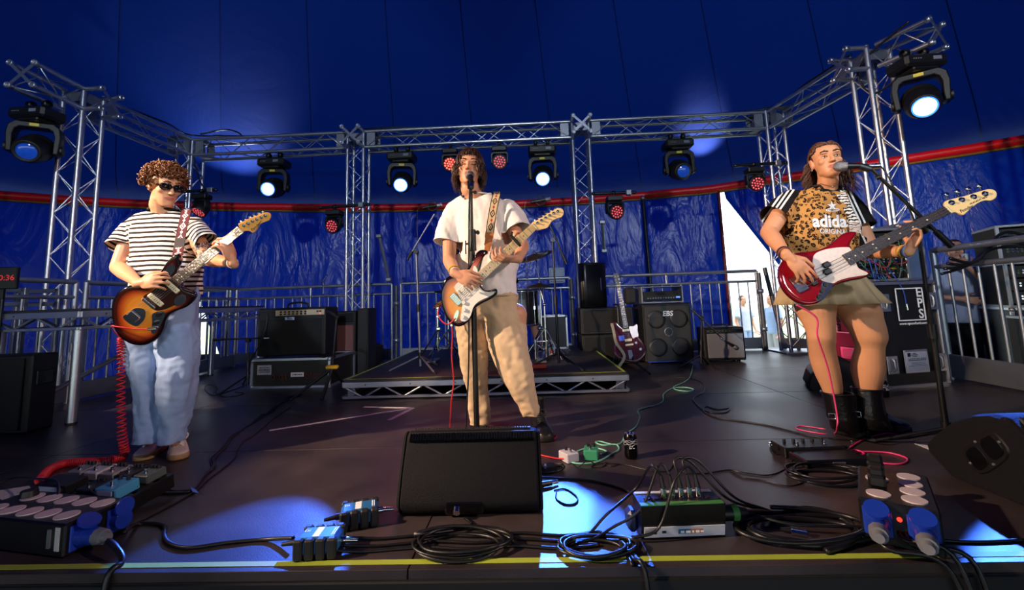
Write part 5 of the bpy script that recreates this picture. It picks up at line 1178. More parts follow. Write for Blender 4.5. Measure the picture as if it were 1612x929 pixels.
def px_ring(l, r, y, Y, dep=None, k=1.0, **kw):
    L, R = A(l, y, Y), A(r, y, Y); return ring_(L, R, dep if dep else (R-L).length/2*k, **kw)
def tilt_ring(L, R, dep, **kw): return ring_(L, R, dep, **kw)
def hand(mb, W, d, n, s, curl=((.5, .7, .4),)*4, sc=1.0, thumb=((.55, .75, .2), (.85, .35, .4))):
    W = V(W); d = V(d).normalized(); n = V(n); n = (n-d*n.dot(d)).normalized(); s0 = d.cross(n); s = s0 if s0.dot(V(s)) > 0 else -s0
    R = Matrix((d, s, n)).transposed(); mb.sph(W+d*.048*sc, (.050*sc, .040*sc, .0165*sc), 14, 9, R); mb.sph(W+d*.03*sc+s*.018*sc+n*.006*sc, (.034*sc, .020*sc, .017*sc), 12, 8, R)
    chain(mb, [(W-d*.02*sc, .025*sc), (W+d*.03*sc, .022*sc)])
    for i in range(4):
        p = W+(d*(.086, .090, .087, .078)[i]+s*(.0315, .0108, -.0102, -.0305)[i])*sc; th = 0; pts = [(p-d*.02*sc, .0096*sc), (p, .0090*sc)]; r = .0089*sc
        for j, l in enumerate((.043, .027, .021)):
            th += curl[i][j]; p = p+(d*math.cos(th)+n*math.sin(th)+s*(.14, .05, -.05, -.14)[i])*l*sc*(.94, 1.04, .99, .8)[i]; r *= .92; pts.append((p, r))
        chain(mb, pts, 10)
    p = W+(d*.028+s*.030+n*.006)*sc; pts = [(p, .0135*sc)]
    for (a, b, c), l, r in zip((thumb[0], thumb[1], thumb[1]), (.038, .030, .022), (.0118, .0105, .0088)):
        p = p+(d*a+s*b+n*c).normalized()*l*sc; pts.append((p, r*sc))
    chain(mb, pts, 10)
HEADR = [(-.115, -.076, -.040, .016), (-.108, -.086, -.020, .030), (-.088, -.090, .02, .046), (-.062, -.089, .05, .056), (-.03, -.087, .078, .064), (0, -.084, .094, .070), (.03, -.090, .100, .0735), (.06, -.084, .096, .072), (.088, -.062, .078, .058), (.106, -.032, .048, .036), (.115, -.01, .02, .013)]
def head(mb, H, sc=1.0, lips=1.0, open_mouth=0.0, lid=1.0):
    P = lambda x, y, z: H@V((x*sc, y*sc, z*sc)); R3 = H.to_3x3(); rg = []
    for z, fy, by, hw in HEADR:
        c, h = (fy+by)/2, (by-fy)/2; rr = []
        for k in range(26):
            a = 2*PI*k/26; ca, sa = math.cos(a), math.sin(a); rr.append(P(hw*math.copysign(abs(ca)**.9, ca), c+h*math.copysign(abs(sa)**.9, sa), z))
        rg.append(rr)
    mb.loft(rg)
    E_ = lambda c, r: mb.sph(P(*c), tuple(x*sc for x in r), 12, 8, R3)
    chain(mb, [(P(0, -.086, .016), .008*sc), (P(0, -.098, -.008), .009*sc), (P(0, -.108, -.026), .0115*sc)], 10)
    for s in (-1, 1):
        E_((s*.012, -.096, -.031), (.0085, .010, .007)); E_((s*.029, -.082, .027), (.023, .011, .007)); E_((s*.040, -.060, -.020), (.022, .023, .020)); E_((s*.074, .012, -.008), (.009, .019, .032)); E_((s*.079, .02, .004), (.005, .016, .022))
        E_((s*.030, -.0755, .006+.004*lid), (.0145, .0085, .0065))
        E_((s*.043, -.022, -.072), (.013, .032, .020))
    E_((0, -.0875, -.054+open_mouth*.4), (.021*lips, .0065, .005)); E_((0, -.0865, -.0655-open_mouth), (.018*lips, .0075, .006)); E_((0, -.081, -.097-open_mouth), (.019, .014, .014))
    chain(mb, [(P(0, .02, -.05), .052*sc), (P(0, .03, -.12), .052*sc)])
def head_frame(c, fwd, up=(0, 0, 1)):
    f = V(fwd).normalized(); x = f.cross(V(up)).normalized()   # x: towards viewer-right when facing the camera is -? (kept right handed)
    y = -f; z = V(up); x = y.cross(z).normalized(); z = x.cross(y); return frame(V(c), x, y, z)
def skin_mat(name, col, lip, tat=None):
    m = bpy.data.materials.new(name); m.use_nodes = True; nt = m.node_tree; L = nt.links; b = nt.nodes['Principled BSDF']
    at = nt.nodes.new('ShaderNodeAttribute'); at.attribute_name = 'lip'; a2 = nt.nodes.new('ShaderNodeAttribute'); a2.attribute_name = 'ink'
    tc = nt.nodes.new('ShaderNodeTexCoord'); n = nt.nodes.new('ShaderNodeTexNoise'); n.inputs['Scale'].default_value = 18; n.inputs['Detail'].default_value = 3; L.new(tc.outputs['Object'], n.inputs[0])
    c = lin(col); m1 = nt.nodes.new('ShaderNodeMix'); m1.data_type = 'RGBA'; m1.inputs[6].default_value = (c[0]*.92, c[1]*.84, c[2]*.82, 1); m1.inputs[7].default_value = (min(1, c[0]*1.06), min(1, c[1]*1.08), min(1, c[2]*1.08), 1); L.new(n.outputs['Fac'], m1.inputs[0])
    m2 = nt.nodes.new('ShaderNodeMix'); m2.data_type = 'RGBA'; m2.inputs[7].default_value = (*lin(lip), 1); L.new(m1.outputs[2], m2.inputs[6]); L.new(at.outputs['Fac'], m2.inputs[0])
    n3 = nt.nodes.new('ShaderNodeTexNoise'); n3.inputs['Scale'].default_value = 45; n3.inputs['Distortion'].default_value = 1.5; L.new(tc.outputs['Object'], n3.inputs[0])
    g = nt.nodes.new('ShaderNodeMath'); g.operation = 'GREATER_THAN'; g.inputs[1].default_value = .5; L.new(n3.outputs['Fac'], g.inputs[0]); mu = nt.nodes.new('ShaderNodeMath'); mu.operation = 'MULTIPLY'; L.new(g.outputs[0], mu.inputs[0]); L.new(a2.outputs['Fac'], mu.inputs[1])
    m3 = nt.nodes.new('ShaderNodeMix'); m3.data_type = 'RGBA'; m3.inputs[7].default_value = (*lin('#3a3640'), 1); L.new(m2.outputs[2], m3.inputs[6]); L.new(mu.outputs[0], m3.inputs[0])
    L.new(m3.outputs[2], b.inputs[0]); b.inputs['Roughness'].default_value = .5; b.inputs['Subsurface Weight'].default_value = .0; b.inputs['Specular IOR Level'].default_value = .35
    return m
def finish_body(mb, H, sc, t, mat, ink=None, vox=.0045):
    me = remesh(mb, vox, 2, 'body'); Hi = H.inverted(); lip = []; inkv = []
    for v in me.vertices:
        p = Hi@v.co; q = p/sc; w = 0
        if q.y < -.04 and abs(q.z) < .13:
            for s in (-1, 1):
                d2 = ((q.x-s*.030)/.017)**2+((q.z-.008)/.011)**2
                if d2 < 6: v.co += H.to_3x3()@V((0, .0075*math.exp(-d2)*sc, 0))
            d2 = (q.x/.026)**2+((q.z+.061)/.0125)**2
            if d2 < 1.3 and q.y < -.07: w = max(0, min(1, 1.6*(1.3-d2)))
        lip.append(w*.75); inkv.append(ink(v.co) if ink else 0)
    attr(me, 'lip', lip); attr(me, 'ink', inkv)
    return put(me, 'body', mat, t)
def cut_caps(me, caps):
    """trim the closed ends (hems, cuffs, neck) off a remeshed garment with clean plane cuts"""
    bm = bmesh.new(); bm.from_mesh(me)
    for p, ax, r, tol in caps:
        p = p-ax*.012
        fs = [f for f in bm.faces if abs((f.calc_center_median()-p).dot(ax)) < tol+.03 and (f.calc_center_median()-p-ax*(f.calc_center_median()-p).dot(ax)).length < r]
        es = {e for f in fs for e in f.edges}; vs = {v for f in fs for v in f.verts}
        bmesh.ops.bisect_plane(bm, geom=fs+list(es)+list(vs), dist=1e-5, plane_co=p, plane_no=ax, clear_outer=True)
    bm.to_mesh(me); bm.free()
def folds(me, fn):
    vs = [v.co+v.normal*fn(v.co) for v in me.vertices]
    for v, c in zip(me.vertices, vs): v.co = c
def cloth_mat(name, build):
    m = bpy.data.materials.new(name); m.use_nodes = True; nt = m.node_tree; L = nt.links; b = nt.nodes['Principled BSDF']; b.inputs['Roughness'].default_value = .85; b.inputs['Specular IOR Level'].default_value = .2
    tc = nt.nodes.new('ShaderNodeTexCoord'); n = nt.nodes.new('ShaderNodeTexNoise'); n.inputs['Scale'].default_value = 500; L.new(tc.outputs['Object'], n.inputs[0])
    bpn = nt.nodes.new('ShaderNodeBump'); bpn.inputs['Strength'].default_value = .15; bpn.inputs['Distance'].default_value = .002; L.new(n.outputs['Fac'], bpn.inputs['Height']); L.new(bpn.outputs[0], b.inputs['Normal'])
    def att(n_): a = nt.nodes.new('ShaderNodeAttribute'); a.attribute_name = n_; return a.outputs['Fac']
    def mth(op, a, c=0.0):
        q = nt.nodes.new('ShaderNodeMath'); q.operation = op
        for i, x in enumerate((a, c)):
            if isinstance(x, (int, float)): q.inputs[i].default_value = x
            else: L.new(x, q.inputs[i])
        return q.outputs[0]
    def mix(f, a, c):
        q = nt.nodes.new('ShaderNodeMix'); q.data_type = 'RGBA'
        if isinstance(f, (int, float)): q.inputs[0].default_value = f
        else: L.new(f, q.inputs[0])
        for i, x in ((6, a), (7, c)):
            if isinstance(x, str): q.inputs[i].default_value = (*lin(x), 1)
            else: L.new(x, q.inputs[i])
        return q.outputs[2]
    L.new(build(nt, L, tc, att, mth, mix), b.inputs[0]); return m
def noise_tex(nt, L, tc, scale, detail=3, out='Object', sc3=None):
    n = nt.nodes.new('ShaderNodeTexNoise'); n.inputs['Scale'].default_value = scale; n.inputs['Detail'].default_value = detail
    if sc3: mp = nt.nodes.new('ShaderNodeMapping'); mp.inputs['Scale'].default_value = sc3; L.new(tc.outputs[out], mp.inputs[0]); L.new(mp.outputs[0], n.inputs[0])
    else: L.new(tc.outputs[out], n.inputs[0])
    return n.outputs['Fac']
M_STRIPE = cloth_mat('striped_jersey', lambda nt, L, tc, att, mth, mix: mix(mth('GREATER_THAN', mth('FRACT', mth('MULTIPLY', att('stripe'), 36.0)), .56), '#e9dcd2', '#231a18'))
M_DENIM = cloth_mat('washed_denim', lambda nt, L, tc, att, mth, mix: mix(noise_tex(nt, L, tc, 6, 5), mix(noise_tex(nt, L, tc, 220, 2), '#5c76a8', '#86a0cc'), '#a3b8dc'))
M_WHITET = cloth_mat('white_cotton', lambda nt, L, tc, att, mth, mix: mix(noise_tex(nt, L, tc, 30, 2), '#e6e0de', '#f2eeec'))
M_TAN = cloth_mat('tan_corduroy', lambda nt, L, tc, att, mth, mix: mix(noise_tex(nt, L, tc, 9, 4), '#c2a483', '#d8bd9c'))
def _leo(nt, L, tc, att, mth, mix):
    vo = nt.nodes.new('ShaderNodeTexVoronoi'); vo.inputs['Scale'].default_value = 46; vo.inputs['Randomness'].default_value = .85
    nz = nt.nodes.new('ShaderNodeTexNoise'); nz.inputs['Scale'].default_value = 60; L.new(tc.outputs['Object'], nz.inputs[0])
    ad = nt.nodes.new('ShaderNodeVectorMath'); ad.operation = 'SCALE'; ad.inputs['Scale'].default_value = .022; L.new(nz.outputs['Color'], ad.inputs[0]); a2 = nt.nodes.new('ShaderNodeVectorMath'); a2.operation = 'ADD'; L.new(tc.outputs['Object'], a2.inputs[0]); L.new(ad.outputs[0], a2.inputs[1]); L.new(a2.outputs[0], vo.inputs[0])
    d = vo.outputs['Distance']; rosette = mth('MULTIPLY', mth('GREATER_THAN', d, .22), mth('LESS_THAN', d, .46))
    gap = mth('GREATER_THAN', noise_tex(nt, L, tc, 100, 1), .37)
    leo = mix(mth('MULTIPLY', rosette, gap), mix(mth('LESS_THAN', d, .22), '#b98548', '#7e4c22'), '#1c130e')
    st = mth('FRACT', mth('MULTIPLY', mth('ADD', att('band'), .033), 1/.022)); stripe = mth('MULTIPLY', mth('LESS_THAN', mth('ABSOLUTE', att('band')), .033), mth('LESS_THAN', st, .5)); stripe = mth('MULTIPLY', stripe, att('sleeve'))
    side = mix(stripe, '#14110f', '#ece6e0'); return mix(mth('GREATER_THAN', att('front'), .5), side, leo)
M_LEO = cloth_mat('leopard_jersey', _leo)
M_KHAKI = cloth_mat('khaki_twill', lambda nt, L, tc, att, mth, mix: mix(noise_tex(nt, L, tc, 12, 3), '#a88f6c', '#c0a682'))
def tshirt(t, rings, sleeves, mat, vox=.0065, amp=.005, collar=None, name='t_shirt', post=None, neckr=.09):
    mb = MB(); mb.loft(SR(rings)); caps = []
    for pts in sleeves:
        for (p, r), (q, s) in zip(pts, pts[1:]): mb.cyl(p, q, r, s, 20)
        for p, r in pts[:-1]: mb.sph(p, r, 18, 10)
        ax = (V(pts[-1][0])-V(pts[-2][0])).normalized(); caps.append((V(pts[-1][0]), ax, pts[-1][1]*1.3, .03))
    me = remesh(mb, vox, 5, name)
    lo = sum(rings[0], V())/len(rings[0]); hi = sum(rings[-1], V())/len(rings[-1])
    caps.append((lo, V((0, 0, -1)), .4, .03)); caps.append((hi, (hi-sum(rings[-2], V())/len(rings[-2])).normalized(), neckr, .03))
    cut_caps(me, caps)
    zl = lo.z
    folds(me, lambda p: amp*(noise.noise((p.x*8, p.y*8, p.z*3.0))*2.2+1.5*noise.noise((p.x*17+p.z*11, p.y*17, p.z*8))+.35*noise.noise((p.x*45, p.y*45, p.z*30)))*(1.25 if p.z < zl+.25 else .85))
    if post: post(me)
    o = put(me, name, mat, t); md = o.modifiers.new('thick', 'SOLIDIFY'); md.thickness = .004; md.offset = -1
    return o
def trousers(t, waist, legs, mat, amp=.007, name='trousers', vox=.007, cut=True, post=None):
    mb = MB()
    for rg in legs: mb.loft(SR(list(waist)+rg, 4))
    me = remesh(mb, vox, 4, name); caps = []
    for rg in legs:
        c = sum(rg[-1], V())/len(rg[-1]); caps.append((c, V((0, 0, -1)), .2, .03))
    cut_caps(me, caps); zt = waist[0][0].z
    folds(me, lambda p: amp*(1.5*noise.noise((p.x*8+2, p.y*8, p.z*3.5))+1.3*noise.noise((p.x*15+p.z*5, p.y*15, p.z*4.5))+.45*noise.noise((p.x*30, p.y*30, p.z*34)))*(1+1.3*max(0, 1-p.z/.22)))
    o = put(me, name, mat, t); md = o.modifiers.new('thick', 'SOLIDIFY'); md.thickness = .004; md.offset = -1; return o
def shoe(t, heel, toe, L, W_, prof, upm, solem, name, sole_h=.028, collar=None, z0=0.0):
    """loft along the foot: prof = (t, half width factor, height)"""
    heel = V((heel[0], heel[1], z0)); toe = V((toe[0], toe[1], z0)); d = (toe-heel).normalized(); s = V((-d.y, d.x, 0)); up = V((0, 0, 1))
    def sec(u, w, h, zb):
        c = heel+d*(u*L); out = []
        for k in range(16):
            a = 2*PI*k/16; ca, sa = math.cos(a), math.sin(a); out.append(c+s*(w*math.copysign(abs(ca)**.7, ca))+up*(zb+(h*abs(sa)**.8 if sa > 0 else -.004*abs(sa))))
        return out
    o = MB().loft([sec(u, w*W_, h-sole_h, sole_h) for u, w, h in prof]).build(name, upm, t)
    ol = [(u, w) for u, w, h in prof]; P2 = [(heel+d*(u*L*1.01)+s*w*W_*1.06).xy for u, w in ol]+[(heel+d*(u*L*1.01)-s*w*W_*1.06).xy for u, w in ol[::-1]]
    MB().prism(P2, z0+.001, z0+sole_h+.004, None, .006).build('sole', solem, o)
    return o, (lambda u, v, z: heel+d*(u*L)+s*v+up*z)
SNK = [(0, .30, .062), (.03, .62, .078), (.12, .80, .090), (.30, .84, .094), (.42, .86, .092), (.55, .93, .076), (.70, 1.0, .060), (.84, .97, .052), (.93, .80, .046), (.985, .45, .040), (1.0, .2, .034)]
def laces(o, P, u0, u1, w, z0, z1, mat, n=5, r=.004):
    mb = MB()
    for i in range(n):
        a, b = u0+(u1-u0)*i/(n-1), u0+(u1-u0)*min(n-1, i+1)/(n-1); za, zb = z0+(z1-z0)*i/(n-1), z0+(z1-z0)*min(n-1, i+1)/(n-1)
        mb.tube([P(a, -w, za-.006), P((a+b)/2, 0, (za+zb)/2+.004), P(b, w, zb-.006)], r, 6).tube([P(a, w, za-.006), P((a+b)/2, 0, (za+zb)/2+.006), P(b, -w, zb-.006)], r, 6)
    c = P(u1, 0, z1+.004); f = (P(1, 0, 0)-P(0, 0, 0)).normalized(); s = V((-f.y, f.x, 0))
    for g in (-1, 1): mb.tube(spline([c, c+s*g*.02+V((0, 0, .012)), c+s*g*.045+V((0, 0, -.004)), c+s*g*.035+f*.02-V((0, 0, .022)), c+s*g*.012+f*.008-V((0, 0, .004))], 4), r*.9, 6)
    mb.build('laces', mat, o)
# ---------------------------------------------------------------- striped-shirt guitarist
SK1 = skin_mat('fair_skin', '#cf9470', '#a85548'); SK2 = skin_mat('fair_skin_pink', '#d29a7c', '#b25e50'); SK3 = skin_mat('fair_skin_warm', '#cf946e', '#9e3c34')
Y = 2.50; bc = G(252, 722)
PA = thing('person', 'person with curly ginger hair, sunglasses and striped tee playing the offset guitar', 'person', (bc.x, 2.50, 0))
c8 = lambda x, y: (170+x/3.716, 500+y/3.716)
H = head_frame(A(260, 294, 2.44), (.88, -.46, -.30)); sc = .95
mb = MB(); head(mb, H, sc); nb = A(257, 338, 2.50)
chain(mb, [(H@V((0, .02, -.08)), .052), (nb, .058), (A(255, 365, 2.52), .09)])
mb.loft([px_ring(226, 292, 348, 2.52, .05), px_ring(222, 300, 375, 2.51, .09), px_ring(222, 300, 420, 2.5, .09), px_ring(222, 302, 462, 2.5, .09), px_ring(218, 302, 492, 2.5, .09), px_ring(230, 295, 520, 2.5, .06)])
sR, eR, wR = A(208, 366, 2.50), A(186, 421, 2.44), A(219, 446, 2.235)
chain(mb, [(sR, .044), (sR.lerp(eR, .5), .045), (eR, .040), (eR.lerp(wR, .3), .041), (wR.lerp(eR, .15), .027), (wR, .025)])
hand(mb, wR+V((.01, -.005, 0)), A(252, 440, 2.215)-wR, (.12, 1, -.15), (0, 0, 1), ((.35, .75, .5), (.45, .8, .5), (.55, .85, .5), (.6, .9, .5)), .98, ((.75, .45, .25), (.9, .05, .35)))
sL, eL, wL = A(303, 362, 2.50), A(326, 408, 2.46), A(366, 414, 2.315)
chain(mb, [(sL, .044), (sL.lerp(eL, .5), .044), (eL, .040), (eL.lerp(wL, .3), .040), (wL.lerp(eL, .15), .027), (wL, .025)])
hand(mb, wL+V((.0, .0, .01)), (-.10, -.45, .88), (-.80, .10, .15), (-.3, .9, .3), ((.5, .95, .6), (.55, .95, .6), (.6, .95, .6), (.65, .95, .6)), .98, ((.55, .6, .5), (.8, .3, .5)))
for a, b, c in ((240, 234, 236), (281, 279, 275)): chain(mb, [(A(a, 505, 2.5), .07), (A(b, 590, 2.48), .042), (A(c, 694, 2.51), .030)])
body = finish_body(mb, H, sc, PA, SK1, ink=lambda p: 1.0 if (p-sL.lerp(eL, .85)).length < .075 else 0)
def stripe_post(arms, z0=0):
    def f(me):
        out = []
        for v in me.vertices:
            p = v.co; val = p.z+.012*noise.noise((p.x*5, p.y*5, p.z*4))
            for a, b in arms:
                ax = (b-a); k = (p-a).dot(ax)/ax.length_squared; r = (p-a-ax*k).length
                if k > .12 and r < .11 and abs(p.x-a.x) > 0 and (p.x-a.x)*(b.x-a.x) > -.01: val = a.z-(k*ax.length)*1.0
            out.append(val)
        attr(me, 'stripe', out)
    return f
hR = A(189, 393, 2.46); hL = A(322, 380, 2.48)
tshirt(PA, [px_ring(214, 308, 470, 2.50, .125), px_ring(212, 309, 450, 2.50, .125), px_ring(211, 312, 420, 2.50, .122), px_ring(212, 314, 390, 2.505, .120), px_ring(208, 314, 368, 2.51, .115), px_ring(204, 312, 352, 2.515, .095), px_ring(214, 302, 342, 2.515, .085), px_ring(236, 280, 333, 2.51, .066), px_ring(240, 276, 329, 2.505, .060)],
       [[(A(208, 362, 2.51), .062), (A(197, 380, 2.49), .072), (hR, .078)], [(A(306, 358, 2.51), .060), (A(316, 372, 2.49), .064), (A(329, 384, 2.47), .066)]], M_STRIPE, amp=.005, post=stripe_post([(A(208, 358, 2.51), hR), (A(306, 354, 2.51), A(329, 384, 2.47))]))
cr = [V(p) for p in px_ring(239, 277, 331, 2.505, .062)]; MB().tube(cr, .008, 8, True).build('collar', pm('black_rib', '#1b1514', .85), PA)
wst = [px_ring(212, 308, 452, 2.50, .105), px_ring(210, 308, 475, 2.50, .115), px_ring(206, 309, 500, 2.50, .12)]
trousers(PA, [px_ring(212, 308, 452, 2.50, .105), px_ring(209, 308, 480, 2.50, .115)], [
    [px_ring(207, 264, 514, 2.50, .115), px_ring(c8(118, 0)[0], c8(312, 0)[0], 545, 2.50, .10), px_ring(c8(140, 0)[0], c8(310, 0)[0], 580, 2.49, .095), px_ring(c8(154, 0)[0], c8(310, 0)[0], 615, 2.49, .088), px_ring(c8(162, 0)[0], c8(314, 0)[0], 660, 2.50, .082), px_ring(c8(176, 0)[0], c8(318, 0)[0], 698, 2.51, .078)],
    [px_ring(250, 309, 514, 2.50, .115), px_ring(c8(318, 0)[0], c8(512, 0)[0], 545, 2.50, .10), px_ring(c8(316, 0)[0], c8(502, 0)[0], 580, 2.48, .10), px_ring(c8(316, 0)[0], c8(497, 0)[0], 600, 2.48, .098), px_ring(c8(326, 0)[0], c8(480, 0)[0], 640, 2.50, .085), px_ring(c8(330, 0)[0], c8(446, 0)[0], 696, 2.52, .076)]], M_DENIM, .012, 'jeans')
SNW = pm('sneaker_white', '#cfc4ba', .55, 0, .1, 30); GUM = pm('gum_sole', '#a8875e', .6); LACE = pm('lace_white', '#e2dcd4', .8); NAVY = pm('sneaker_dark', '#2a2a38', .6)
for he, to in ((G(258, 703), G(219, 727)), (G(278, 702), G(281, 725))):
    d = (to-he).normalized(); he = to-d*.285
    o, P = shoe(PA, he, to, .285, .050, SNK, SNW, GUM, 'sneaker'); laces(o, P, .72, .42, .024, .064, .100, LACE, 5, .005)
    [MB().tube([P(.22+.09*k, sg*.046, .03), P(.30+.09*k, sg*.040, .085)], .005, 5).build('side_stripe', NAVY, o) for k in range(3) for sg in (-1, 1)]
    MB().tube([P(.02, 0, .085), P(.10, .036, .092), P(.3, .040, .100), P(.38, 0, .105), P(.3, -.040, .100), P(.10, -.036, .092)], .009, 6, True).build('shoe_collar', NAVY, o)
# sunglasses
hp = lambda x, y, z: H@V((x*sc, y*sc, z*sc)); R3 = H.to_3x3(); gl = None
SG = pm('black_lens', '#060608', .05, 0, .05, coat=1)
sg = MB().tube([hp(-.012, -.100, .010), hp(0, -.104, .012), hp(.012, -.100, .010)], .004, 6)
for s in (-1, 1): sg.tube([hp(s*.058, -.088, .012), hp(s*.072, -.06, .012), hp(s*.078, .0, .012), hp(s*.078, .02, .0)], .004, 6)
for s in (-1, 1): sg.tube([hp(s*(.034+.027*math.copysign(abs(math.cos(a))**.7, math.cos(a))), -.098+.010*abs(s*(.034+.027*math.cos(a)))/.06, .008+.0175*math.copysign(abs(math.sin(a))**.7, math.sin(a))) for a in [k*PI/8 for k in range(16)]], .004, 6, True)
sg = sg.build('sunglasses', BLACKG, PA)
for s in (-1, 1): MB().sph(hp(s*.034, -.092, .008), (.027*sc, .006*sc, .0175*sc), 14, 8, R3@Matrix.Rotation(s*-.2, 3, 'Z')).build('lens', SG, sg)
# hair: tight curls over a soft cap
HAIR1 = pm('ginger_brown_hair', '#6a3c1a', .45, 0, .5, 40); HAIR2 = pm('dark_brown_hair', '#3a2014', .42, 0, .4, 40); HAIR3 = pm('auburn_hair', '#52301e', .42, 0, .4, 40)
random.seed(3); mb = MB(); mb.sph(hp(0, .018, .030), (.090*sc, .100*sc, .102*sc), 20, 14, R3)
k = 0
while k < 820:
    th = math.acos(random.uniform(-.35, 1)); ph = random.uniform(0, 2*PI); n = V((math.sin(th)*math.sin(ph), -math.sin(th)*math.cos(ph), math.cos(th)))
    if n.y < -.25 and n.z < .30: continue
    if n.z < -.1 and n.y < .1: continue
    base = V((0, .018, .030))+V((n.x*.084, n.y*.092, n.z*.094)); tang = n.orthogonal().normalized(); tang = Matrix.Rotation(random.uniform(0, 6.28), 3, n)@tang; bi = n.cross(tang)
    R_ = random.uniform(.008, .014); out = random.uniform(.012, .044); turns = random.uniform(1.2, 2.0); pts = []
    for j in range(11):
        f = j/10; a = turns*2*PI*f; pts.append(hp(*(base+n*(out*f+R_*.9*math.sin(a))+tang*(R_*math.cos(a))+bi*(f*.02-.01))))
    mb.tube(pts, [.0062*(1-.45*j/10) for j in range(11)], 4); k += 1
mb.build('hair', HAIR1, PA)
for s in (-1, 1): MB().tube([hp(s*.012, -.094, .036), hp(s*.030, -.093, .041), hp(s*.050, -.080, .034)], .0045, 6).build('eyebrow', HAIR1, PA)
# bracelet, strap
def band_ring(t, name, c, ax, r, h, mat):
    c = V(c); ax = V(ax).normalized(); a = ax.orthogonal().normalized(); M = frame(c, a, ax.cross(a), ax); MB().lathe([(r, -h/2), (r+.003, -h/2), (r+.003, h/2), (r, h/2)], 20, M).build(name, mat, t)
band_ring(PA, 'bracelet', wL.lerp(eL, .06), wL-eL, .027, .008, pm('beads_brown', '#7a5a3c', .6)); band_ring(PA, 'bracelet', wL.lerp(eL, .0), wL-eL, .027, .004, LACE)
RSTR = strap_mat('burgundy_woven_strap', '#5a1420', '#e0d0d0', '#e6dcdc', '#4a0f18', (13.0,))
ribbon(GJ.t, 'strap', [GJ.W(*GJ.l(372, 505), -.01), A(282, 385, 2.345), A(287, 360, 2.375), A(292, 338, 2.42), A(294, 328, 2.50), A(290, 336, 2.60), A(270, 380, 2.66), A(235, 440, 2.66), A(205, 480, 2.60), GJ.W(*GJ.l(76, 760), -.03)], .048, [V((1, .25, .1)), V((1, .3, .1)), V((1, .2, 0)), V((1, 0, .2)), V((.6, 0, .7)), V((.4, 0, .8))], RSTR)
ribbon(GJ.t, 'strap_end', [GJ.W(*GJ.l(374, 512), -.004), A(281, 395, 2.315), A(284, 375, 2.335)], [.03, .05], V((1, .25, .1)), pm('dark_leather', '#221012', .5))
# ---------------------------------------------------------------- singer in white tee
def px_of(p):
    v = p-CO; c = v.dot(_f); return CX+F_*v.dot(_r2)/c, CY-F_*v.dot(_u2)/c
PB = thing('person', 'person in white tee and tan trousers singing at the centre microphone', 'person', (-.15, 2.78, 0))
H = head_frame(A(739, 267, 2.72), (.05, -1, .10), (.06, 0, 1)); sc = 1.0
hp = lambda x, y, z: H@V((x*sc, y*sc, z*sc)); R3 = H.to_3x3()
mb = MB(); head(mb, H, sc, 1.0, .006)
chain(mb, [(H@V((0, .02, -.08)), .053), (A(747, 313, 2.77), .058), (A(752, 335, 2.79), .08)])
mb.loft([px_ring(730, 782, 324, 2.80, .04), px_ring(726, 800, 350, 2.79, .09), px_ring(726, 800, 400, 2.78, .09), px_ring(730, 800, 450, 2.78, .09), px_ring(732, 805, 478, 2.78, .09), px_ring(740, 800, 505, 2.78, .06)])
sR, eR, wR = A(709, 350, 2.79), A(707, 410, 2.67), A(717, 431, 2.475)
chain(mb, [(sR, .044), (sR.lerp(eR, .5), .045), (eR, .039), (eR.lerp(wR, .35), .038), (wR.lerp(eR, .15), .027), (wR, .025)])
hand(mb, wR+V((.008, -.01, -.005)), A(748, 445, 2.455)-wR, (.1, 1, -.1), (0, 0, 1), ((.3, .75, .5), (.4, .8, .5), (.5, .85, .5), (.55, .9, .5)), .98, ((.75, .45, .3), (.9, .05, .4)))
sL, eL, wL = A(797, 342, 2.78), A(823, 388, 2.66), A(815, 408, 2.53)
chain(mb, [(sL, .044), (sL.lerp(eL, .5), .044), (eL, .040), (eL.lerp(wL, .4), .037), (wL, .026)])
hand(mb, wL+V((-.01, -.005, .0)), (-.80, -.42, -.02), (-.10, .35, .80), (.1, .75, .5), ((.45, .85, .6), (.5, .9, .6), (.55, .9, .6), (.6, .9, .6)), .98, ((.55, .7, .3), (.85, .3, .4)))
for a, b, c, yy, Y1, Y2 in ((733, 746, 755, 655, 2.81, 2.92), (800, 815, 834, 650, 2.76, 2.70)): chain(mb, [(A(a+12, 495, 2.78), .07), (A(b, 570, Y1), .036), (A(c, yy, Y2), .028)])
finish_body(mb, H, sc, PB, SK2)
tshirt(PB, [px_ring(722, 812, 468, 2.78, .13), px_ring(719, 813, 440, 2.78, .13), px_ring(717, 814, 410, 2.78, .128), px_ring(715, 814, 380, 2.785, .126), px_ring(711, 814, 355, 2.79, .12), px_ring(704, 810, 332, 2.80, .105), px_ring(708, 803, 320, 2.80, .09), px_ring(722, 782, 310, 2.795, .072), px_ring(728, 773, 304, 2.785, .062)],
       [[(A(716, 335, 2.79), .066), (A(709, 358, 2.77), .078), (A(703, 386, 2.74), .090)], [(A(798, 328, 2.79), .066), (A(809, 346, 2.76), .080), (A(818, 366, 2.72), .088)]], M_WHITET, amp=.007, neckr=.1)
MB().tube([V(p) for p in px_ring(729, 770, 307, 2.785, .062)], .006, 8, True).build('collar', M_WHITET, PB)
cc = lambda x: 660+x/3.4423
cy_ = lambda y: 440+y/3.4423
R_ = lambda l, r, y, Y, k=1.0: px_ring(cc(l), cc(r), cy_(y), Y, None, k)
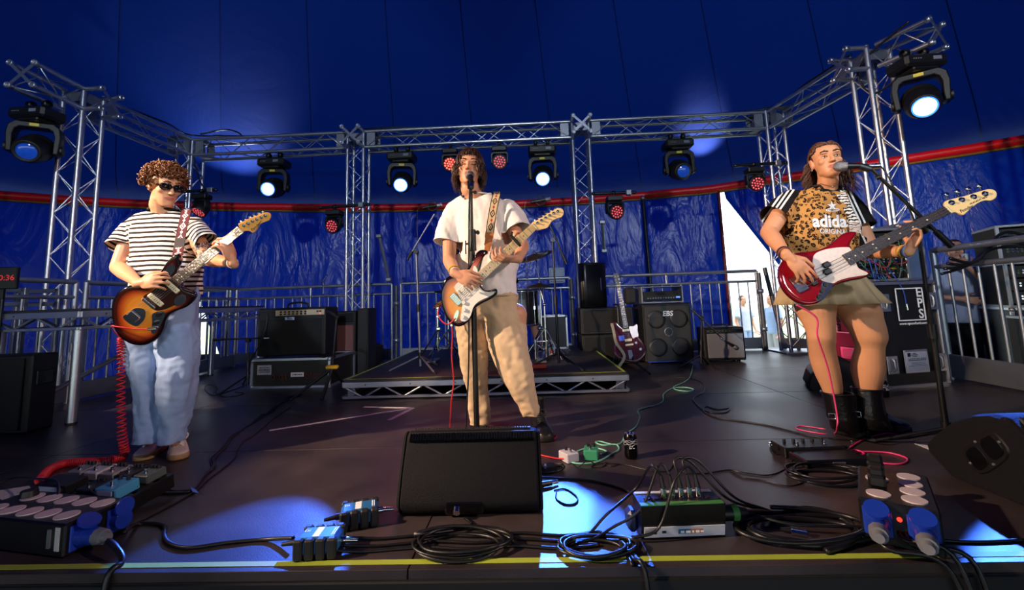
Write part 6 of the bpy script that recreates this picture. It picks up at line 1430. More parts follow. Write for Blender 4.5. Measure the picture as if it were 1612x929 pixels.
trousers(PB, [px_ring(733, 812, 458, 2.78, .10), px_ring(726, 814, 476, 2.78, .115)], [
    [px_ring(718, 768, 502, 2.79, .115), R_(190, 350, 240, 2.80), R_(212, 368, 350, 2.82), R_(238, 368, 480, 2.86), R_(254, 370, 600, 2.89), R_(264, 376, 700, 2.91), R_(272, 382, 785, 2.93)],
    [px_ring(758, 822, 500, 2.77, .118), R_(358, 572, 250, 2.75, .95), R_(372, 592, 350, 2.72, .95), R_(408, 604, 450, 2.71), R_(462, 618, 550, 2.70), R_(535, 642, 650, 2.70), R_(556, 656, 715, 2.70, 1.1), R_(572, 645, 752, 2.70, 1.15)]], M_TAN, .013, 'trousers')
MB().tube([V(p) for p in px_ring(733, 813, 464, 2.78, .108)], .012, 8, True).build('waistband', M_TAN, PB)
BOOTM = pm('black_boot_leather', '#151312', .35, 0, .2, 30, .2, 90); SOLEB = pm('black_sole', '#0c0b0b', .6); LACEB = pm('black_lace', '#0a0a0a', .7)
BT = [(0, .30, .07), (.03, .66, .10), (.12, .82, .125), (.30, .84, .13), (.42, .86, .115), (.55, .93, .088), (.70, 1.0, .070), (.84, 1.0, .064), (.93, .86, .056), (.985, .5, .046), (1.0, .25, .038)]
for he, to, sh, Y2 in ((G(752, 668), G(757, 690), (744, 762, 640), 2.93), (G(842, 672), G(861, 697), (824, 850, 640), 2.70)):
    d = (to-he).normalized(); he = to-d*.30
    o, P = shoe(PB, he, to, .30, .053, BT, BOOTM, SOLEB, 'boot', .035); laces(o, P, .62, .36, .024, .082, .125, LACEB, 6)
    c = P(.20, 0, 0); MB().loft([[c+V((.048*k_*math.cos(a), .050*k_*math.sin(a), z)) for a in [j*PI/8 for j in range(16)]] for z, k_ in ((.09, .98), (.14, .92), (.20, .98))], False).build('shaft', BOOTM, o)
# shaggy hair
def scalp(th, ph, k=1.0): return V((.082*k*math.sin(th)*math.sin(ph), .012-.104*k*math.sin(th)*math.cos(ph), .012+.112*k*math.cos(th)))
random.seed(5); mb = MB(); mb.sph(hp(0, .030, .030), (.082*sc, .088*sc, .092*sc), 18, 12, R3)
for k in range(420):
    ph = random.uniform(-PI, PI); ap = abs(ph); th0 = random.uniform(.02, .9); lift = random.uniform(1.0, 1.16)
    if ap < .75: thm, hang = random.uniform(.95, 1.22), 0
    elif ap < 1.3: thm, hang = 1.45, random.uniform(.03, .12)
    else: thm, hang = 1.5, random.uniform(.09, .17)
    pts = []; sw = random.uniform(-.25, .25); wv = random.uniform(0, 6); n1 = 7
    for j in range(n1+1):
        f = j/n1; pts.append(scalp(th0+(thm-th0)*f, ph+sw*f*(1-ap/4), lift+.03*math.sin(f*3)))
    if hang:
        e = pts[-1]
        for j in range(1, 7): f = j/6; pts.append(V((e.x*(1+.12*math.sin(f*PI))+.010*math.sin(wv+f*7), e.y+.008*math.cos(wv+f*6), e.z-hang*f)))
    m_ = len(pts); mb.tube([hp(*p) for p in pts], [.0046*(1-.75*(j/(m_-1))**2) for j in range(m_)], 4)
mb.build('hair', HAIR2, PB)
for s in (-1, 1):
    MB().tube([hp(s*.014, -.091, .030), hp(s*.030, -.092, .035), hp(s*.048, -.082, .030)], .0042, 6).build('eyebrow', HAIR2, PB)
    MB().tube([hp(s*.017, -.0815, .004), hp(s*.030, -.0850, .001), hp(s*.044, -.0790, .004)], .0020, 6).build('eyelash', HAIR2, PB)
MB().sph(hp(0, -.0915, -.0605), (.015, .004, .005), 10, 6, R3).build('mouth', pm('mouth_dark', '#4a1512', .6), PB)
band_ring(PB, 'bracelet', wR.lerp(eR, .22), wR-eR, .030, .014, pm('yellow_band', '#d8a020', .6)); band_ring(PB, 'bracelet', wR.lerp(eR, .08), wR-eR, .028, .010, pm('white_red_band', '#e0c8c4', .6))
TSTR = strap_mat('woven_tan_strap', '#cbb48c', '#1f2236', '#a83424', '#221c1c', (11.0,))
ribbon(GS.t, 'strap', [A(771, 368, 2.625), A(774, 345, 2.655), A(778, 322, 2.685), A(782, 306, 2.735), A(782, 303, 2.80), A(780, 318, 2.90), A(765, 380, 2.94), A(735, 440, 2.93), A(708, 470, 2.85), GS.W(-.12, .06, -.03)], .05, [V((1, .1, 0)), V((1, .1, 0)), V((1, 0, 0)), V((1, 0, .1)), V((.7, 0, .6)), V((.5, 0, .7))], TSTR)
GS.off, GS.sc = (600, 380), 3.871
ribbon(GS.t, 'strap_end', [GS.W(*GS.l(640, 62), -.002), A(767, 394, 2.56), A(769, 380, 2.60), A(771, 366, 2.625)], [.02, .035, .045, .05], V((1, .1, 0)), pm('tan_leather', '#a8693a', .5))
# ---------------------------------------------------------------- bass player
PC = thing('person', 'person in leopard-print football shirt and khaki skirt singing and playing the red bass', 'person', (1.84, 2.58, 0))
H = head_frame(A(1301, 254, 2.48), (-.30, -.95, .06), (-.04, 0, 1)); sc = .93
hp = lambda x, y, z: H@V((x*sc, y*sc, z*sc)); R3 = H.to_3x3()
mb = MB(); head(mb, H, sc, 1.0, .002, .6); c5 = lambda x, y: (1170+x/3.316, 200+y/3.316); c6 = lambda x, y: (1200+x/3.316, 440+y/3.316)
chain(mb, [(H@V((0, .02, -.08)), .047), (A(1302, 300, 2.53), .052), (A(1297, 318, 2.55), .07)])
mb.loft([px_ring(1258, 1324, 312, 2.56, .05), px_ring(1246, 1336, 340, 2.55, .09), px_ring(1250, 1338, 375, 2.54, .09), px_ring(1252, 1342, 410, 2.54, .085), px_ring(1248, 1350, 450, 2.55, .10), px_ring(1258, 1350, 480, 2.56, .08)])
sR, eR, wR = A(1240, 318, 2.55), A(1210, 366, 2.46), A(1239, 404, 2.25)
chain(mb, [(sR, .046), (sR.lerp(eR, .5), .047), (eR, .042), (eR.lerp(wR, .3), .042), (wR.lerp(eR, .15), .027), (wR, .024)])
hand(mb, wR+V((.006, -.004, 0)), A(1268, 434, 2.225)-wR, (.15, 1, -.15), (.6, 0, .8), ((.15, .35, .3), (.2, .45, .35), (.35, .55, .4), (.45, .6, .4)), .96, ((.7, .6, .1), (.95, .2, .2)))
sL, eL, wL = A(1338, 322, 2.55), A(1372, 396, 2.50), A(1428, 396, 2.29)
chain(mb, [(sL, .044), (sL.lerp(eL, .5), .044), (eL, .040), (eL.lerp(wL, .35), .038), (wL.lerp(eL, .12), .027), (wL, .024)])
hand(mb, wL+V((.008, -.01, .012)), (.25, -.42, .85), (-.75, .10, .30), (-.2, .9, .3), ((.45, .85, .6), (.5, .9, .6), (.55, .9, .6), (.6, .9, .6)), .96, ((.5, .7, .4), (.8, .3, .5)))
RL = lambda l, r, y, Y, k=1.0: px_ring(c6(l, 0)[0], c6(r, 0)[0], c6(0, y)[1], Y, None, k, e=1.0)
mb.loft(SR([px_ring(1250, 1312, 455, 2.56, .09), RL(180, 372, 150, 2.56), RL(202, 370, 200, 2.56), RL(236, 374, 270, 2.55), RL(243, 375, 310, 2.55, .98), RL(250, 372, 350, 2.57), RL(254, 380, 400, 2.60, 1.05), RL(276, 398, 480, 2.62, 1.05), RL(312, 412, 560, 2.63), RL(330, 412, 610, 2.64), RL(345, 425, 660, 2.65)]))
mb.loft(SR([px_ring(1300, 1362, 455, 2.56, .09), RL(372, 600, 150, 2.56, .95), RL(416, 614, 200, 2.56, .95), RL(458, 632, 260, 2.55), RL(484, 640, 310, 2.55), RL(494, 628, 355, 2.57), RL(480, 626, 420, 2.60, 1.05), RL(476, 628, 480, 2.62, 1.05), RL(490, 615, 545, 2.63), RL(502, 608, 590, 2.64), RL(515, 600, 650, 2.65)]))
finish_body(mb, H, sc, PC, SK3)
def leo_post(me):
    fr, bd, sl = [], [], []
    lines = [((c5(270, 292)), (c5(150, 462))), (c5(545, 345), c5(640, 545))]
    for v in me.vertices:
        x, y = px_of(v.co); left = x < 1290
        nx, ny = c5(322, 300) if left else c5(545, 350); ax, ay = c5(205, 490) if left else c5(590, 500)
        t_ = (y-ny)/(ay-ny); bx = nx+(ax-nx)*max(0, min(1, t_))
        infr = (x > bx if left else x < bx) and y > ny-4
        if y > ay+2: infr = True
        sleeve_tip = (x < c5(205, 0)[0] and left and y < c5(0, 500)[1]) or (x > c5(606, 0)[0] and not left)
        fr.append(1.0 if infr and not sleeve_tip else 0.0)
        (x0, y0), (x1, y1) = lines[0 if left else 1]; dx, dy = x1-x0, y1-y0; l = math.hypot(dx, dy); bd.append(((x-x0)*dy-(y-y0)*dx)/l*2.5/700); sl.append(1.0)
    attr(me, 'front', fr); attr(me, 'band', bd); attr(me, 'sleeve', sl)
sh = tshirt(PC, [px_ring(1240, 1350, 412, 2.54, .115), px_ring(1236, 1352, 396, 2.54, .125), px_ring(1227, 1353, 372, 2.54, .128), px_ring(1230, 1350, 350, 2.545, .128), px_ring(1235, 1346, 330, 2.55, .122), px_ring(1237, 1342, 315, 2.56, .10), px_ring(1250, 1332, 304, 2.56, .08), px_ring(1272, 1324, 297, 2.555, .066), px_ring(1278, 1320, 293, 2.55, .058)],
       [[(A(1248, 316, 2.555), .062), (A(1233, 330, 2.53), .072), (A(1218, 345, 2.50), .080)], [(A(1332, 318, 2.555), .060), (A(1347, 338, 2.535), .064), (A(1359, 361, 2.51), .066)]], M_LEO, amp=.006, name='football_shirt', post=leo_post, neckr=.1, vox=.006)
MB().tube([V(p)+V((0, 0, -.03 if i in range(4, 9) else 0)) for i, p in enumerate(px_ring(1277, 1321, 295, 2.55, .062))], .007, 8, True).build('collar', pm('black_rib', '#1b1514'), PC)
# lettering laid on the shirt
dg = bpy.context.evaluated_depsgraph_get(); bvh = BVHTree.FromObject(sh, dg); shM = PC.matrix_basis@sh.matrix_basis
def on_shirt(o):
    inv = (PC.matrix_basis).inverted(); me = o.data
    for v in me.vertices:
        w = PC.matrix_basis@v.co; d = (w-CO).normalized(); h = bvh.ray_cast(inv@CO, inv.to_3x3()@d)
        if h[0] is not None: v.co = h[0]-(inv.to_3x3()@d)*.0035
def shirt_text(txt, pxc, size, ang, **kw):
    c = A(*pxc, 2.40); M = frame(c, V((1, .12, 0)).normalized(), V((0, 0, 1)), V((.12, -1, 0)).normalized())@Matrix.Rotation(ang, 4, 'Z'); o = text_mesh(txt, size, WHITE, 'lettering', M, PC, ext=0, **kw)
    bm = bmesh.new(); bm.from_mesh(o.data); bmesh.ops.triangulate(bm, faces=bm.faces); bmesh.ops.subdivide_edges(bm, edges=[e for e in bm.edges if e.calc_length() > .012], cuts=2); bm.to_mesh(o.data); bm.free(); on_shirt(o)
shirt_text('adidas', (1311, 349), .092, -.03, bold=.003); shirt_text('ORIGINALS', (1316, 365), .036, -.06, bold=.0005)
mbs = MB(); c = A(1310, 324, 2.40); P2 = []
for k in range(10): a = PI/2+k*PI/5; r = .026 if k % 2 == 0 else .010; P2.append((r*math.cos(a), r*math.sin(a)))
M_ = frame(c, V((1, 0, 0)), V((0, 0, 1)), V((0, -1, 0))); vs = [M_@V((*p, 0)) for p in P2]+[c]; mbs.add(vs, [(i, (i+1) % 10, 10) for i in range(10)])
for rr in ((.036, .010), (.026, .006)):
    ri = []
    for k in range(20): a = k*PI/10; ri.append((rr[0]*math.cos(a), rr[1]*math.sin(a)-.022))
    vs = [M_@V((x, y, 0)) for x, y in ri]+[M_@V((x*.86, (y+.022)*.7-.022, 0)) for x, y in ri]; mbs.add(vs, [(i, (i+1) % 20, 20+(i+1) % 20, 20+i) for i in range(20)])
o = mbs.build('emblem', WHITE, PC); on_shirt(o)
# pleated skirt
rings = []
for y, l, r, dep, pl in ((424, 1243, 1350, .112, 0), (436, 1238, 1358, .122, .002), (452, 1233, 1370, .14, .009), (466, 1229, 1382, .155, .015), (480, 1226, 1392, .168, .020)):
    L, R = A(l, y, 2.55), A(r, y-(3 if y > 470 else 0), 2.55); c = (L+R)/2; s = (R-L)/2; f = V((s.y, -s.x, 0)).normalized(); rg = []
    for k in range(132):
        a = 2*PI*k/132; q = ((k/132*16) % 1); w = pl*((q/.8 if q < .8 else (1-q)/.2)*2-1); rg.append(c+s*math.cos(a)*(1+w/s.length)+f*(dep+w)*math.sin(a))
    rings.append(rg)
o = MB().loft(rings, False).build('skirt', M_KHAKI, PC); md = o.modifiers.new('thick', 'SOLIDIFY'); md.thickness = .004
# biker boots
BKL = pm('biker_leather', '#121113', .28, 0, .2, 20, .25, 60)
for he, to, sh_, Yb in ((G(1322, 672), G(1359, 692), ((1297, 1338, 619), (1302, 1340, 636), (1306, 1344, 655), (1312, 1352, 676)), 2.62), (G(1368, 668), G(1432, 684), ((1345, 1384, 612), (1346, 1386, 632), (1346, 1390, 652), (1350, 1398, 672)), 2.64)):
    d = (to-he).normalized(); he = to-d*.28
    o, P = shoe(PC, he, to, .28, .052, BT, BKL, SOLEB, 'biker_boot', .034)
    bx = P(.24, 0, 0); rg = []
    for i, (l, r, y) in enumerate(sh_): q = px_ring(l, r, y, Yb); rg.append(q)
    c3 = P(.26, 0, .07); rg.append([c3+(p-sum(rg[-1], V())/len(rg[-1]))*.95 for p in rg[-1]])
    MB().loft(rg, False).build('shaft', BKL, o); q = [p+(p-sum(rg[2], V())/len(rg[2]))*.04 for p in rg[2]]; MB().loft([[p+V((0, 0, .012)) for p in q], [p-V((0, 0, .012)) for p in q]], False).build('ankle_strap', BKL, o)
    MB().tube([p for p in px_ring(sh_[0][0], sh_[0][1], sh_[0][2], Yb)], .006, 6, True).build('boot_cuff', BKL, o)
    bk = A(sh_[2][0]+3, sh_[2][2], Yb-.05); MB().tube([bk+V(p) for p in ((-.014, 0, -.014), (.014, -.01, -.014), (.014, -.01, .014), (-.014, 0, .014))], .003, 6, True).build('buckle', CHROME, o)
# hair swept back, wavy to the shoulders
random.seed(9); mb = MB(); mb.sph(hp(0, .022, .022), (.078*sc, .088*sc, .092*sc), 18, 12, R3)
for k in range(380):
    side = random.choice((-1, 1)); a0 = random.uniform(.05, 1.5)*side; hl = random.uniform(0, 1)
    th0 = random.uniform(.72, .98) if abs(a0) < .9 else random.uniform(.9, 1.3); pts = []; lift = random.uniform(1.0, 1.08); wv = random.uniform(0, 6); ph1 = side*random.uniform(1.7, 3.0)
    for j in range(9): f = j/8; ph = a0+(ph1-a0)*f; th = th0*(1-.45*math.sin(f*PI))+(1.55-th0)*f**1.5; pts.append(scalp(th, ph, lift))
    e = pts[-1]; hang = random.uniform(.09, .23)
    for j in range(1, 8): f = j/7; pts.append(V((e.x*(1+.55*f)+.016*math.sin(wv+f*9), e.y-.01*f+.012*math.cos(wv+f*8), e.z-hang*f)))
    m_ = len(pts); mb.tube([hp(*p) for p in pts], [.0042*(1-.7*(j/(m_-1))**2) for j in range(m_)], 4)
mb.build('hair', HAIR3, PC)
IR = pm('iris_dark', '#2a1a12', .2); EYEW = pm('eye_white', '#d8cfc8', .3)
for s in (-1, 1):
    MB().tube([hp(s*.013, -.091, .031), hp(s*.030, -.0925, .037), hp(s*.050, -.081, .031)], .0040, 6).build('eyebrow', HAIR2, PC)
    e = MB().sph(hp(s*.030, -.0755, .003), (.0115, .0085, .0055), 12, 8, R3).build('eye', EYEW, PC); MB().sph(hp(s*.031, -.0825, .003), (.0048, .002, .0046), 10, 6, R3).build('iris', IR, e)
    MB().tube([hp(s*.016, -.0805, .005), hp(s*.030, -.0860, .0085), hp(s*.045, -.0785, .006)], .0018, 6).build('eyelash', HAIR2, PC)
    MB().sph(hp(s*.082, .008, -.042), .007, 10, 7).build('earring', CHROME, PC)
for k_, (c_, m_) in enumerate((('#1a1412', .30), ('#8a4a2a', .20), ('#2a2020', .12))): band_ring(PC, 'bracelet', wR.lerp(eR, m_*.6), wR-eR, .029, .008, pm('bracelet_%d' % k_, c_, .6))
band_ring(PC, 'wristband', wL.lerp(eL, .10), wL-eL, .030, .02, pm('ochre_wristband', '#b98a3a', .6)); band_ring(PC, 'wristband', wL.lerp(eL, -.02), wL-eL, .028, .012, pm('blue_wristband', '#7088b8', .6))
MB().tube(spline([hp(-.05, .01, -.13), hp(-.02, -.055, -.17), hp(.01, -.06, -.172), hp(.05, -.0, -.14)], 6), .0018, 5).build('necklace', CHROME, PC)
ZSTR = strap_mat('zebra_strap', '#e6dfd6', '#141212', '', '', 'zebra')
GB.off, GB.sc = (1170, 200), 3.316
ribbon(GB.t, 'strap', [GB.W(*GB.l(586, 552), -.01), A(1345, 350, 2.40), A(1334, 328, 2.43), A(1324, 305, 2.475), A(1319, 297, 2.55), A(1316, 312, 2.66), A(1295, 370, 2.70), A(1262, 410, 2.70), A(1235, 425, 2.60), GB.W(*GB.l(192, 760), -.03)], .045, [V((1, .1, .4)), V((1, .1, .4)), V((1, 0, .3)), V((1, 0, .2)), V((.6, 0, .7)), V((.4, 0, .8))], ZSTR)
# ---------------------------------------------------------------- drummer, mostly hidden
PD = thing('person', 'seated drummer in dark clothes, only a bare knee showing right of the singer', 'person', (-.40, 5.9, RZ))
H = head_frame((-.45, 5.88, 1.50), (0, -1, -.1)); sc = .95; mb = MB(); head(mb, H, sc); z0 = RZ
chain(mb, [(V((-.45, 5.92, 1.38)), .05), (V((-.45, 5.95, 1.25)), .09)])
mb.loft([ring_((-.60, 5.98, 1.26), (-.30, 5.98, 1.26), .07), ring_((-.60, 5.98, 1.1), (-.30, 5.98, 1.1), .1), ring_((-.58, 6.0, .8), (-.32, 6.0, .8), .1), ring_((-.58, 6.0, .68), (-.32, 6.0, .68), .1)])
kn = A(836, 486, 5.62); ft = V((.08, 5.35, z0+.10)); k2 = V((-.80, 5.65, .78))
chain(mb, [(V((-.36, 6.0, .72)), .085), (kn, .062), (kn.lerp(ft, .35), .058), (ft, .038)]); chain(mb, [(V((-.54, 6.0, .72)), .085), (k2, .062), (V((-.80, 5.5, z0+.1)), .038)])
for s in (-1, 1):
    sh_ = V((-.45+s*.19, 5.98, 1.22)); el = V((-.45+s*.26, 5.85, .98)); wr_ = V((-.45+s*.12, 5.62, .98)); chain(mb, [(sh_, .05), (el, .04), (wr_, .026)]); hand(mb, wr_, (-s*.2, -1, -.1), (0, 0, -1), (-s, 0, 0), ((.6, .9, .6),)*4)
finish_body(mb, H, sc, PD, SK2, vox=.007)
DK = pm('dark_cloth', '#15161c', .9)
tshirt(PD, [ring_((-.63, 6.0, .66), (-.27, 6.0, .66), .15), ring_((-.64, 5.99, .95), (-.26, 5.99, .95), .14), ring_((-.66, 5.98, 1.2), (-.24, 5.98, 1.2), .11), ring_((-.54, 5.96, 1.3), (-.36, 5.96, 1.3), .07), ring_((-.51, 5.95, 1.33), (-.39, 5.95, 1.33), .06)], [[(V((-.62, 5.98, 1.2)), .075), (V((-.69, 5.9, 1.05)), .085)], [(V((-.28, 5.98, 1.2)), .075), (V((-.21, 5.9, 1.05)), .085)]], DK, vox=.012)
mb = MB()
for a, b in ((V((-.36, 6.02, .72)), kn), (V((-.54, 6.02, .72)), k2)): mb.cyl(a, a.lerp(b, .86), .115, .09, 20); mb.sph(a, .115)
put(remesh(mb, .012, 3), 'shorts', DK, PD); o = MB().sph((H@V((0, .02, .03))), (.085, .10, .095), 16, 10).build('hair', HAIR2, PD)
for q in (ft, V((-.80, 5.5, z0+.1))): shoe(PD, (q.x, q.y+.06), (q.x, q.y-.2), .27, .048, SNK, BLACKM, SOLEB, 'sneaker', z0=z0)
t = thing('drum_throne', 'round black drum stool under the hidden drummer', 'stool', (-.45, 6.05, RZ)); MB().lathe([(0, .40), (.15, .40), (.17, .43), (.17, .46), (.15, .48), (0, .48)], 24, Matrix.Translation((-.45, 6.05, RZ))).build('seat', BLACKM, t); MB().cyl((-.45, 6.05, RZ+.1), (-.45, 6.05, RZ+.4), .018).build('tube', CHROME, t); tri_base(t, -.45, 6.05, RZ, .25, .25)
# ================================================================ STAGE-FRONT GEAR
CARPET = pm('speckled_wedge_paint', '#0a0a10', .75, 0, .35, 300, .5, 260, spec=.2)
def wedge(label, loc, rz, w, prof, grille_seg, handle=None, conn=False):
    """floor monitor: side profile (y, z) extruded along x, rounded rims; grille strip on one profile segment"""
    t = thing('wedge_monitor', label, 'monitor speaker', loc, rz, 'floor monitor wedges'); M = Matrix(((0, 0, 1, 0), (1, 0, 0, 0), (0, 1, 0, 0), (0, 0, 0, 1)))
    P2 = [p.xy for p in spline([(*p, 0) for p in prof], 3, True)] if False else prof
    MB().prism(P2, -w/2, w/2, M, .014).build('cabinet', CARPET, t, True)
    (y0, z0_), (y1, z1_) = grille_seg; d = V((0, y1-y0, z1_-z0_)); n = V((0, -(z1_-z0_), y1-y0)).normalized(); n = n if n.z > 0 else -n
    R = Matrix((V((1, 0, 0)), d.normalized(), n)).transposed(); c = V((0, (y0+y1)/2, (z0_+z1_)/2))
    MB().box(c+n*.004, (w-.05, d.length-.02, .012), R, .004).build('grille', M_MESH, t, True)
    mb = MB(); k = int((w-.06)/.011)
    for i in range(k): q = c-d*.5+d*.0+V((-(w-.06)/2+.011*i, 0, 0))+n*.008+d.normalized()*.022; mb.box(q, (.005, .028, .006), R)
    mb.build('grille_teeth', BLACKM, t, True)
    for s in (-1, 1):
        mb = MB(); q = [V((s*(w/2+.001), y, z)) for y, z in P2]; cen = sum(q, V())/len(q)
        mb.loft([[cen+(p-cen)*.985 for p in q], [cen+(p-cen)*.94+V((s*.010, 0, 0)) for p in q]]).build('side_cheek', CARPET, t, True)
    if handle:
        hy, hz, a, s = handle
        def plate_(u, v, ru, rv, x): return [V((s*x, hy+(u+ru*math.copysign(abs(math.cos(b))**.6, math.cos(b)))*math.cos(a)-(v+rv*math.copysign(abs(math.sin(b))**.6, math.sin(b)))*math.sin(a), hz+(u+ru*math.copysign(abs(math.cos(b))**.6, math.cos(b)))*math.sin(a)+(v+rv*math.copysign(abs(math.sin(b))**.6, math.sin(b)))*math.cos(a))) for b in [k*PI/10 for k in range(20)]]
        x0 = w/2+.010; h = MB().loft([plate_(0, 0, .105, .058, x0), plate_(0, 0, .10, .054, x0+.006)]).build('handle_plate', BLACK, t, True)
        for u in (-.046, .046): MB().loft([plate_(u, 0, .040, .040, x0+.0065), plate_(u, 0, .036, .036, x0+.0085)]).build('hand_hole', BLACKG, h, True)
        for u, v in ((-.09, .0), (.0, .045), (0, -.045), (.09, 0)): MB().loft([plate_(u, v, .005, .005, x0+.006), plate_(u, v, .004, .004, x0+.009)]).build('screw', STEEL, h, True)
    if conn:
        MB().box((-.02, .005, .035), (.15, .02, .05), bv=.008).build('connector_recess', BLACKG, t, True); MB().cyl((-.045, -.012, .04), (-.045, -.03, .03), .013, n=14).build('socket', CHROME, t, True)
    return t
wb_ = V((-.262, 1.80, 0))
wedge('black floor monitor wedge at the centre front seen from behind', wb_, .01, .545, [(.03, .0), (.0, .035), (.0, .06), (.04, .15), (.105, .255), (.12, .275), (.145, .285), (.18, .275), (.43, .09), (.45, .05), (.43, 0)], ((.135, .288), (.43, .10)), None, True)
for i in range(46): MB().box(wb_+V((-.252+.0112*i, .1085, .262)), (.006, .030, .030), Matrix.Rotation(-.75, 3, 'X')).build('grille_slot', BLACKG, bpy.data.objects['wedge_monitor'])
MB().box(wb_+V((0, .116, .262)), (.52, .034, .034), Matrix.Rotation(-.75, 3, 'X'), .004).build('grille_strip', BLACKM, bpy.data.objects['wedge_monitor'])
wedge('dark floor monitor wedge at the right edge with two hand holes', (2.06, 1.80, 0), 0, .54, [(.30, 0), (.40, .07), (.405, .10), (.36, .15), (.26, .235), (.15, .295), (.08, .315), (.02, .312), (-.20, .12), (-.33, .02), (-.32, 0)], ((.02, .315), (-.20, .12)), (.12, .155, -.75, -1))
wedge('dark floor monitor wedge behind the bass player legs', (2.50, 4.02, 0), 1.12, .44, [(-.30, .0), (-.37, .055), (-.37, .08), (-.28, .155), (-.15, .235), (-.08, .26), (-.02, .26), (.12, .12), (.15, .03), (.13, 0)], ((-.02, .262), (.12, .12)), None)
# ---- power distribution boxes
DISC = pm('pale_socket_lid', '#c9bcc0', .5, 0, .06); DBOX = pm('distro_black', '#121317', .35, .2, .2, 20, .1, 80); CEEB = pm('cee_blue', '#16349c', .35); CEEG = pm('cee_grey', '#66686f', .5)
def cee(t, c, d, lid=1, plug=True):
    """blue round power socket with hinged lid; c local point, d local direction"""
    c = V(c); d = V(d).normalized(); up = V((0, 0, 1)); s = d.cross(up)
    k = MB().box(c+d*.004, (.075 if abs(d.x) < .5 else .008, .008 if abs(d.x) < .5 else .075, .085), bv=.003).build('socket_flange', CEEB, t, True)
    MB().cyl(c+d*.006, c+d*.035, .033, .031, n=20).build('socket_barrel', CEEB, k, True)
    e = c+d*.03+up*.045; MB().cyl(e, e+(d*.5+up*.85).normalized()*.010 if plug else e+d*.008, .033, n=20).box(c+d*.02+up*.038, (.02, .02, .02)).build('socket_lid', CEEB, k, True)
    if plug:
        g = MB().cyl(c+d*.03, c+d*.075, .029, .027, n=18).build('plug_body', CEEB, k, True)
        MB().cyl(c+d*.072, c+d*.105, .027, .024, n=10).cyl(c+d*.105, c+d*.125, .018, .014, n=12).build('plug_gland', CEEG, k, True)
    return t
t = thing('power_distro', 'black power distribution box with pale socket lids at the far left front', 'power box', (-1.61, 1.555, 0), -.19)
MB().box((-.26, .105, .055), (.52, .21, .108), bv=.006).build('body', DBOX, t, True)
for i in range(5):
    for j in range(2):
        if (i, j) == (0, 1): MB().cyl((-.44, .155, .11), (-.44, .155, .135), .03, .026, n=16).build('plug_top', BLACK, t, True)
        MB().cyl((-.44+.09*i+.02*j, .055+.10*j, .1085), (-.44+.09*i+.02*j, .055+.10*j, .1125), .036, n=22).build('socket_lid_pale', DISC, t, True)
cee(t, (.001, .05, .055), (1, 0, 0)); cee(t, (.001, .165, .055), (1, 0, 0), plug=False)
bp_(t, 'worn_label', pm('worn_paper', '#b9b6b8'), (-.03, -.001, .06), (.02, .002, .075)); bp_(t, 'latch', STEEL, (-.065, -.003, .06), (.012, .006, .06))
t = thing('power_distro', 'black power distribution box with two blue plugs at the right front', 'power box', (1.055, 1.60, 0), -.62)
MB().box((.10, .17, .068), (.20, .34, .134), bv=.006).build('body', DBOX, t, True)
for i in range(4):
    for j in range(2):
        p = (.055+.09*j, .06+.075*i)
        if j == 0 and i in (1, 3):
            q = MB().box((p[0], p[1], .155), (.05, .045, .04), bv=.008).box((p[0], p[1], .185), (.045, .035, .03), bv=.008).build('mains_plug', BLACK, t, True)
        else: MB().cyl((p[0], p[1], .1345), (p[0], p[1], .139), .033, n=22).build('socket_lid_pale', DISC, t, True)
cee(t, (.045, -.001, .07), (0, -1, 0)); cee(t, (.155, -.001, .07), (0, -1, 0))
MB().sph((.10, -.003, .09), .007, 10, 6).build('pilot_light', pm('pilot_red_lit', '#ff3a2a', .3, emit='#ff3020', es=3), t, True)
# ---- stage box with XLR plugs
t = thing('stage_box', 'black multicore stage box with white front label and upright plugs', 'stage box', (.345, 1.625, 0), .045)
MB().loft([[V((x, 0, 0)), V((x, -.01, .045)), V((x, -.022, .115)), V((x, .08, .118)), V((x, .10, .0))] for x in (0, .285)], True, False).build('body', DBOX, t, True)
R_l = Matrix.Rotation(-.2, 3, 'X'); MB().box((.145, -.009, .026), (.272, .003, .036), Matrix.Rotation(.22, 3, 'X')).build('front_label', pm('label_pale', '#c8ccdc', .6), t, True)
bp_(t, 'green_strip', pm('green_tape', '#3c7a35', .5), (.14, -.012, .1165), (.28, .022, .003)); bp_(t, 'label_strip', pm('label_pale', '#c8ccdc'), (.14, .072, .1195), (.27, .014, .003))
ML = t.matrix_basis@frame(V((.165, -.0125, .027)), V((1, 0, 0)), V((0, -.218, .976)), V((0, -.976, -.218)))
pl = [(math.cos(a)*.008+(.035 if math.cos(a) > 0 else -.035), math.sin(a)*.008) for a in [k*PI/8+.01 for k in range(16)]]
M_I = t.matrix_basis.inverted(); mb = MB(); mb.prism([(min(0, x), y) for x, y in pl if x <= 0]+[(0, -.008)][:0]+[], 0, .0006, ML) if False else mb.box((0, 0, 0), (.0001, .0001, .0001))
lg = MB().box(ML@V((-.021, 0, 0)), (.042, .016, .0008), ML.to_3x3(), .0002).build('logo_panel', pm('logo_blue', '#2a6a9c', .5), t); lg2 = MB().box(ML@V((.021, 0, 0)), (.042, .016, .0008), ML.to_3x3(), .0002).build('logo_panel', pm('logo_orange', '#b87a58', .5), t)
smudge(t, (.165, -.0140, .0262), ((0, .07, .007),), WHITE, 5); bp_(t, 'printed_mark', BLACK, (.045, -.0125, .026), (.010, .001, .010)); bp_(t, 'printed_mark', BLACK, (.075, -.0125, .027), (.014, .001, .008))
for i in range(8):
    x = .035+.03*i; MB().cyl((x, .03, .116), (x, .03, .120), .011, n=14).build('socket', pm('socket_dark', '#3a2a34', .4, .5), t, True)
plugs = []
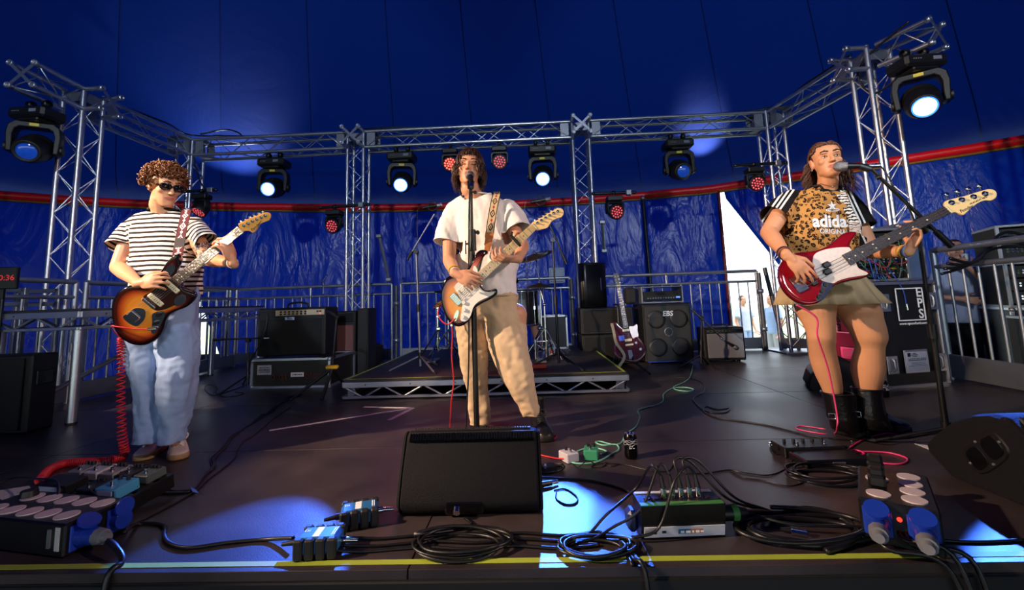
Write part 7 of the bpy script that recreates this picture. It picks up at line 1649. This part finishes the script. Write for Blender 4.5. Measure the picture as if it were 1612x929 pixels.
for i, x in enumerate((.095, .125, .155, .185, .215)):
    p = MB().cyl((x, .03, .12), (x, .03, .15), .0105, n=14).build('plug', CHROME, t, True); MB().cyl((x, .03, .15), (x-.004, .034, .19), .0095, .005, n=12).build('plug_boot', BLACK, p, True); plugs.append(t.matrix_basis@V((x-.004, .034, .19)))
MB().cyl((.29, .045, .055), (.33, .045, .055), .026, n=16).cyl((.352, .045, .055), (.385, .045, .055), .022, .014, n=14).build('multicore_plug', BLACK, t, True); MB().cyl((.33, .045, .055), (.352, .045, .055), .027, n=16).build('green_collar', pm('green_tape', '#3c7a35'), t, True)
MB().box((-.02, .04, .05), (.035, .06, .07), bv=.012).build('blue_cap', pm('cap_navy', '#16224c', .4), t, True)
# ---- DI boxes
TEAL = pm('teal_enamel', '#1f5f92', .4, 0, .1)
for (x, y, rz, lb) in ((-.735, 1.575, .09, 'nearer teal DI box with ribbed black rubber ends by the edge tape'), (-.675, 1.77, .33, 'farther teal DI box with ribbed black rubber ends left of the centre wedge')):
    t = thing('di_box', lb, 'DI box', (x, y, 0), rz, 'teal DI boxes')
    MB().box((0, 0, .036), (.135, .09, .058), bv=.012).build('body', TEAL, t, True)
    for s in (-1, 1):
        for i in range(4): MB().box((-.054+.036*i, s*.045, .034), (.029, .026, .066), bv=.006).build('rubber_rib', RUBBER, t, True)
    bp_(t, 'paper_label', WHITE, (-.005, 0, .0655), (.022, .062, .001)); text_mesh('DI', .02, WHITE, 'lettering', t.matrix_basis@Matrix.Translation((-.045, .01, .0656)), t, ext=.0003); bp_(t, 'printed_line', WHITE, (.045, 0, .0655), (.003, .05, .0008)); bp_(t, 'printed_line', WHITE, (.052, 0, .0655), (.003, .05, .0008))
    for s in (-1, 1): MB().cyl((s*.066, .0, .036), (s*.085, 0, .036), .011, n=14).cyl((s*.085, 0, .036), (s*.125, 0, .032), .009, .006, n=12).build('plug', CHROME if s > 0 else BLACK, t, True)
# ---- left pedalboard with pedals
pbt = thing('pedalboard', 'black sloping pedalboard in front of the striped-shirt guitarist', 'pedalboard', (-1.95, 1.905, 0), -.18)
Rp = Matrix.Rotation(.14, 3, 'X'); 
for j in range(3): MB().box((0, .02+.09*j, .048+.0125*j), (.52, .055, .018), Rp, .004).build('rail', DBOX, pbt, True)
for s in (-1, 1): MB().box((s*.25, .11, .038), (.02, .24, .06), Rp, .004).build('side_frame', DBOX, pbt, True)
MB().box((0, -.012, .03), (.52, .012, .052), bv=.003).build('front_lip', DBOX, pbt, True)
tx(pbt, 'pedaltrain', .030, WHITE, (-.17, -.0185, .032), ext=.0003); tx(pbt, 'classic JR', .032, WHITE, (.13, -.0185, .030), ext=.0003)
def pedal(label, x, y, z, w, d, h, col, kn=3, face=None, name='effects_pedal', rz=-.18, base=None, lab=None, sw=1, group='pedals on the left pedalboard'):
    M = (base or pbt.matrix_basis)@Matrix.Translation((x, y, z)); t = thing(name, label, 'pedal', M.translation, rz, group)
    MB().box((0, d/2, h/2), (w, d, h), Rp if base is None else None, .004).build('body', pm('pedal_'+col, col, .4, .1, .08), t, True); zt = h+(.14*0 if base is not None else .0)
    up = (lambda yy: h+(yy-d/2)*.14) if base is None else (lambda yy: h)
    for i in range(kn): xx = (i-(kn-1)/2)*(w/max(1, kn))*.8; MB().cyl((xx, d*.75, up(d*.75)), (xx, d*.75, up(d*.75)+.014), .008, .007, n=12).build('control_knob', BLACK, t, True)
    for i in range(sw): xx = (i-(sw-1)/2)*w*.45; MB().cyl((xx, d*.25, up(d*.25)), (xx, d*.25, up(d*.25)+.018), .006, n=10).cyl((xx, d*.25, up(d*.25)), (xx, d*.25, up(d*.25)+.006), .009, n=6).build('foot_switch', CHROME, t, True)
    if lab: MB().box((0, -.002, h*.5), (w*.7, .003, h*.4)).build('label', pm('pedal_label', lab, .5), t, True)
    return t
pedal('wide black pedal with pale sloped front on the left pedalboard', -.13, .0, .062, .17, .09, .045, '#17181c', 0, sw=0, lab='#b8c0dc')
pedal('light blue effects pedal with a plug in its side on the pedalboard', .17, .0, .062, .11, .10, .045, '#4aa0cc', 2, lab='#c8d0e0')
pedal('small dark pedal with white knobs between the wide pedal and blue pedal', .045, .0, .062, .075, .10, .035, '#1c2230', 2)
for i, (x, c, lb) in enumerate(((-.19, '#8a8486', 'grey pedal in the back row, left end'), (-.095, '#c9c4c4', 'white pedal in the back row, second from left'), (.0, '#9a9692', 'pale grey pedal in the back row, middle'), (.095, '#2a2a2c', 'black pedal in the back row, second from right'), (.19, '#54605c', 'grey-green pedal in the back row, right end'))):
    pedal(lb+' of the left pedalboard', x, .125, .078, .078, .09, .036, c, 3)
# ---- bass player pedals
b0 = Matrix.Translation(G(1240, 722))@Matrix.Rotation(.02, 4, 'Z')
pedal('long black multi-pedal with small chrome switches in front of the bass player', .14, 0, 0, .30, .13, .05, '#141416', 5, rz=.02, base=b0, sw=4, group=None)
t = thing('flat_case', 'flat black case lying beside the right cable coil', 'case', G(1322, 738), .03); MB().box((0, .07, .02), (.30, .14, .038), bv=.006).build('body', DBOX, t, True); MB().box((0, -.002, .022), (.06, .006, .015), bv=.002).build('latch', STEEL, t, True)
# ---- two little pedals by the mint cable
b1 = Matrix.Translation(G(903, 729)); pedal('small white pedal plugged to the red lead right of the centre wedge', 0, 0, 0, .07, .085, .045, '#c8c4cc', 1, rz=.5, base=b1, group=None)
b2 = Matrix.Translation(G(930, 726)); pedal('small green pedal beside the white pedal and the drink can', 0, 0, 0, .07, .09, .05, '#3f9a72', 2, rz=-.2, base=b2, group=None)
# ---- drink cans
def can(label, loc, rz):
    t = thing('drink_can', label, 'can', loc, rz); r = .033
    MB().lathe([(0, .004), (.024, .002), (.027, .001), (r, .010), (r, .105), (.027, .118), (.0255, .121)], 28).build('body', pm('can_black', '#0c0c10', .25, .6, .1), t, True)
    MB().lathe([(.0255, .121), (.027, .1225), (.0245, .121), (.0235, .116), (0, .115)], 28).build('lid', CHROME, t, True); MB().box((0, 0, .1175), (.012, .022, .0015)).build('ring_pull', CHROME, t, True)
    mb = MB()
    for z, ph in ((.092, 0), (.085, 1.2), (.078, 2.4), (.071, .7)): mb.tube([V((.0335*math.cos(a), .0335*math.sin(a), z+.003*math.sin(a*5+ph))) for a in [k*PI/24 for k in range(48)]], .0013, 4, True)
    mb.build('printed_waves', pm('can_silver', '#c8c8d0', .4, .5), t, True)
    smudge(t, (-.008, -.0334, .060), ((.004, .022, .004), (-.004, .022, .004)), WHITE, 4)
    return t
can('black drink can with silver waves standing right of the green pedal', G(994, 721), .1); can('black drink can standing behind the bass player boots', G(1392, 625), .3)
# ---- paper and tape bits on the floor
mb = MB(); P4 = [G(0, 785, .002), G(0, 772, .002), G(46, 765, .002), G(54, 778, .002), G(20, 797, .002)]
o = MB().prism([p.xy for p in P4], .001, .0025).build('set_list', pm('paper_printed', '#b9bcb8', .8, 0, .25, 60)); tag(o, 'sheet of white paper with green handwriting at the left edge', 'paper')
for k, sx_ in enumerate((0, 1, 2)):
    c = G(18+12*k, 786-6*k, .003); text_mesh(('song list', 'second one', 'last tune')[k] if False else '~~~~', .03, pm('green_ink', '#3c8a5a', .7), 'handwriting', Matrix.Translation((c.x, c.y, .003))@Matrix.Rotation(.3, 4, 'Z'), o, ext=.0002)
tag(MB().prism([p.xy for p in (G(298, 770), G(308, 776), G(312, 781), G(303, 779))], .012, .014).build('blue_tape_bit', pm('blue_tape', '#3a62c8', .5)), 'scrap of blue tape wrapped on the left cable bundle', 'tape')
tag(MB().prism([p.xy for p in (G(1440, 699), G(1468, 703), G(1477, 709), G(1462, 708))], .0005, .002).build('white_tape_bit', M_WTAPE), 'scrap of white tape on the floor by the right mic stand', 'tape')
# ================================================================ CABLES ON THE FLOOR
def cable(label, pts, r=.004, mat=CABLE, name='floor_cable', group=None, n=8, z=None):
    """pts: pixels on the floor, or (px, py, height), or Vectors"""
    P3 = [p if isinstance(p, V) else G(p[0], p[1], p[2] if len(p) > 2 else (z or r)) for p in pts]
    return tag(MB().tube(spline(P3, n), r, 6).build(name, mat), label, 'cable', group)
def coil(label, c, rx, ry, turns, r=.005, mat=CABLE, seed=1, jit=.018, tail=None):
    random.seed(seed); c = G(*c); pts = []
    for i in range(int(turns*14)):
        a = i*2*PI/14; k = i/14; dx, dy = jit*math.sin(k*2.1+seed), jit*math.cos(k*1.7+seed); s = 1+.10*math.sin(k*2.6+seed)
        pts.append(V((c.x+dx+rx*s*math.cos(a), c.y+dy+ry*s*math.sin(a), r+.006*k+.004*math.sin(a*2+k))))
    if tail: pts += [G(p[0], p[1], r+.004) for p in tail]
    return tag(MB().tube(spline(pts, 3), r, 6).build('coiled_cable', mat), label, 'cable', 'coiled cables at the stage front')
REDC = pm('red_cable', '#c8202c', .4); MINT = pm('mint_cable', '#7fc8b0', .4); PINK = pm('pink_cable', '#e8407c', .4)
# red curly lead of the striped-shirt guitarist
def curly(t, name, pts, R0, R1, turns, r, mat):
    base = spline(pts, 24); n = len(base); out = []; N = turns*10; up = V((0, 0, 1))
    for i in range(N+1):
        f = i/N*(n-1); j = min(n-2, int(f)); p = base[j].lerp(base[j+1], f-j); tdir = (base[j+1]-base[j]).normalized(); a = tdir.cross(V((.3, .9, .1))).normalized(); b = tdir.cross(a); th = 2*PI*turns*i/N; R = R0+(R1-R0)*i/N
        out.append(p+(a*math.cos(th)+b*math.sin(th))*R)
    return MB().tube(out, r, 5).build(name, mat, t)
t = thing('curly_lead', 'red curly guitar lead hanging from the offset guitar and trailing over the floor', 'cable', G(195, 718))
MB().tube(spline([GJ.W(*GJ.l(285, 832), .012), GJ.W(*GJ.l(200, 832), .014), GJ.W(*GJ.l(110, 822), .012), A(176, 514, 2.27), A(182, 524, 2.36), A(191, 532, 2.40)], 8), .0035, 6).build('straight_end', REDC, t); p = GJ.W(*GJ.l(285, 832), .012); MB().cyl(p, GJ.W(*GJ.l(245, 832), .014), .007, n=10).build('jack_plug', CHROME, t)
curly(t, 'hanging_coil', [A(191, 532, 2.40), A(191, 560, 2.40), A(190, 620, 2.40), A(192, 680, 2.40), A(196, 712, 2.42)], .016, .020, 30, .0042, REDC)
curly(t, 'lying_coil', [G(197, 717, .018), G(175, 724, .018), G(140, 727, .018), G(105, 729, .018), G(80, 738, .018), G(62, 757, .02)], .017, .017, 60, .005, REDC)
# singer red lead
cable('thin red lead hanging from the singer guitar to the floor', [GS.W(*GS.l(455, 470), .01), GS.W(*GS.l(400, 505), .0), A(690, 497, 2.56), A(694, 480, 2.6), A(705, 490, 2.66), A(712, 520, 2.66), A(711, 560, 2.66), A(714, 600, 2.66), A(710, 640, 2.66), G(712, 690), G(740, 676), G(790, 668), G(812, 672)], .0038, REDC, 'guitar_lead')
cable('red lead loop on the floor behind the singer boot', [(845, 690), (862, 685), (876, 687), (868, 693), (850, 692)], .0038, REDC, 'guitar_lead'); cable('short red lead end plugged into the white pedal', [(846, 715), (862, 719), (880, 722, .012), (892, 722, .02)], .004, REDC, 'guitar_lead')
# mint lead
cable('mint green lead snaking over the floor from the bass stack to the small pedals', [(1091, 575), (1087, 592), (1078, 601), (1061, 609), (1066, 614), (1085, 616), (1092, 613), (1080, 610), (1060, 611), (1045, 620), (1044, 630), (1035, 637), (1006, 645), (1007, 656), (1001, 672), (985, 684), (978, 697), (965, 700), (945, 695), (938, 697), (950, 701), (970, 700), (974, 708), (962, 715), (940, 727), (915, 730), (893, 727)], .0042, MINT, 'guitar_lead', None, 6)
cable('mint green lead curving behind the two small pedals', [(898, 718), (915, 708), (940, 706), (955, 711), (945, 715)], .0042, MINT, 'guitar_lead')
# pink lead
cable('bright pink lead running from the red bass down to the floor pedals', [GB.W(*GB.l(278, 925), -.01), A(1285, 500, 2.28), A(1287, 530, 2.30), A(1302, 575, 2.36), A(1312, 620, 2.40), A(1318, 655, 2.42), A(1318, 672, 2.44), G(1314, 682), G(1295, 683), G(1256, 676), G(1262, 671), G(1300, 676)], .0042, PINK, 'guitar_lead', None, 6)
cable('bright pink lead looping on the floor round the flat case', [(1300, 717, .03), (1325, 714), (1360, 711), (1400, 713), (1428, 722), (1420, 730), (1395, 730), (1372, 727)], .0042, PINK, 'guitar_lead'); cable('bright pink lead crossing from the bass pedals to the right boot', [(1417, 686), (1395, 682), (1365, 690), (1345, 700), (1335, 710), (1345, 716), (1361, 715), (1350, 709), (1330, 710)], .0042, PINK, 'guitar_lead')
# left black bundle
for k, (off, r_) in enumerate(((0, .005), (3, .0045), (-2, .0045))):
    cable('black cable of the bundle running from the guitar combo to the pedalboard, %s strand' % ('middle', 'right', 'left')[k], [(475, 622), (450, 628+off), (430, 645-off), (410, 656+off), (388, 672), (364, 688+off), (352+off, 705), (338-3*k, 722), (336+off, 735), (320, 752-k), (303, 772), (270, 777-k), (235, 776+k), (215, 772)], r_, CABLE)
cable('black twisted cable running right of the left bundle', [(458, 640), (430, 660), (400, 685), (384, 694), (376, 706), (368, 722), (350, 738), (325, 757), (303, 776), (260, 800), (205, 828)], .004)
cable('black cable curling from the left power box to the nearer DI box', [(196, 838, .05), (215, 826), (245, 824), (260, 830), (258, 843), (268, 856), (300, 862), (360, 854), (420, 849), (462, 847, .03)], .007)
cable('thick black supply cable hanging over the stage lip at the left', [(170, 852, .055), (182, 862, .05), (192, 885, .02), V((-1.36, 1.455, -.03)), V((-1.35, 1.43, -.4))], .010); 
cable('black cable looped on the floor left of the flight case', [(388, 606), (360, 616), (335, 622), (322, 612), (328, 606), (342, 610), (340, 618), (355, 625), (385, 620), (370, 617)], .004)
# cables between DI boxes, wedge, stage box
for k, (a, b, y0, y1, lb) in enumerate(((548, 1000, 846, 838, 'upper black cable running along the front from DI boxes to the stage box'), (540, 1010, 858, 846, 'middle black cable running along the front past the wedge'), (520, 1000, 866, 858, 'lower black cable running along the front past the wedge'))):
    P_ = [(a, y0, .02)]+[(a+(b-a)*f, y0+(y1-y0)*f+dy) for f, dy in ((.12, 3), (.3, -2), (.45, 2), (.6, -2), (.75, 3), (.88, -1))]
    cable(lb, P_+[(880, 862-4*k), (905, 850-4*k, .02)], .0055, CABLE)
coil('large loose coil of black cable in front of the centre wedge', (728, 862), .155, .085, 4.5, .0055, seed=2, tail=[(740, 830), (731, 815)])
coil('coil of black cable right of the wedge by the edge tape', (938, 868), .115, .065, 3.2, .006, seed=4, tail=[(985, 870), (996, 890)])
cable('black cable hanging over the stage lip right of the coil', [(985, 862), (996, 880), V((.315, 1.452, -.02)), V((.325, 1.42, -.4))], .0075)
coil('thick coil of black cable in front of the right power box', (1262, 838), .20, .095, 3.4, .008, seed=6, jit=.03); coil('heap of coiled black cable behind the right power box', (1300, 752), .15, .09, 4.2, .006, seed=8, jit=.03)
for i, p in enumerate(plugs):
    if i == 0: pts = [p, p+V((-.03, .01, .03)), G(1000, 770, .10), G(955, 810, .05), G(925, 842, .01), G(890, 852)]
    elif i == 1: pts = [p, p+V((-.03, .01, .03)), G(1010, 800, .10), G(965, 830, .04), G(930, 850, .01), G(885, 858)]
    elif i == 4: pts = [p, p+V((-.03, -.01, .03)), p+V((-.09, -.06, .0)), G(1038, 830, .05), G(1000, 846, .02), G(970, 852), G(905, 852)]
    else: pts = [p, p+V((.0, .02, .045)), p+V((.06, .03, .03)), p+V((.16, .01, -.08)), G(1170+10*i, 800, .02), G(1225, 800+3*i)]
    cable('black lead arching from the %s plug of the stage box' % ('first', 'second', 'third', 'fourth', 'fifth')[i], pts, .005, CABLE, 'microphone_lead', 'leads plugged into the stage box')
cable('thick ribbed multicore cable leaving the stage box to the right', [(1172, 806, .05), (1195, 806, .03), (1230, 808), (1270, 800), (1330, 815), (1345, 850), (1300, 868)], .010)
cable('black cable with metal plug lying across the right coil', [(1160, 800, .03), (1200, 815, .03), (1250, 826, .03), (1300, 828, .03), (1360, 830, .03), (1420, 838, .02), (1480, 850), (1540, 853), (1612, 850)], .0055)
t = thing('loose_plug', 'loose metal cable plug lying inside the right cable coil', 'plug', G(1256, 838)); q = G(1258, 838, .012); MB().cyl(q+V((-.02, .01, 0)), q+V((.02, -.01, 0)), .012, n=14).build('shell', CHROME, t); MB().cyl(q+V((-.02, .01, 0)), q+V((-.05, .02, 0)), .009, .006, n=12).build('boot', BLACK, t)
for k, pts in enumerate((([(1356, 806, .07), (1375, 840, .04), (1400, 865, .03), V((1.20, 1.452, -.02)), V((1.25, 1.42, -.4))]), ([(1425, 832, .06), (1440, 860, .03), V((1.27, 1.452, .0)), V((1.30, 1.42, -.4))]), ([(1416, 828, .06), (1425, 850, .04), V((1.22, 1.45, .01)), V((1.28, 1.42, -.4))]))):
    cable('%s supply cable falling over the stage lip from the right power box' % ('leftmost', 'rightmost', 'middle')[k], pts, .0075)
cable('thin black cable running back from the right coil to the tent opening side', [(1612, 690), (1500, 680), (1400, 692), (1300, 690), (1200, 668), (1130, 658), (1108, 648), (1112, 640), (1130, 645), (1148, 643), (1140, 650), (1112, 648), (1095, 635), (1092, 626), (1108, 617), (1105, 603), (1085, 596), (1060, 594)], .004)
cable('thin twisted black lead crossing the floor behind the stage box', [(945, 728), (985, 732), (1020, 740), (1050, 742), (1060, 732), (1075, 742), (1105, 746), (1145, 740), (1170, 744), (1210, 748), (1240, 735), (1256, 712, .02)], .0028)
cable('thin black lead splitting off towards the right cable heap', [(1150, 742), (1170, 752), (1200, 756), (1240, 765), (1265, 760)], .0025); cable('thin black wire loops left of the bass pedals', [(1245, 714, .02), (1225, 700), (1213, 704), (1216, 712), (1240, 712), (1222, 716), (1214, 708)], .0022)
cable('black cable emerging right behind the centre wedge', [(846, 752), (880, 753), (930, 757), (975, 768), (1000, 780), (1010, 792)], .0055); cable('small black cable loop in the bright pool beside the wedge', [(872, 772), (890, 770), (908, 782), (906, 792), (890, 794), (876, 785), (876, 775)], .0035)
t = thing('mic_plug', 'black plug lying beside the centre wedge', 'plug', G(862, 762)); MB().cyl(G(848, 764, .014), G(868, 760, .014), .013, .011, n=14).build('shell', BLACK, t); MB().cyl(G(868, 760, .014), G(878, 758, .012), .008, n=10).build('tip', CHROME, t)
cable('tangle of thin black wires between the two small pedals', [(900, 728), (910, 735), (925, 726, .02), (940, 731), (955, 728), (948, 735), (930, 736), (945, 728), (962, 734), (975, 730)], .0025)
coil('small coil of black cable between the wedge and the small pedals', (858, 742), .08, .05, 2.5, .004, seed=11)
t = thing('phone_box', 'small dark box lying between the wedge and the white pedal', 'box', G(862, 738)); MB().box(G(864, 736, .014), (.07, .05, .026), Matrix.Rotation(.4, 3, 'Z'), .004).build('body', DBOX, t); MB().cyl(G(858, 732, .03), G(858, 736, .03), .006).build('jack', CHROME, t)
cable('black cable arching from the small pedals into the centre wedge side', [(850, 745), (870, 740), (885, 735, .01)], .004)
cable('black lead crossing the left pedalboard to the power box', [(0, 760, .04), (25, 752, .06), (60, 754, .09), (86, 756, .13), (92, 770, .12), (88, 790, .1), (84, 800, .115)], .005); cable('black lead falling from the pedalboard behind the power box', [(118, 775, .09), (112, 788, .06), (120, 800, .02), (135, 806)], .004); cable('second black lead falling from the pedalboard', [(140, 770, .09), (156, 785, .08), (158, 800, .03), (165, 808)], .004); cable('black lead from the blue pedal to the taped bundle', [(215, 766, .08), (245, 768, .03), (275, 773), (300, 772)], .0045)
# ================================================================ PEOPLE BEYOND THE STAGE
def bystander(label, x, y, z, h, shirt, trou, sit=False, face=(0, -1, 0), hair=HAIR2, arms='down', legs_bare=True, cup=False):
    t = thing('person', label, 'person', (x, y, z)); k = h/1.75; f = V(face).normalized(); s = V((-f.y, f.x, 0)); o = V((x, y, z)); up = V((0, 0, 1))
    P = lambda a, b, c: o+s*(a*k)+f*(b*k)+up*(c*k); H = head_frame(P(0, .02, 1.63), f); mb = MB(); head(mb, H, k)
    rg = lambda a, c, w, d_: [P(a+w*math.cos(q), d_*math.sin(q), c) for q in [j*PI/12 for j in range(24)]]
    chain(mb, [(P(0, 0, 1.52), .05*k), (P(0, 0, 1.40), .08*k)]); mb.loft([rg(0, .9, .13, .08), rg(0, 1.1, .12, .08), rg(0, 1.3, .15, .09), rg(0, 1.42, .1, .06)])
    for q in (-1, 1):
        if arms == 'down': A_ = [P(q*.19, 0, 1.36), P(q*.25, 0, 1.10), P(q*.24, .1, .86)]
        elif arms == 'up': A_ = [P(q*.19, 0, 1.36), P(q*.24, .18, 1.14), P(q*.05, .22, 1.42 if q > 0 else 1.1)]
        chain(mb, [(A_[0], .045*k), (A_[1], .037*k), (A_[2], .026*k)]); d = (A_[2]-A_[1]).normalized(); hand(mb, A_[2], d, f, s*q if arms == 'down' else up, ((.4, .6, .4),)*4, k)
        chain(mb, [(P(q*.09, 0, .92), .08*k), (P(q*.10, .02, .5), .055*k), (P(q*.11, 0, .1), .036*k)])
    finish_body(mb, H, k, t, SK2, vox=.009)
    mb = MB(); mb.loft([rg(0, .84, .19, .13), rg(0, 1.1, .18, .12), rg(0, 1.34, .20, .11), rg(0, 1.44, .12, .07), rg(0, 1.47, .07, .06)])
    for q in (-1, 1): e = P(q*.24, .05 if arms == 'down' else .12, 1.18); mb.cyl(P(q*.16, 0, 1.38), e, .065*k, .075*k); mb.sph(P(q*.16, 0, 1.38), .065*k)
    me = remesh(mb, .011, 3); folds(me, lambda p: .006*noise.noise(p*9)); put(me, 't_shirt', shirt, t)
    mb = MB(); mb.loft([rg(0, .95, .17, .11), rg(0, .82, .18, .12)])
    for q in (-1, 1): mb.loft([rg(q*.085, .84, .10, .11), rg(q*.10, .5, .095, .10)]) if legs_bare else mb.loft([rg(q*.085, .84, .10, .11), rg(q*.10, .08, .075, .09)])
    put(remesh(mb, .011, 3), 'shorts' if legs_bare else 'trousers', trou, t); MB().sph(H@V((0, .022, .03)), (.085*k, .10*k, .098*k), 16, 10, H.to_3x3()).build('hair', hair, t)
    for q in (-1, 1): a, b = P(q*.11, -.08, 0), P(q*.11, .19, 0); shoe(t, a.xy, b.xy, .27*k, .048*k, SNK, BLACKM, SOLEB, 'shoe', z0=z)
    if cup: c = P(.05, .13, 1.49); MB().lathe([(0, 0), (.028, 0), (.036, .09), (.033, .09), (.026, .006), (0, .006)], 18, Matrix.Translation(c)).build('cup', WHITE, t)
    return t
PALE = pm('pale_cotton', '#aeb6d0', .9); BLU = pm('pale_blue_cotton', '#8ea2c8', .9); GREYT = pm('grey_cotton', '#9a9aa0', .9)
q = A(1506, 420, 5.1); bystander('person with crossed arms drinking from a white cup behind the right railing', q.x, 5.1, q.z-1.45, 1.75, PALE, DK, False, (-.5, -.85, 0), HAIR2, 'up', False, True)
q = A(1168, 470, 12.0); bystander('person in pale clothes outside beyond the tent opening, nearer the red lace strip', q.x, 12.0, -.97, 1.75, PALE, BLU, False, (.3, -1, 0), HAIR2, 'down', False)
q = A(1217, 500, 11.0); bystander('person in shorts outside beyond the tent opening, right of the scaffold post', q.x, 11.0, -.97, 1.75, BLU, GREYT, False, (-1, -.3, 0), HAIR2, 'down', True)
# folding table outside
t = thing('trestle_table', 'pale trestle table standing outside beyond the tent opening', 'table', (A(1175, 480, 13).x, 13, -.97)); x0 = A(1175, 480, 13).x
MB().box((x0, 13, -.24), (1.6, .7, .04), bv=.005).build('table_top', pm('grey_white_plastic', '#a9b4c8'), t)
for sx_ in (-.65, .65):
    for sy in (-.28, .28): MB().cyl((x0+sx_, 13+sy, -.97), (x0+sx_, 13+sy, -.26), .02).build('leg', STEEL, t)
